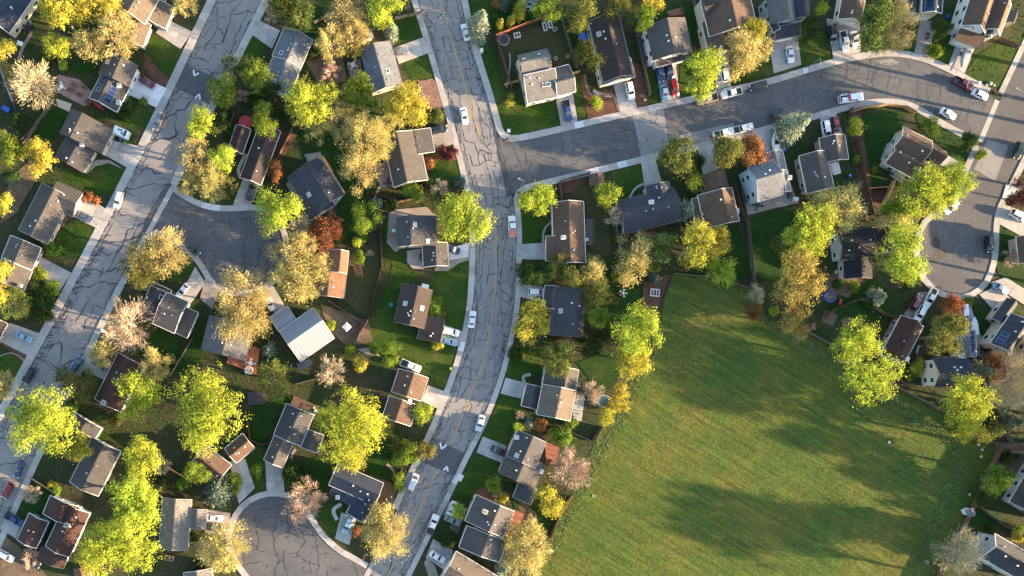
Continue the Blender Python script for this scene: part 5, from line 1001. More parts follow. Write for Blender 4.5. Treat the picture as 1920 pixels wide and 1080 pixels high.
# camper, kayak, motorcycle, bins
x, y = W3(229, 250, 1.3); r = tag(empty('camper_trailer', (x, y, .15), math.radians(-24)), 'white camper with dark roof hatches beside the navy rear slope', 'camper'); mb = MB(); loft([(2.1, 1.05, .6, 1.6, 2.3, .95), (1.7, 1.1, .5, 1.8, 2.6, 1.0), (-2.0, 1.1, .5, 1.8, 2.6, 1.0), (-2.2, 1.05, .6, 1.6, 2.4, .95)], mb); mb.build('body', MATS['white'], r)
for k, (a, b2) in enumerate(((-.6, .3), (.5, -.3), (.1, .4))): mb = MB(); mb.box(a - .22, b2 - .22, 2.6, a + .22, b2 + .22, 2.72); mb.build('roof_hatch', MATS['black'], r)
mb = MB(); mb.box(.9, -.8, 2.601, 1.65, .8, 2.66); mb.build('solar_panel', MATS['navy'], r)
for sy in (-1, 1): mb = MB(); mb.tube((-.2, sy * 1.08 - .1, .35), (-.2, sy * 1.08 + .1, .35), .35, .35, 10); mb.build('wheel', MATS['rubber'], r)
mb = MB(); mb.beam((-2.2, 0, .5), (-3.3, 0, .5), .12, .1); mb.build('tow_bar', MATS['steel'], r)
x, y = W3(184, 198, .3); mb = MB(); loft([(-2.0, .05, .1, .25, .42, .04), (-1.3, .3, .05, .25, .4, .2), (0, .42, .03, .25, .42, .3), (1.3, .3, .05, .25, .4, .2), (2.0, .05, .1, .25, .42, .04)], mb); o = mb.build('kayak', MATS['red']); o.location = (x, y, .02); o.rotation_euler = (0, 0, math.radians(-38)); tag(o, 'red kayak lying beside the white wall of the solar house', 'kayak')
x, y = W3(1739, 67, .4); r = tag(empty('motorcycle', (x, y, .17), math.radians(80)), 'dark motorcycle standing on the drive at the top right', 'motorcycle'); mb = MB(); loft([(-.75, .12, .5, .7, .8, .1), (-.2, .2, .4, .75, .85, .15), (.3, .2, .4, .8, .98, .14), (.6, .1, .6, .8, .95, .08)], mb); mb.build('frame', MATS['black'], r); mb = MB(); mb.beam((.55, -.4, 1.0), (.55, .4, 1.0), .06, .05); mb.build('handlebar', MATS['chrome'], r)
for sx in (-.7, .75): mb = MB(); mb.tube((sx, -.07, .32), (sx, .07, .32), .32, .32, 12); mb.build('wheel', MATS['rubber'], r)
def bins(lst):
    for px, py, mt, lb in lst:
        x, y = W3(px, py, .5); r = tag(empty('wheelie_bin', (x, y, .16 if ZROAD(px, py) is False else .04), random.uniform(0, 3)), lb, 'bin', 'wheeled rubbish bins'); mb = MB(); mb.hexa([(-.26, -.24, .06), (.26, -.24, .06), (.26, .24, .06), (-.26, .24, .06), (-.33, -.31, 1.0), (.33, -.31, 1.0), (.33, .31, 1.0), (-.33, .31, 1.0)]); mb.build('bin_body', MATS[mt], r); mb = MB(); mb.hexa([(-.36, -.34, 1.0), (.36, -.34, 1.0), (.36, .34, 1.0), (-.36, .34, 1.0), (-.3, -.28, 1.1), (.3, -.28, 1.1), (.3, .28, 1.1), (-.3, .28, 1.1)]); mb.build('lid', MATS[mt], r)
        mb = MB(); mb.tube((-.3, .3, .12), (.3, .3, .12), .12, .12, 8); mb.build('wheel', MATS['rubber'], r)
bins([(227, 263, 'blue', 'blue wheelie bin below the white camper'), (235, 268, 'green', 'green wheelie bin below the white camper'), (1446, 68, 'blue', 'blue wheelie bin left of the blue grey garage'), (1774, 32, 'blue', 'blue wheelie bin beside the navy roofed house at top'), (1469, 283, 'blue', 'blue wheelie bin behind the white boat'), (797, 500, 'blue', 'blue wheelie bin beside the speckled garage'), (56, 1029, 'blue', 'blue wheelie bin below the maroon garage'), (1571, 46, 'yellow', 'yellow bin beside the cream garage at top'), (1591, 330, 'blue', 'blue wheelie bin by the two winged grey house'), (184, 817, 'green', 'green wheelie bin behind the charcoal roof at left')])
# ---------------------------------------------------------------- trees: x, y, half width, half height, kind, label[, height[, turn]]
def H_(rx, ry): R = (rx + ry) / 2 * S; return min(17.0, 2.0 * R + 2.2)
TR = [
(118, 28, 42, 34, 'Y', 'yellow green tree over the top edge at far left'), (110, 82, 30, 24, 'G', 'leafy tree edge above the dark back lawn at top left'), (168, 78, 30, 32, 'O', 'pale budding tree left of the solar house roof'), (216, 62, 34, 42, 'O', 'tan budding tree above the solar house'), (196, 14, 34, 26, 'Y', 'yellow tree behind the tan stepped house'), (160, 25, 26, 30, 'Y', 'yellow crown between two tan ones at the top left'),
(58, 155, 46, 46, 'B', 'big bare tan tree spreading beside the paved garden', 9.5), (346, 8, 26, 20, 'O', 'budding tan tree on the top edge by the left street'), (4, 90, 22, 24, 'Y', 'yellow tree on the left edge under solar panels'), (75, 300, 27, 38, 'Y', 'orange yellow tree left of the navy rear slope'), (24, 288, 26, 34, 'K', 'mid green tree on the left edge'), (4, 380, 16, 24, 'Y', 'yellow tree tip on the left edge by bare soil'), (5, 255, 14, 16, 'P', 'small olive tree on the left edge'), (26, 330, 16, 12, 'D', 'dark tree in shade on the left edge'), (4, 528, 20, 46, 'Y', 'tall yellow tree on the left edge beside the taupe roof'),
(22, 566, 26, 30, 'P', 'olive round tree near the left edge above the hedge'), (4, 722, 16, 28, 'O', 'tan bush like tree on the left edge below the small lawn'),
(378, 243, 30, 34, 'G', 'yellow green tree leaning over the left street'), (415, 172, 28, 32, 'K', 'soft green tree beside the left street'), (440, 124, 26, 26, 'P', 'olive tree at the walk of the blue grey house'), (482, 142, 28, 34, 'K', 'green tree against the blue grey roof'), (513, 176, 18, 24, 'D', 'dark tree in the shade of the blue grey house'), (498, 230, 26, 32, 'K', 'green tree over the dark brown roof'), (408, 232, 22, 26, 'D', 'dark green tree by the brown house garden'), (366, 298, 32, 38, 'O', 'budding yellow tree above the mouth of the dark circle'), (355, 342, 22, 28, 'O', 'tan tree at the corner of the dark circle'), (392, 330, 26, 44, 'O', 'pale yellow tree on the corner garden'), (412, 300, 26, 30, 'G', 'green tree on the corner garden beside the brown house'), (431, 347, 14, 17, 'P', 'small olive tree beside the black car drive'),
(533, 14, 34, 30, 'D', 'dark green tree at the top edge'), (560, 28, 28, 30, 'V', 'olive tree above the blue grey house'), (508, 14, 16, 24, 'B', 'bare brown tree at the top edge by the walk'), (648, 24, 30, 36, 'O', 'tan budding tree near the top edge between two drives'), (622, 78, 28, 34, 'O', 'tan budding tree left of the small grey shed'), (668, 52, 22, 36, 'O', 'tan tree touching the small grey shed'), (662, 92, 18, 20, 'P', 'olive low tree beside the pale grey house'), (722, 18, 36, 34, 'G', 'bright tree at the top edge left of the centre street'), (735, 58, 15, 18, 'S', 'small pale spruce by the drive at the top'), (620, 133, 17, 17, 'B', 'small bare tree in the middle of a back yard', 4.5), (583, 190, 46, 46, 'G', 'bright yellow green tree right of the blue grey house'), (674, 170, 30, 34, 'K', 'deep green tree left of the pale grey roof'), (756, 200, 38, 48, 'Y', 'soft yellow tree beside the reddish gravel bed'), (600, 233, 30, 30, 'O', 'tan tree above the navy roof of the angled house'), (640, 226, 32, 32, 'O', 'tan tree in the long row of tan crowns'), (730, 232, 22, 24, 'O', 'tan tree under the soft yellow one'), (682, 250, 40, 40, 'O', 'tan crown at the middle of the long tan row'), (712, 268, 30, 34, 'O', 'tan crown touching the navy and tan house'), (675, 312, 32, 46, 'O', 'long tan crown hanging over the dark back lawn'),
(899, 45, 23, 32, 'S', 'pale blue spruce beside the white car near the top', 11), (1027, 20, 28, 24, 'K', 'fresh green tree behind the fenced brown yard'), (977, 16, 12, 22, 'Q', 'tallest of the narrow yellow conifers near the top edge', 7), (1085, 24, 24, 32, 'V', 'olive tree at the top edge by the chocolate roof'), (1105, 100, 30, 32, 'D', 'dark tree with yellow tips left of the chocolate roof'), (1165, 12, 34, 24, 'P', 'olive tree at the top edge above the chocolate house'), (1222, 4, 26, 22, 'Y', 'yellow tree on the top edge above the tall white house'), (1205, 40, 20, 26, 'K', 'light green tree left of the tall white house'), (1312, 138, 40, 46, 'G', 'very bright green tree at the kerb of the right road', 11), (1398, 92, 34, 46, 'O', 'tan feathery tree in front of the wide brown house', 11), (1411, 56, 22, 24, 'Y', 'yellow crown above the tan feathery tree'), (1437, 88, 13, 24, 'O', 'thin tan tree beside the blue grey garage'), (1514, 60, 14, 28, 'D', 'dark tree on the right of the blue grey house'), (1537, 20, 12, 14, 'G', 'small bright tree at the top edge by the brown garage'), (1488, 236, 26, 36, 'S', 'large pale spruce on the lower kerb of the right road', 13), (1634, 44, 28, 56, 'V', 'dense olive tree with yellow top beside three cars'), (1690, 44, 28, 44, 'O', 'orange tan tree beside the navy roofed house at top'), (1760, 56, 15, 22, 'D', 'dark slim tree beside the motorcycle drive'), (1745, 234, 18, 16, 'K', 'round green bush like tree on the inner bend lawn', 4), (1816, 270, 19, 22, 'D', 'dark round tree at the corner by the right circle', 5), (1603, 238, 10, 20, 'K', 'slim green tree along the brown board fence'),
(306, 470, 38, 40, 'O', 'pale yellow tree on the corner lawn of the dark circle'), (264, 490, 32, 44, 'P', 'olive grey tree beside the left street at the corner lawn'), (262, 532, 16, 14, 'V', 'low olive tree beside the stepped grey house'), (241, 607, 50, 52, 'B', 'large bare tree beside the left street in the middle', 11), (197, 662, 28, 28, 'O', 'round tan tree over the blue car'), (150, 726, 30, 34, 'P', 'dull olive tree beside the teal car'), (122, 708, 18, 22, 'P', 'pale small tree at the right kerb of the left street'), (290, 684, 26, 36, 'O', 'tan tree behind the maroon roof'), (254, 740, 40, 58, 'G', 'yellow green cottonwood covering the maroon roof', 16), (384, 770, 72, 82, 'G', 'broad bright cottonwood filling the yard left of the dark pavilion', 18), (82, 800, 66, 76, 'G', 'huge yellow green cottonwood over the lower left street', 18), (150, 838, 24, 32, 'Y', 'yellow crown right of the huge lower left cottonwood', 12), (269, 862, 26, 54, 'G', 'narrow spire of the cottonwoods in the lower left', 17), (252, 935, 50, 60, 'G', 'upper half of the tallest cottonwood mass', 18), (228, 1010, 78, 66, 'G', 'widest bright cottonwood at the bottom left', 18), (162, 1050, 26, 28, 'Y', 'orange tinged tree under the widest cottonwood', 8), (300, 872, 20, 18, 'B', 'small bare grey tree right of the cottonwood spire', 6), (57, 927, 17, 17, 'B', 'small pale bare tree on the lower left lawn', 4.5), (58, 1046, 18, 20, 'B', 'pinkish bare shrub tree beside a dark vehicle', 4.5), (368, 890, 24, 22, 'K', 'green tree left of the dark spruce like tree'), (408, 920, 38, 42, 'C', 'dark blue green tree above the bottom circle', 9), (420, 1026, 38, 46, 'O', 'yellow tan tree at the left of the bottom circle', 9), (382, 1030, 18, 18, 'B', 'reddish bare shrub tree beside the speckled roof', 4), (576, 934, 36, 38, 'B', 'brown bare tree on the upper kerb of the bottom circle', 8), (556, 958, 26, 28, 'B', 'smaller bare tree overhanging the bottom circle', 7), (720, 1000, 44, 52, 'O', 'large pale yellow tree at the bottom of the centre street', 11), (655, 790, 62, 82, 'G', 'great yellow green tree above the slate blue house', 17), (652, 852, 36, 26, 'Y', 'yellow lower crown touching the slate blue roof', 9), (453, 572, 54, 62, 'O', 'large pale budding tree between the two left turning drives', 12), (512, 712, 30, 36, 'P', 'olive round tree above the dark pavilion'), (623, 697, 27, 31, 'B', 'pinkish tan bare tree below the metal roof', 7), (731, 666, 20, 22, 'K', 'round green tree beside the white truck', 5), (674, 684, 14, 14, 'Y', 'small yellow tree left of the round green one', 4),
(551, 472, 42, 40, 'O', 'tan budding tree at the edge of the dark circle', 10), (556, 524, 50, 40, 'O', 'wide tan budding tree left of the orange roof', 10), (604, 500, 18, 24, 'O', 'tan crown against the orange roof', 9), (561, 420, 24, 20, 'B', 'thin grey bare tree under the navy roof', 7), (616, 432, 28, 34, 'A', 'rust orange tree below the navy roof', 8), (587, 436, 16, 20, 'A', 'brown tree left of the rust orange one', 6), (512, 395, 48, 44, 'G', 'bright yellow green tree at the top of the dark circle', 10), (686, 405, 29, 30, 'K', 'fresh mid green tree in the dark back lawn', 7), (515, 320, 14, 19, 'R', 'small rust red tree on the brown roof edge', 5), (503, 308, 15, 17, 'P', 'small olive tree on the brown roof edge', 5), (872, 412, 48, 58, 'G', 'brilliant yellow green tree at the left kerb of the centre street', 11), (772, 364, 20, 18, 'K', 'green tree below the navy and tan house', 5), (827, 351, 17, 17, 'B', 'small pink bare tree near the centre street', 4), (1006, 377, 34, 34, 'G', 'round bright tree on the corner below the junction', 7.5), (1139, 364, 19, 28, 'G', 'slim bright tree beside the brown kerb side shed', 6), (1149, 406, 18, 22, 'B', 'grey bare tree left of the wide slate house', 6), (988, 510, 25, 26, 'D', 'dark green tree at the left of the dark row', 7), (1018, 512, 22, 24, 'D', 'dark tree second from the left in the dark row', 7), (1048, 494, 19, 20, 'P', 'pale green tree at the foot of the long ranch', 7), (1076, 512, 25, 24, 'V', 'olive tree in the dark row below the ranch', 7), (1108, 510, 26, 26, 'O', 'golden tree at the right end of the dark row', 8), (1122, 552, 26, 34, 'P', 'pale olive tree right of the dark flat house', 8), (1118, 592, 22, 22, 'K', 'green tree below the pale olive one', 7), (993, 604, 33, 42, 'Y', 'golden yellow tree at the right kerb of the centre street', 8), (1048, 672, 26, 36, 'V', 'olive yellow tree above the taupe roof', 8), (1106, 735, 27, 27, 'B', 'tan bare tree over the tan roofed house', 7), (1110, 654, 22, 22, 'D', 'dark green tree in the shaded back garden', 6), (1192, 628, 48, 52, 'G', 'big mid green tree on the edge of the park', 13), (1178, 672, 36, 34, 'Y', 'pale golden tree on the edge of the park', 10), (1163, 745, 15, 28, 'Y', 'narrow golden bush like tree on the park edge', 4.5),
(1265, 298, 35, 38, 'V', 'dense olive tree beside the concrete drive', 9.5), (1362, 285, 28, 38, 'V', 'dense olive green tree at the lower kerb', 10), (1408, 284, 25, 36, 'R', 'rust red tree left of the light blue house', 7), (1300, 342, 20, 19, 'K', 'deep green tree right of the wide slate house', 5), (1288, 394, 20, 26, 'S', 'pale grey green tree between two brown roofs', 6), (1192, 482, 32, 44, 'O', 'tan budding tree below the wide slate house', 9), (1246, 464, 23, 30, 'V', 'smooth olive gold tree below the wide slate house', 8), (1304, 460, 26, 46, 'Y', 'golden tree with upright tips at the park corner', 12), (1336, 456, 24, 40, 'Y', 'yellow tree behind the golden upright one', 11), (1352, 508, 25, 32, 'G', 'bright green tree on the park corner', 8), (1515, 440, 42, 62, 'G', 'tall light green tree in the shaded back lawn', 14), (1494, 520, 46, 54, 'W', 'golden brown tree on the upper edge of the park', 14), (1488, 606, 24, 38, 'N', 'tan tree reaching down into the park', 9), (1463, 458, 13, 18, 'P', 'small grey green tree on the dark lawn edge', 5), (1415, 583, 15, 20, 'A', 'rust orange bush at the park edge', 3.5), (1420, 552, 18, 20, 'B', 'grey bare bush tree above the rust orange one', 4), (1577, 388, 46, 42, 'O', 'broad tan tree above the jet black roof', 9), (1720, 368, 38, 52, 'G', 'brilliant green tree above the right circle', 12), (1779, 345, 33, 44, 'G', 'leafy green tree at the kerb of the right circle', 10), (1675, 395, 28, 26, 'K', 'green tree left of the brilliant one', 9), (1688, 480, 38, 62, 'G', 'brilliant yellow green tree left of the right circle', 14), (1690, 425, 28, 26, 'O', 'pale tan crown between two brilliant green ones', 11), (1646, 557, 19, 24, 'S', 'pale grey green tree in the bare yard', 5), (1620, 675, 48, 78, 'G', 'tall bright cottonwood standing on the park fence line', 17), (1767, 630, 34, 48, 'V', 'large olive green tree beside the red leaved tree', 16), (1783, 578, 26, 24, 'A', 'rust red tree by the white van', 6), (1812, 752, 44, 56, 'G', 'vivid yellow tree over the navy roofed tall house', 16), (1818, 808, 27, 24, 'Y', 'low lobe of yellow foliage on the park corner', 8), (1838, 695, 16, 26, 'S', 'pale blossom tree right of the navy roof', 6), (1866, 690, 26, 28, 'A', 'brown orange tree near the right edge', 7), (1900, 712, 44, 60, 'B', 'large tan bare tree near the right edge', 11), (1886, 790, 18, 34, 'C', 'blue green spruce right of the yellow trees', 8), (1858, 818, 17, 28, 'V', 'olive gold shrub tree on the park fence', 6), (1866, 903, 27, 32, 'K', 'green gold tree on the park fence', 8), (1842, 932, 12, 16, 'D', 'small dark green tree on the park fence', 4), (1805, 1035, 44, 48, 'B', 'broad golden tan bare tree at the bottom right', 11), (1911, 366, 20, 34, 'M', 'dark red tree at the right edge', 7), (1899, 482, 18, 18, 'B', 'pale leafless sapling on the right edge lawn', 4),
(1072, 880, 39, 40, 'B', 'large bare tan tree on the park edge by the red deck', 8), (1033, 938, 27, 32, 'Y', 'golden tree on the park edge below the bare one', 7), (926, 906, 15, 16, 'K', 'small green tree on the shaded front lawn', 3.5), (861, 960, 14, 18, 'G', 'small bright tree over the peeping white car', 4.5), (795, 845, 19, 22, 'V', 'olive tree at the left kerb of the speed hump', 6), (768, 848, 20, 24, 'K', 'green gold tree left of the speed hump', 6), (985, 1028, 44, 52, 'O', 'pale tan tree on the park edge near the bottom', 8), (944, 1066, 17, 18, 'S', 'white blossom shrub tree at the bottom edge', 4.5), (795, 772, 19, 20, 'G', 'bright round tree on the corner of the sunlit drive', 4.5), (1136, 780, 16, 15, 'Y', 'small golden bush tree beside the round pool', 4)]
for a in TR: tree(a[0], a[1], a[2], a[3], a[4], a[6] if len(a) > 6 else H_(a[2], a[3]), a[5])
# tall trees standing just past the right edge of the picture (their shadows reach in)
for x_, y_, r_, h_, lb in [(1968, 852, 46, 19.5, 'tall tree beyond the right edge beside the brown yard'), (1978, 905, 40, 14.5, 'tall tree beyond the right edge behind the grey roof'), (1962, 955, 34, 9.5, 'tree beyond the right edge beside the grey roof'), (1972, 1085, 44, 20.5, 'tall tree beyond the bottom right corner'), (1990, 1135, 46, 20, 'tall tree just below the bottom right corner'), (1985, 1020, 36, 8, 'low tree beyond the right edge beside the tall house'), (2000, 520, 44, 16, 'tree beyond the right edge beside the right circle'), (2035, 150, 50, 23, 'tall tree beyond the road at the upper right'), (2012, 200, 44, 20, 'second tall tree beyond the road at the upper right'), (2000, 250, 48, 18, 'tree across the road at the upper right'), (2072, 85, 52, 25, 'tree beyond the upper right corner'), (2010, 340, 40, 15, 'tree beyond the right edge above the pale drive'), (1970, 775, 42, 15, 'tree beyond the right edge behind the spruce'), (1966, 700, 44, 17, 'tree beyond the right edge behind the large bare tree'), (1975, 640, 46, 18, 'tree beyond the right edge behind the solar house'), (1962, 815, 36, 16, 'tall narrow tree beyond the right edge')]:
    tree(x_, y_, r_, r_, 'K', h_, lb)
SHR = [
(118, 122, 7, 8, 'G', 'small bright bush by the dark back lawn'), (105, 470, 14, 13, 'K', 'rounded green bush by the taupe drive'), (90, 458, 9, 9, 'K', 'small green bush left of the rounded one'), (74, 515, 13, 15, 'K', 'green bush beside the concrete drive at left'), (88, 560, 20, 26, 'D', 'dark hedge mass beside the left street'), (66, 548, 16, 22, 'D', 'dark hedge behind the taupe house'), (82, 590, 20, 16, 'D', 'dark hedge end above the teal car drive'), (102, 540, 13, 14, 'K', 'green hedge corner at the left street walk'), (164, 371, 11, 7, 'R', 'red shrub bed left part on the ranch drive'), (179, 377, 8, 6, 'R', 'red shrub bed right part on the ranch drive'), (245, 198, 10, 14, 'D', 'dark shrub along the solar house front'), (229, 215, 9, 8, 'D', 'dark shrub below the solar house front'), (270, 190, 6, 6, 'K', 'small shrub beside the pale new drive'), (105, 918, 6, 9, 'K', 'small shrub by the lower left fence'), (98, 910, 8, 6, 'Y', 'yellow shrub on the lower left fence'),
(945, 8, 9, 12, 'T', 'grey green shrub at the top edge'), (938, 45, 8, 14, 'Q', 'small yellow conifer left in the pair by the fence'), (959, 38, 9, 14, 'Q', 'small yellow conifer right in the pair by the fence'), (932, 8, 7, 8, 'R', 'reddish shrub at the top edge'), (1115, 197, 10, 13, 'G', 'bright round bush inside the red gravel path'), (955, 188, 7, 10, 'Y', 'small yellow bush on the corner lawn'), (810, 215, 14, 12, 'D', 'dark shrub row below the reddish bed'), (795, 222, 9, 9, 'K', 'green shrub under the soft yellow tree'), (822, 214, 8, 8, 'K', 'yellow green shrub beside the walk'), (841, 285, 18, 18, 'M', 'dark red shrub by the centre street walk'), (858, 340, 11, 14, 'T', 'blue grey shrub by the centre street walk'), (815, 290, 7, 10, 'R', 'red shrub along the tan roof front'), (806, 308, 6, 13, 'R', 'rust shrub along the tan roof'), (800, 340, 10, 8, 'K', 'green shrub below the tan roof'),
(1752, 94, 10, 18, 'K', 'green hedge beside the motorcycle drive'), (1838, 292, 9, 8, 'K', 'low green shrub below the dark round tree'), (1625, 22, 8, 10, 'K', 'small shrub at the brown garage'), (668, 455, 8, 9, 'G', 'small bright bush below the mid green tree'), (682, 443, 6, 12, 'K', 'narrow green bush below the mid green tree'), (674, 482, 7, 16, 'K', 'green hedge beside the bare yard'), (693, 475, 8, 6, 'B', 'pinkish dry shrub in the bare yard'), (504, 655, 17, 20, 'S', 'pale pinkish green shrub beside the red deck'), (487, 635, 16, 16, 'D', 'dark shrub between grey and metal roofs'), (620, 613, 7, 9, 'G', 'small bright bush right of the metal roof'), (657, 657, 11, 12, 'K', 'green bush below the metal roof'), (704, 655, 9, 8, 'K', 'green bush on the slope of the big lawn'), (556, 888, 27, 24, 'D', 'dark spreading shrub beside the curved drive'), (578, 900, 12, 14, 'D', 'dark shrub right of the spreading one'), (748, 838, 15, 18, 'P', 'olive shrub left of the green gold tree'), (750, 862, 14, 18, 'K', 'green shrub at the kerb below the hump'), (748, 905, 9, 20, 'K', 'narrow green shrub by the silver car'), (818, 573, 10, 24, 'K', 'green shrub row along the pale green house'), (824, 590, 8, 9, 'V', 'olive shrub near the garage of the pale green house'), (820, 650, 12, 6, 'Y', 'yellow shrub below the brown garage roof'), (672, 690, 8, 10, 'D', 'dark shrub beside the small yellow tree'),
(967, 662, 16, 14, 'D', 'dark shrub below the golden kerb tree'), (973, 668, 9, 9, 'K', 'green shrub by the right walk'), (1014, 797, 11, 12, 'R', 'orange shrub above the two gables'), (993, 797, 14, 14, 'S', 'pale ball shaped shrub above the two gables'), (970, 802, 9, 10, 'G', 'bright small bush above the two gables'), (1050, 818, 22, 14, 'K', 'green ground shrubs beside the red deck'), (1036, 810, 10, 10, 'Y', 'yellow shrub beside the orange one'), (975, 780, 8, 8, 'B', 'pinkish dry shrub by the lawn of the tan house'), (1145, 762, 8, 12, 'Y', 'golden bush on the park edge by the pool'), (1072, 790, 10, 9, 'K', 'green bush below the tan roof by the pool'), (946, 931, 9, 10, 'Y', 'yellow shrub between two houses at the park edge'), (932, 925, 10, 10, 'B', 'dry pinkish shrub beside the yellow one'), (950, 1000 + 15, 6, 10, 'Y', 'yellow shrub beside the red pergola'), (833, 1010, 14, 13, 'D', 'dark shrub beside the white sedan drive'), (845, 1018, 6, 6, 'Y', 'yellow tuft at the bottom drive'), (800, 840, 8, 8, 'D', 'dark bush at the hump kerb'),
(1115, 490, 12, 8, 'K', 'green shrub right of the golden end tree'), (1160, 520, 18, 10, 'K', 'green garden shrubs by the park corner'), (1226, 522, 10, 9, 'T', 'grey green plants in the garden bed'), (1150, 560, 14, 12, 'D', 'dark shrub in the shaded garden'), (1090, 610 + 20, 14, 12, 'D', 'dark shrub behind the dark flat house'), (1130, 630, 14, 14, 'D', 'dark bush by the big mid green tree'), (1040, 630, 10, 9, 'D', 'dark bush left of the dark flat house'), (1022, 585, 9, 14, 'D', 'dark shrub on the wall of the dark flat house'), (1451, 582, 9, 8, 'G', 'small bright bush on the park edge'), (1608, 300, 6, 10, 'K', 'small green bush by the long brown fence'), (1630, 590 - 20, 10, 8, 'D', 'dark bush by the bare yard'), (1720, 692, 13, 15, 'Y', 'yellow bush left of the pale gable wall'), (1705, 705, 8, 10, 'K', 'green bush left of the pale gable'), (1908, 1003, 9, 12, 'Y', 'yellow bush near the bottom right corner'), (1906, 990, 7, 7, 'K', 'green bush near the bottom right corner'), (1860, 1000 - 8, 7, 7, 'D', 'dark bush beside the windowed gable'), (1600, 535, 9, 9, 'K', 'green bush by the jet black roof'), (1570, 545 - 12, 8, 8, 'D', 'dark bush below the jet black roof'), (1700, 530, 14, 12, 'D', 'dark bush beside the right circle'), (1815, 565, 7, 7, 'K', 'green bush by the white van'), (1640, 330 - 12, 5, 5, 'K', 'tiny bush on the shaded fenced lawn'), (1350, 445, 10, 12, 'V', 'olive bush behind the yellow tree'), (1310, 500, 18, 14, 'D', 'dark green bush under the golden upright tree'), (1225, 500, 12, 10, 'K', 'green bush under the smooth olive tree'), (1170, 505, 9, 10, 'K', 'green bush left of the tan tree'), (1310, 300, 8, 12, 'D', 'dark bush at the concrete drive'), (440, 250, 12, 14, 'D', 'dark bush by the red canopy'), (420, 210, 12, 14, 'D', 'dark bush in the corner garden'), (455, 180, 12, 12, 'B', 'dry pink bush in the upper garden'), (475, 190, 14, 14, 'D', 'dark bush in the upper garden'), (525, 215, 12, 12, 'D', 'dark bush above the brown house'), (590, 100, 10, 12, 'D', 'dark bush beside the small white awning'), (700, 200 - 8, 10, 9, 'D', 'dark bush near the pale grey house'), (690, 352, 9, 9, 'D', 'dark bush on the patio edge'), (695, 350 - 4, 6, 7, 'G', 'bright bush on the patio edge'), (730, 385, 12, 9, 'D', 'dark bush above the big lawn'), (790, 350, 12, 9, 'M', 'dark red bush above the speckled roof'), (300, 905, 14, 12, 'D', 'dark bush right of the bottom left cottonwoods'), (345, 905, 14, 10, 'K', 'green bush left of the dark blue tree'), (440, 905, 10, 22, 'K', 'green edging beside the fan shaped drive'), (480, 885, 8, 16, 'K', 'green plants between two drives above the circle'), (690, 1010 + 5, 9, 14, 'D', 'dark green plants under the pale yellow tree'), (668, 1000, 8, 10, 'R', 'rust coloured shrub beside the pale blue wagon'), (366, 1010, 14, 10, 'P', 'olive shrub beside the speckled roof'), (130, 760, 14, 14, 'D', 'dark bush between the street and maroon roof'), (215, 785, 14, 14, 'D', 'dark bush below the maroon roof'), (30, 230, 14, 14, 'D', 'dark bush near the blue tarp'), (85, 110, 12, 12, 'D', 'dark bush above the bare tan tree'), (1888, 880 - 20, 10, 9, 'D', 'dark bush near the park fence corner'), (1900, 850, 10, 10, 'D', 'dark bush by the brown yard at right')]
for a in SHR: tree(a[0], a[1], a[2], a[3], a[4], max(0.7, min(3.4, (a[2] + a[3]) / 2 * S * 1.25)) if a[4] != 'Q' else 4.0, a[5], True)
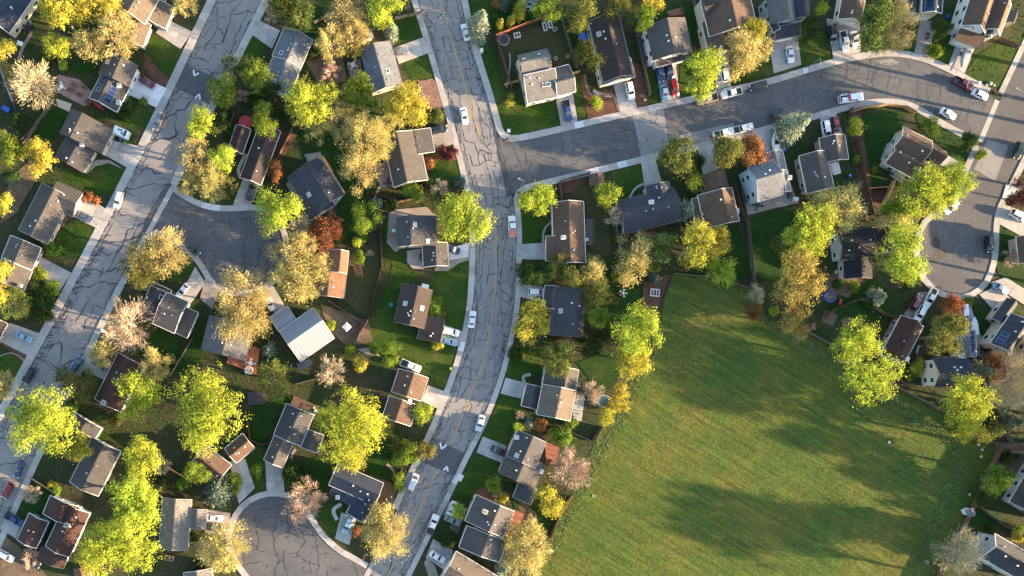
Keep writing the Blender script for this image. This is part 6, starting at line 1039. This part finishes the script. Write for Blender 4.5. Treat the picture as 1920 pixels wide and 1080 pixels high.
# ---------------------------------------------------------------- fences
for a in [([(928, 70), (1015, 36)], 'reddish fence behind the fenced brown yard', 'wood_red'), ([(928, 70), (958, 165)], 'grey side fence of the fenced brown yard', 'wood_brown'), ([(945, 161), (979, 152)], 'pale new fence left of the corner house', 'wood_new'), ([(1066, 142), (1084, 137)], 'pale new fence right of the corner house', 'wood_new'), ([(1050, 35), (1080, 130)], 'fence between the brown yard and chocolate house', 'wood_grey'),
 ([(1296, 0), (1325, 90)], 'narrow fence left of the wide brown house', 'wood_grey'), ([(1190, 55), (1216, 180)], 'fence right of the chocolate house', 'wood_grey'), ([(1592, 205), (1610, 300), (1632, 405)], 'long brown fence right of the two winged house', 'wood_brown'), ([(1592, 212), (1622, 203), (1660, 199), (1692, 202), (1712, 213)], 'curved orange brown fence along the inner bend', 'wood_new'), ([(1660, 353), (1625, 355)], 'short fence below the fenced inner lawn', 'wood_brown'), ([(1672, 340), (1652, 382)], 'slanting fence left of the brilliant tree', 'wood_new'),
 ([(1387, 360), (1400, 430), (1412, 530), (1425, 540)], 'long fence between two shaded back lawns', 'wood_grey'), ([(1270, 415), (1278, 440)], 'short fence right of the wide slate house', 'wood_brown'), ([(1372, 345), (1392, 408)], 'fence left of the light blue house', 'wood_brown'), ([(1262, 513), (1232, 594)], 'low timber edge of the garden bed', 'wood_grey', .5), ([(1205, 530), (1205, 594)], 'timber edge left of the garden bed', 'wood_grey', .5), ([(1262, 513), (1340, 520), (1417, 545)], 'low fence along the top of the park', 'wood_grey', 1.1), ([(1480, 605), (1520, 627), (1572, 655), (1665, 718), (1779, 778), (1845, 833)], 'long fence along the upper right of the park', 'wood_grey', 1.5), ([(1873, 834), (1820, 950), (1770, 1050), (1740, 1110)], 'reddish fence along the right side of the park', 'wood_brown'), ([(1828, 948), (1880, 985), (1925, 1010)], 'fence below the grey roofed house at right', 'wood_grey'),
 ([(1690, 600), (1655, 590), (1610, 560), (1560, 580), (1545, 595)], 'fence round the bare yard with the trampoline', 'wood_brown'), ([(1660, 690), (1690, 720), (1730, 640), (1760, 600)], 'fence right of the maroon house', 'wood_brown'), ([(1497, 300), (1500, 360)], 'fence right of the light blue house', 'wood_grey'), ([(1048, 342), (1052, 376)], 'dark fence left of the kerb side shed', 'wood_brown'), ([(1050, 341), (1104, 326)], 'reddish fence facing the road beside the shed', 'wood_brown'), ([(1150, 400), (1160, 470)], 'fence left of the wide slate house', 'wood_grey'),
 ([(712, 430), (716, 500), (704, 545), (690, 600), (672, 630)], 'long fence left of the big lawn', 'wood_brown'), ([(700, 300), (690, 360), (745, 380), (790, 372)], 'fence above the big lawn', 'wood_brown'), ([(545, 250), (520, 300)], 'fence right of the dark brown house', 'wood_brown'), ([(570, 200), (545, 250)], 'fence under the bright tree in the upper gardens', 'wood_grey'), ([(590, 45), (640, 20)], 'pale fence in the upper gardens', 'wood_grey'), ([(740, 38), (790, 26)], 'fence beside the top left drive of the centre street', 'wood_grey'), ([(440, 215), (425, 255)], 'fence left of the red canopy', 'wood_grey'),
 ([(362, 635), (320, 705)], 'fence below the stepped grey house', 'wood_grey'), ([(617, 565), (655, 590), (680, 607), (668, 640)], 'fence behind the bare yard', 'wood_grey'), ([(555, 720), (600, 708)], 'fence below the metal roof', 'wood_grey'), ([(462, 770), (470, 825), (490, 833), (510, 830)], 'reddish fence below the dark pavilion', 'wood_red'), ([(310, 872), (375, 910)], 'tan plank fence right of the cottonwood spire', 'wood_new'), ([(60, 895), (110, 925), (100, 940)], 'fence of the lower left lawn', 'wood_grey'), ([(70, 240), (45, 265)], 'fence left of the navy rear slope', 'wood_grey'), ([(105, 190), (70, 235), (50, 270)], 'fence below the paved garden', 'wood_grey'), ([(2, 130), (25, 190), (45, 235)], 'dark blue fence in the far left yard', 'navy'), ([(1045, 800), (1110, 828), (1128, 800)], 'fence between gardens on the park edge', 'wood_grey'), ([(1010, 945), (1045, 968), (1070, 930)], 'orange fence below the golden tree', 'wood_new'), ([(1030, 1008), (1046, 966)], 'fence on the park edge below the orange one', 'wood_brown'), ([(715, 945), (745, 900), (752, 880)], 'fence between the slate blue house and street', 'wood_brown'), ([(850, 1025), (895, 1055), (930, 1078)], 'fence above the tan solar house', 'wood_brown'), ([(350, 1075), (380, 1050)], 'fence below the speckled roof', 'wood_grey'), ([(1860, 630), (1840, 680), (1850, 740), (1890, 830)], 'fence right of the navy roofed tall house', 'wood_grey'), ([(1350, 420), (1340, 438)], 'short fence by the brown stepped house', 'wood_grey'), ([(1720, 48), (1722, 100)], 'fence beside the orange tan tree', 'wood_grey') if False else ([(1868, 75), (1905, 90)], 'short brown fence by the white front gable', 'wood_brown')]:  # navy on the far left yard fence is shade put into its colour
    fence(*a[:3], h=a[3] if len(a) > 3 else 1.75)
# ---------------------------------------------------------------- decks, pools, garden things
def deck(pts, label, mat='wood_red', z=.5, nboards=9, rail=True):
    P = [Vector((*W3(*p, z), 0)) for p in pts]; c = P[0]; r = tag(empty('deck', (c.x, c.y, 0)), label, 'deck', 'timber decks behind houses')
    for i in range(nboards):
        a, b2 = i / nboards + .004, (i + 1) / nboards - .004; q = [P[0].lerp(P[3], a) - c, P[1].lerp(P[2], a) - c, P[1].lerp(P[2], b2) - c, P[0].lerp(P[3], b2) - c]
        if (q[1] - q[0]).cross(q[2] - q[0]).z < 0: q = q[::-1]
        mb = MB(); mb.prism([(v.x, v.y) for v in q], z - .14, z + random.uniform(-.01, .01)); mb.build('plank', MATS[mat], r)
    if rail:
        for i in (1, 2):
            a, b2 = P[i] - c, P[(i + 1) % 4] - c; mb = MB(); mb.beam((a.x, a.y, z + .85), (b2.x, b2.y, z + .85), .12, .09)
            for k in range(5): q = a.lerp(b2, k / 4); mb.box(q.x - .05, q.y - .05, 0, q.x + .05, q.y + .05, z + .85)
            mb.build('railing', MATS[mat], r)
deck([(461, 648), (487, 652), (480, 702), (456, 690)], 'red timber deck at the corner of the grey house'); deck([(428, 667), (457, 676), (470, 696), (425, 680)], 'lower red timber deck below the grey house', nboards=5)
deck([(1022, 828), (1048, 838), (1040, 872), (1024, 868)], 'orange red deck beside the white end wall'); deck([(963, 955), (982, 962), (965, 1005), (948, 1002)], 'red deck with pergola beside the cream corner'); deck([(551, 742), (598, 762), (590, 778), (545, 757)], 'brown deck with chairs above the dark grey house', 'wood_brown')
deck([(598, 296), (607, 292), (625, 322), (617, 326)], 'narrow orange deck on the navy angled house', 'wood_new', .4, 5, False); deck([(1098, 410), (1112, 410), (1110, 460), (1098, 460)], 'grey deck on the right of the long ranch', 'wood_grey'); deck([(175, 165), (182, 180), (165, 200), (160, 190)], 'brown deck behind the solar house', 'wood_brown', .4, 6); deck([(1250, 22), (1275, 14), (1280, 28), (1255, 30)], 'red deck behind the tall white house', 'wood_red', .6, 5); deck([(305, 535), (335, 552), (328, 562), (300, 545)], 'brown deck beside the white car', 'wood_brown', .3, 5, False)
deck([(112, 408), (122, 402), (128, 408), (116, 426)], 'small brown porch deck of the ranch', 'wood_brown', .3, 5, False); deck([(655, 476), (668, 480), (664, 500), (654, 498)], 'grey brown deck beside the orange roof', 'wood_brown', .4, 5)
def ring(name, px, py, r, h, mats, label, cat, grp=None):
    x, y = W3(px, py, h); e = tag(empty(name, (x, y, 0)), label, cat, grp); mb = MB(); n = 24
    v = []; 
    for rr, z in ((r, 0), (r, h), (r - .14, h), (r - .14, h - .12)): v += [(rr * math.cos(2 * math.pi * i / n), rr * math.sin(2 * math.pi * i / n), z) for i in range(n)]
    mb.add(v, [(j * n + i, j * n + (i + 1) % n, (j + 1) * n + (i + 1) % n, (j + 1) * n + i) for j in range(3) for i in range(n)]); mb.build('rim' if cat != 'pool' else 'wall', MATS[mats[0]], e)
    mb = MB(); mb.tube((0, 0, h - .16), (0, 0, h - .1), r - .15, r - .15, n); mb.build('mat' if cat == 'trampoline' else 'water' if cat == 'pool' else 'top', MATS[mats[1]], e); return e
t = ring('trampoline', 1557, 556, 1.6, .9, ('blue', 'black'), 'round blue trampoline in the bare yard', 'trampoline'); ring('pool', 1133, 752, 1.75, .9, ('offwhite', 'water'), 'round above ground pool beside the tan bare tree', 'pool'); ring('hot_tub', 466, 694, 1.1, .8, ('white', 'ltb') if False else ('white', 'canvas_grey'), 'round pale table like tub on the red deck corner', 'hot tub'); ring('fire_pit', 1042, 109, .55, .35, ('stone', 'dirt'), 'small round fire pit in the brown yard', 'fire pit', 'round fire pits'); ring('planter_ring', 1065, 105, .6, .35, ('stone', 'dirt'), 'round planter by the fence of the brown yard', 'planter', None); ring('trampoline', 945, 74, 1.5, .7, ('canvas_grey', 'black'), 'dark covered trampoline in the fenced brown yard', 'trampoline'); ring('manhole', 1738, 1054, .5, .12, ('concrete', 'stone'), 'round concrete manhole ring near the park fence', 'manhole'); ring('manhole', 1113, 930, .42, .2, ('concrete', 'stone'), 'pale round utility lid in the park lawn', 'manhole'); ring('manhole', 1668, 829, .3, .2, ('white', 'white'), 'small white round cover in the park', 'manhole'); ring('paddling_pool', 733, 571, .6, .4, ('teal', 'teal'), 'round teal table on the patio of the pale green house', 'table')
# canopies
def canopy(px, py, r, h, mat, label, n=8, cat='umbrella', name='patio_umbrella'):
    x, y = W3(px, py, h); e = tag(empty(name, (x, y, 0)), label, cat); mb = MB(); mb.tube((0, 0, 0), (0, 0, h + .1), .04, .04, 6); mb.build('pole', MATS['steel'], e); mb = MB()
    v = [(0, 0, h + .45)] + [(r * math.cos(2 * math.pi * i / n), r * math.sin(2 * math.pi * i / n), h) for i in range(n)] + [(r * math.cos(2 * math.pi * i / n), r * math.sin(2 * math.pi * i / n), h - .15) for i in range(n)]
    mb.add(v, [(0, 1 + i, 1 + (i + 1) % n) for i in range(n)] + [(1 + i, 1 + n + i, 1 + n + (i + 1) % n, 1 + (i + 1) % n) for i in range(n)]); mb.build('canopy', MATS[mat], e)
canopy(460, 229, 1.9, 2.4, 'red', 'dark red round canopy above the brown house'); canopy(1094, 70, 1.35, 2.2, 'blue', 'blue patio umbrella left of the chocolate house'); canopy(395, 1069, 1.0, 2.2, 'teal', 'teal umbrella at the bottom edge')
canopy(650, 613, 1.3, 2.2, 'white', 'small white shade sail in the yard right of the metal roof', 4, 'shade sail', 'shade_sail')
def frame_bed(px, py, ln, wd, ang, label, mat='wood_grey', div=2, fill='dirt'):
    x, y = G(px, py); e = tag(empty('raised_bed', (x, y, 0), math.radians(-ang)), label, 'raised bed', 'raised garden beds'); mb = MB(); a, b2 = ln / 2, wd / 2
    mb.box(-a, -b2, 0, a, -b2 + .15, .5); mb.box(-a, b2 - .15, 0, a, b2, .5); mb.box(-a, -b2 + .151, 0, -a + .15, b2 - .151, .498); mb.box(a - .15, -b2 + .151, 0, a, b2 - .151, .498)
    for k in range(1, div): mb.box(-a + ln * k / div - .06, -b2 + .151, 0, -a + ln * k / div + .06, b2 - .151, .49)
    mb.build('frame', MATS[mat], e); mb = MB(); mb.box(-a + .16, -b2 + .16, .05, a - .16, b2 - .16, .36); mb.build('soil', MATS[fill], e)
for a in [(969, 67, 1.7, 1.4, -12, 'white framed bed in the fenced brown yard', 'white', 2), (1021, 51, 1.0, 2.2, -14, 'left white raised bed at the back of the brown yard', 'white', 1), (1031, 47, 1.0, 1.9, -14, 'middle white raised bed at the back of the brown yard', 'white', 1), (1040, 56, 1.2, 1.0, -30, 'small grey raised bed at the back of the brown yard', 'canvas_grey', 1), (1227, 549, 2.4, 2.0, 6, 'white square framed bed in the garden by the park', 'white', 3), (140, 160, 2.0, 1.2, 28, 'upper left brick edged bed in the paved garden', 'brick', 1), (133, 170, 2.0, 1.2, 28, 'lower left brick edged bed in the paved garden', 'brick', 1), (158, 165, 1.6, 1.2, 28, 'upper right brick edged bed in the paved garden', 'brick', 1), (150, 178, 1.6, 1.2, 28, 'lower right brick edged bed in the paved garden', 'brick', 1), (1722, 656, 1.0, 2.2, 14, 'white narrow framed bed right of the maroon house', 'white', 1), (318, 1046, 2.4, 1.4, 8, 'timber framed bed below the speckled roof', 'wood_new', 2), (677, 870, 2.6, 1.6, 28, 'timber framed box behind the slate blue house', 'wood_new', 1)]: frame_bed(*a)
def table(px, py, ang, label, mat='white', chairs=4, tr=.75):
    x, y = W3(px, py, .5); e = tag(empty('patio_set', (x, y, .05), math.radians(-ang)), label, 'patio table', 'patio tables with chairs'); mb = MB(); mb.tube((0, 0, .68), (0, 0, .74), tr, tr, 12); mb.build('table_top', MATS[mat], e); mb = MB(); mb.tube((0, 0, 0), (0, 0, .68), .06, .06, 6); mb.build('leg', MATS['steel'], e)
    for k in range(chairs):
        a = 2 * math.pi * k / chairs; cx, cy = (tr + .45) * math.cos(a), (tr + .45) * math.sin(a); c = tag(empty('patio_chair', (x + math.cos(-math.radians(ang)) * cx - math.sin(-math.radians(ang)) * cy, y + math.sin(-math.radians(ang)) * cx + math.cos(-math.radians(ang)) * cy, .05), a - math.radians(ang)), 'patio chair at the ' + label.split(' with ')[0], 'chair', 'patio chairs at the ' + label.split(' with ')[0]); m2 = MB(); m2.box(-.25, -.25, .4, .25, .25, .46); m2.build('seat', MATS[mat], c); m2 = MB(); m2.box(.2, -.25, .461, .27, .25, .9); m2.build('backrest', MATS[mat], c); [(lambda m3: (m3.box(sx * .2 - .02, sy * .2 - .02, 0, sx * .2 + .02, sy * .2 + .02, .4), m3.build('leg', MATS['steel'], c)))(MB()) for sx in (-1, 1) for sy in (-1, 1)]
table(53, 53, 30, 'black table on the patio of the cream walled corner house with chairs', 'black', 6, .9); table(470, 681, 10, 'white table on the red deck with chairs', 'white', 4, .6); table(662, 122, 20, 'white table on the flagstone patio with chairs', 'white', 4, .7); table(1168, 550, 0, 'white round table on the lit garden lawn with chairs', 'offwhite', 5, .4); table(1420, 385, 10, 'black table behind the light blue house with chairs', 'black', 4, .7); table(1665, 322, 30, 'dark table on the white corner patio with chairs', 'black', 2, .6); table(727, 343, 0, 'dark table on the flagstone by the navy roof with chairs', 'black', 4, .5); table(593, 771, 0, 'white table on the brown deck with chairs', 'white', 3, .6); table(1840, 655, 0, 'black table beside the solar wing with chairs', 'black', 4, .6); table(116, 163, 20, 'white table on the paved garden with chairs', 'white', 3, .6)
# pergola, cabinets, boulders, mailboxes
def pergola(px, py, ang, ln, wd, label, mat, n=7, h=2.4):
    x, y = W3(px, py, h); e = tag(empty('pergola', (x, y, 0), math.radians(-ang)), label, 'pergola', 'pergolas beside houses')
    for sx in (-1, 1):
        for sy in (-1, 1): mb = MB(); mb.box(sx * (ln / 2 - .1) - .07, sy * (wd / 2 - .1) - .07, 0, sx * (ln / 2 - .1) + .07, sy * (wd / 2 - .1) + .07, h); mb.build('post', MATS[mat], e)
    for sy in (-1, 1): mb = MB(); mb.box(-ln / 2, sy * (wd / 2 - .1) - .06, h, ln / 2, sy * (wd / 2 - .1) + .06, h + .18); mb.build('beam', MATS[mat], e)
    for k in range(n): xx = -ln / 2 + .1 + (ln - .2) * k / (n - 1); mb = MB(); mb.box(xx - .05, -wd / 2 - .1, h + .182, xx + .05, wd / 2 + .1, h + .3); mb.build('rafter', MATS[mat], e)
pergola(1566, 316, -14, 2.2, 3.0, 'white pergola on the side of the two winged grey house', 'white', 9); pergola(958, 995, -66, 4.2, 2.2, 'red pergola on the deck beside the cream corner', 'wood_red', 9); pergola(672, 508, 80, 3.4, 1.8, 'brown pergola beside the orange roof', 'wood_brown', 7)
def box(name, px, py, ln, wd, h, ang, mat, label, cat, grp=None, cap=None):
    x, y = W3(px, py, h); e = tag(empty(name, (x, y, .04), math.radians(-ang)), label, cat, grp); mb = MB(); mb.hexa([(-ln / 2, -wd / 2, 0), (ln / 2, -wd / 2, 0), (ln / 2, wd / 2, 0), (-ln / 2, wd / 2, 0), (-ln / 2 + .03, -wd / 2 + .03, h), (ln / 2 - .03, -wd / 2 + .03, h), (ln / 2 - .03, wd / 2 - .03, h), (-ln / 2 + .03, wd / 2 - .03, h)]); mb.build('body', MATS[mat], e); mb = MB(); mb.box(-ln / 2 - .04, -wd / 2 - .04, h + .001, ln / 2 + .04, wd / 2 + .04, h + .07); mb.build('lid', MATS[cap or mat], e)
UB = 'utility boxes beside the walks'
box('utility_box', 903, 94, .8, .9, 1.1, 0, 'offwhite', 'pale utility box by the walk below the pale spruce', 'utility box', UB); box('utility_box', 954, 245, .8, .8, .4, 10, 'offwhite', 'flat pale utility box on the corner lawn', 'utility box', UB); box('utility_box', 192, 620, .7, .7, 1.0, 30, 'offwhite', 'pale utility box beside the large bare tree', 'utility box', UB); box('utility_box', 1837, 155, .6, .6, .5, 20, 'offwhite', 'small pale utility box on the top right corner lawn', 'utility box', UB); box('utility_box', 1510, 132, 1.4, 1.3, .2, -14, 'concrete_new', 'pale pad at the kerb of the wide drive', 'utility box', UB); box('utility_box', 862, 895, 1.6, 1.8, .22, 30, 'concrete_new', 'pale new slab in the right walk by the hump', 'utility box', UB); box('mailbox', 845, 691, .35, .5, 1.2, 0, 'yellow', 'small yellow post on the lawn by the centre street', 'mailbox'); box('air_conditioner', 797, 537, 1.9, 1.1, .9, 14, 'white', 'white air unit at the end of the brown roof', 'air conditioner', 'air conditioners beside houses'); box('air_conditioner', 738, 432, .9, .7, .8, 0, 'white', 'white air unit beside the two storey wall', 'air conditioner', 'air conditioners beside houses'); box('air_conditioner', 627, 886, .8, .8, .8, 0, 'white', 'white air unit left of the slate blue house', 'air conditioner', 'air conditioners beside houses'); box('picnic_bench', 37, 81, 1.4, 1.0, .6, 20, 'white', 'white bench in the top left corner garden', 'bench'); box('storage_bench', 1493, 373, 1.2, .9, .9, 10, 'white', 'white storage box on the blue patio corner', 'storage box'); box('storage_bench', 1382, 395, 1.1, 1.4, .9, 0, 'ltb' if False else 'offwhite', 'pale storage box by the fence left of the blue house', 'storage box'); box('cold_frame', 1011, 884, 1.0, 2.4, .5, 24, 'offwhite', 'white framed box behind the two gables', 'cold frame') if False else None
box('grill', 1482, 365, .8, 1.4, 1.0, 12, 'black', 'black grill on the blue patio', 'grill', 'barbecue grills'); box('grill', 789, 481, .7, 1.6, .9, 0, 'wood_brown', 'dark bench on the patio of the speckled house', 'bench'); box('grill', 1100, 449, 1.0, .7, 1.0, 0, 'steel', 'steel grill at the end of the ranch deck', 'grill', 'barbecue grills'); box('wood_stack', 1035, 868, 1.6, .8, .9, -40, 'wood_brown', 'stack of wood below the orange red deck', 'wood stack'); box('tarp_stack', 11, 204, 2.0, 1.2, .7, 30, 'blue', 'blue tarpaulin heap in the far left yard', 'tarpaulin'); box('play_slide', 1576, 566, .5, 1.4, .8, 10, 'red', 'red play slide beside the blue trampoline', 'slide')
def rocks(lst):
    for px, py, r, lb in lst:
        x, y = G(px, py); bm = bmesh.new(); bmesh.ops.create_icosphere(bm, subdivisions=2, radius=r)
        for v in bm.verts: v.co *= random.uniform(.8, 1.15); v.co.z *= .7
        me = bpy.data.meshes.new('boulder'); bm.to_mesh(me); bm.free(); o = me_obj('boulder', me, MATS['stone'], None, (x, y, r * .35)); tag(o, lb, 'boulder', 'boulders in the gardens')
rocks([(1834, 833, .45, 'boulder at the park corner under the yellow lobe'), (1841, 843, .4, 'boulder just below the first park corner one'), (1839, 856, .45, 'lowest of the three boulders at the park corner'), (1848, 160, .4, 'boulder in the rock bed on the top right corner lawn'), (1856, 157, .5, 'largest boulder in the top right rock bed'), (1863, 160, .35, 'small boulder in the top right rock bed'), (1033, 1032, .4, 'pale boulder on the park edge at the bottom'), (1567, 510, .5, 'pale boulder in the yard left of the jet black roof'), (1818, 927, .35, 'boulder on the park fence line'), (1209, 188, .4, 'boulder ring in the brown mulch strip')])
def street_lamp(px, py, ang, label):
    x, y = G(px, py); e = tag(empty('street_lamp', (x, y, .1), math.radians(-ang)), label, 'street lamp', 'street lamps'); mb = MB(); mb.tube((0, 0, 0), (0, 0, 6.2), .09, .06, 8); mb.build('pole', MATS['steel'], e); mb = MB(); mb.tube((0, 0, 6.1), (1.6, 0, 6.5), .05, .04, 6); mb.build('arm', MATS['steel'], e); mb = MB(); mb.box(1.4, -.13, 6.42, 2.0, .13, 6.56); mb.build('lamp_head', MATS['canvas_grey'], e)
street_lamp(1878, 188, 200, 'street lamp on the corner of the right bend'); street_lamp(1512, 1028 - 900, 100, 'street lamp by the wide drive on the right road'); street_lamp(974, 352, 200, 'street lamp on the corner below the junction')
for px, py, lb in ((951, 262, 'rusty storm drain cover on the upper junction corner'), (973, 362, 'rusty storm drain cover on the lower junction corner'), (335, 350, 'rusty storm drain cover at the mouth of the dark circle'), (682, 1046, 'rusty storm drain cover by the bottom circle mouth'), (1868, 174, 'rusty storm drain cover on the right bend corner')):
    x, y = G(px, py); e = tag(empty('storm_drain', (x, y, .15), random.uniform(0, 3)), lb, 'storm drain', 'storm drain covers at the kerbs'); mb = MB(); mb.box(-.55, -.4, .0, .55, .4, .045); mb.build('cover', MATS['brick'], e)
    mb = MB(); [mb.box(-.4, -.3 + k * .2, .0455, .4, -.22 + k * .2, .06) for k in range(4)]; mb.build('bar', MATS['rubber'], e)
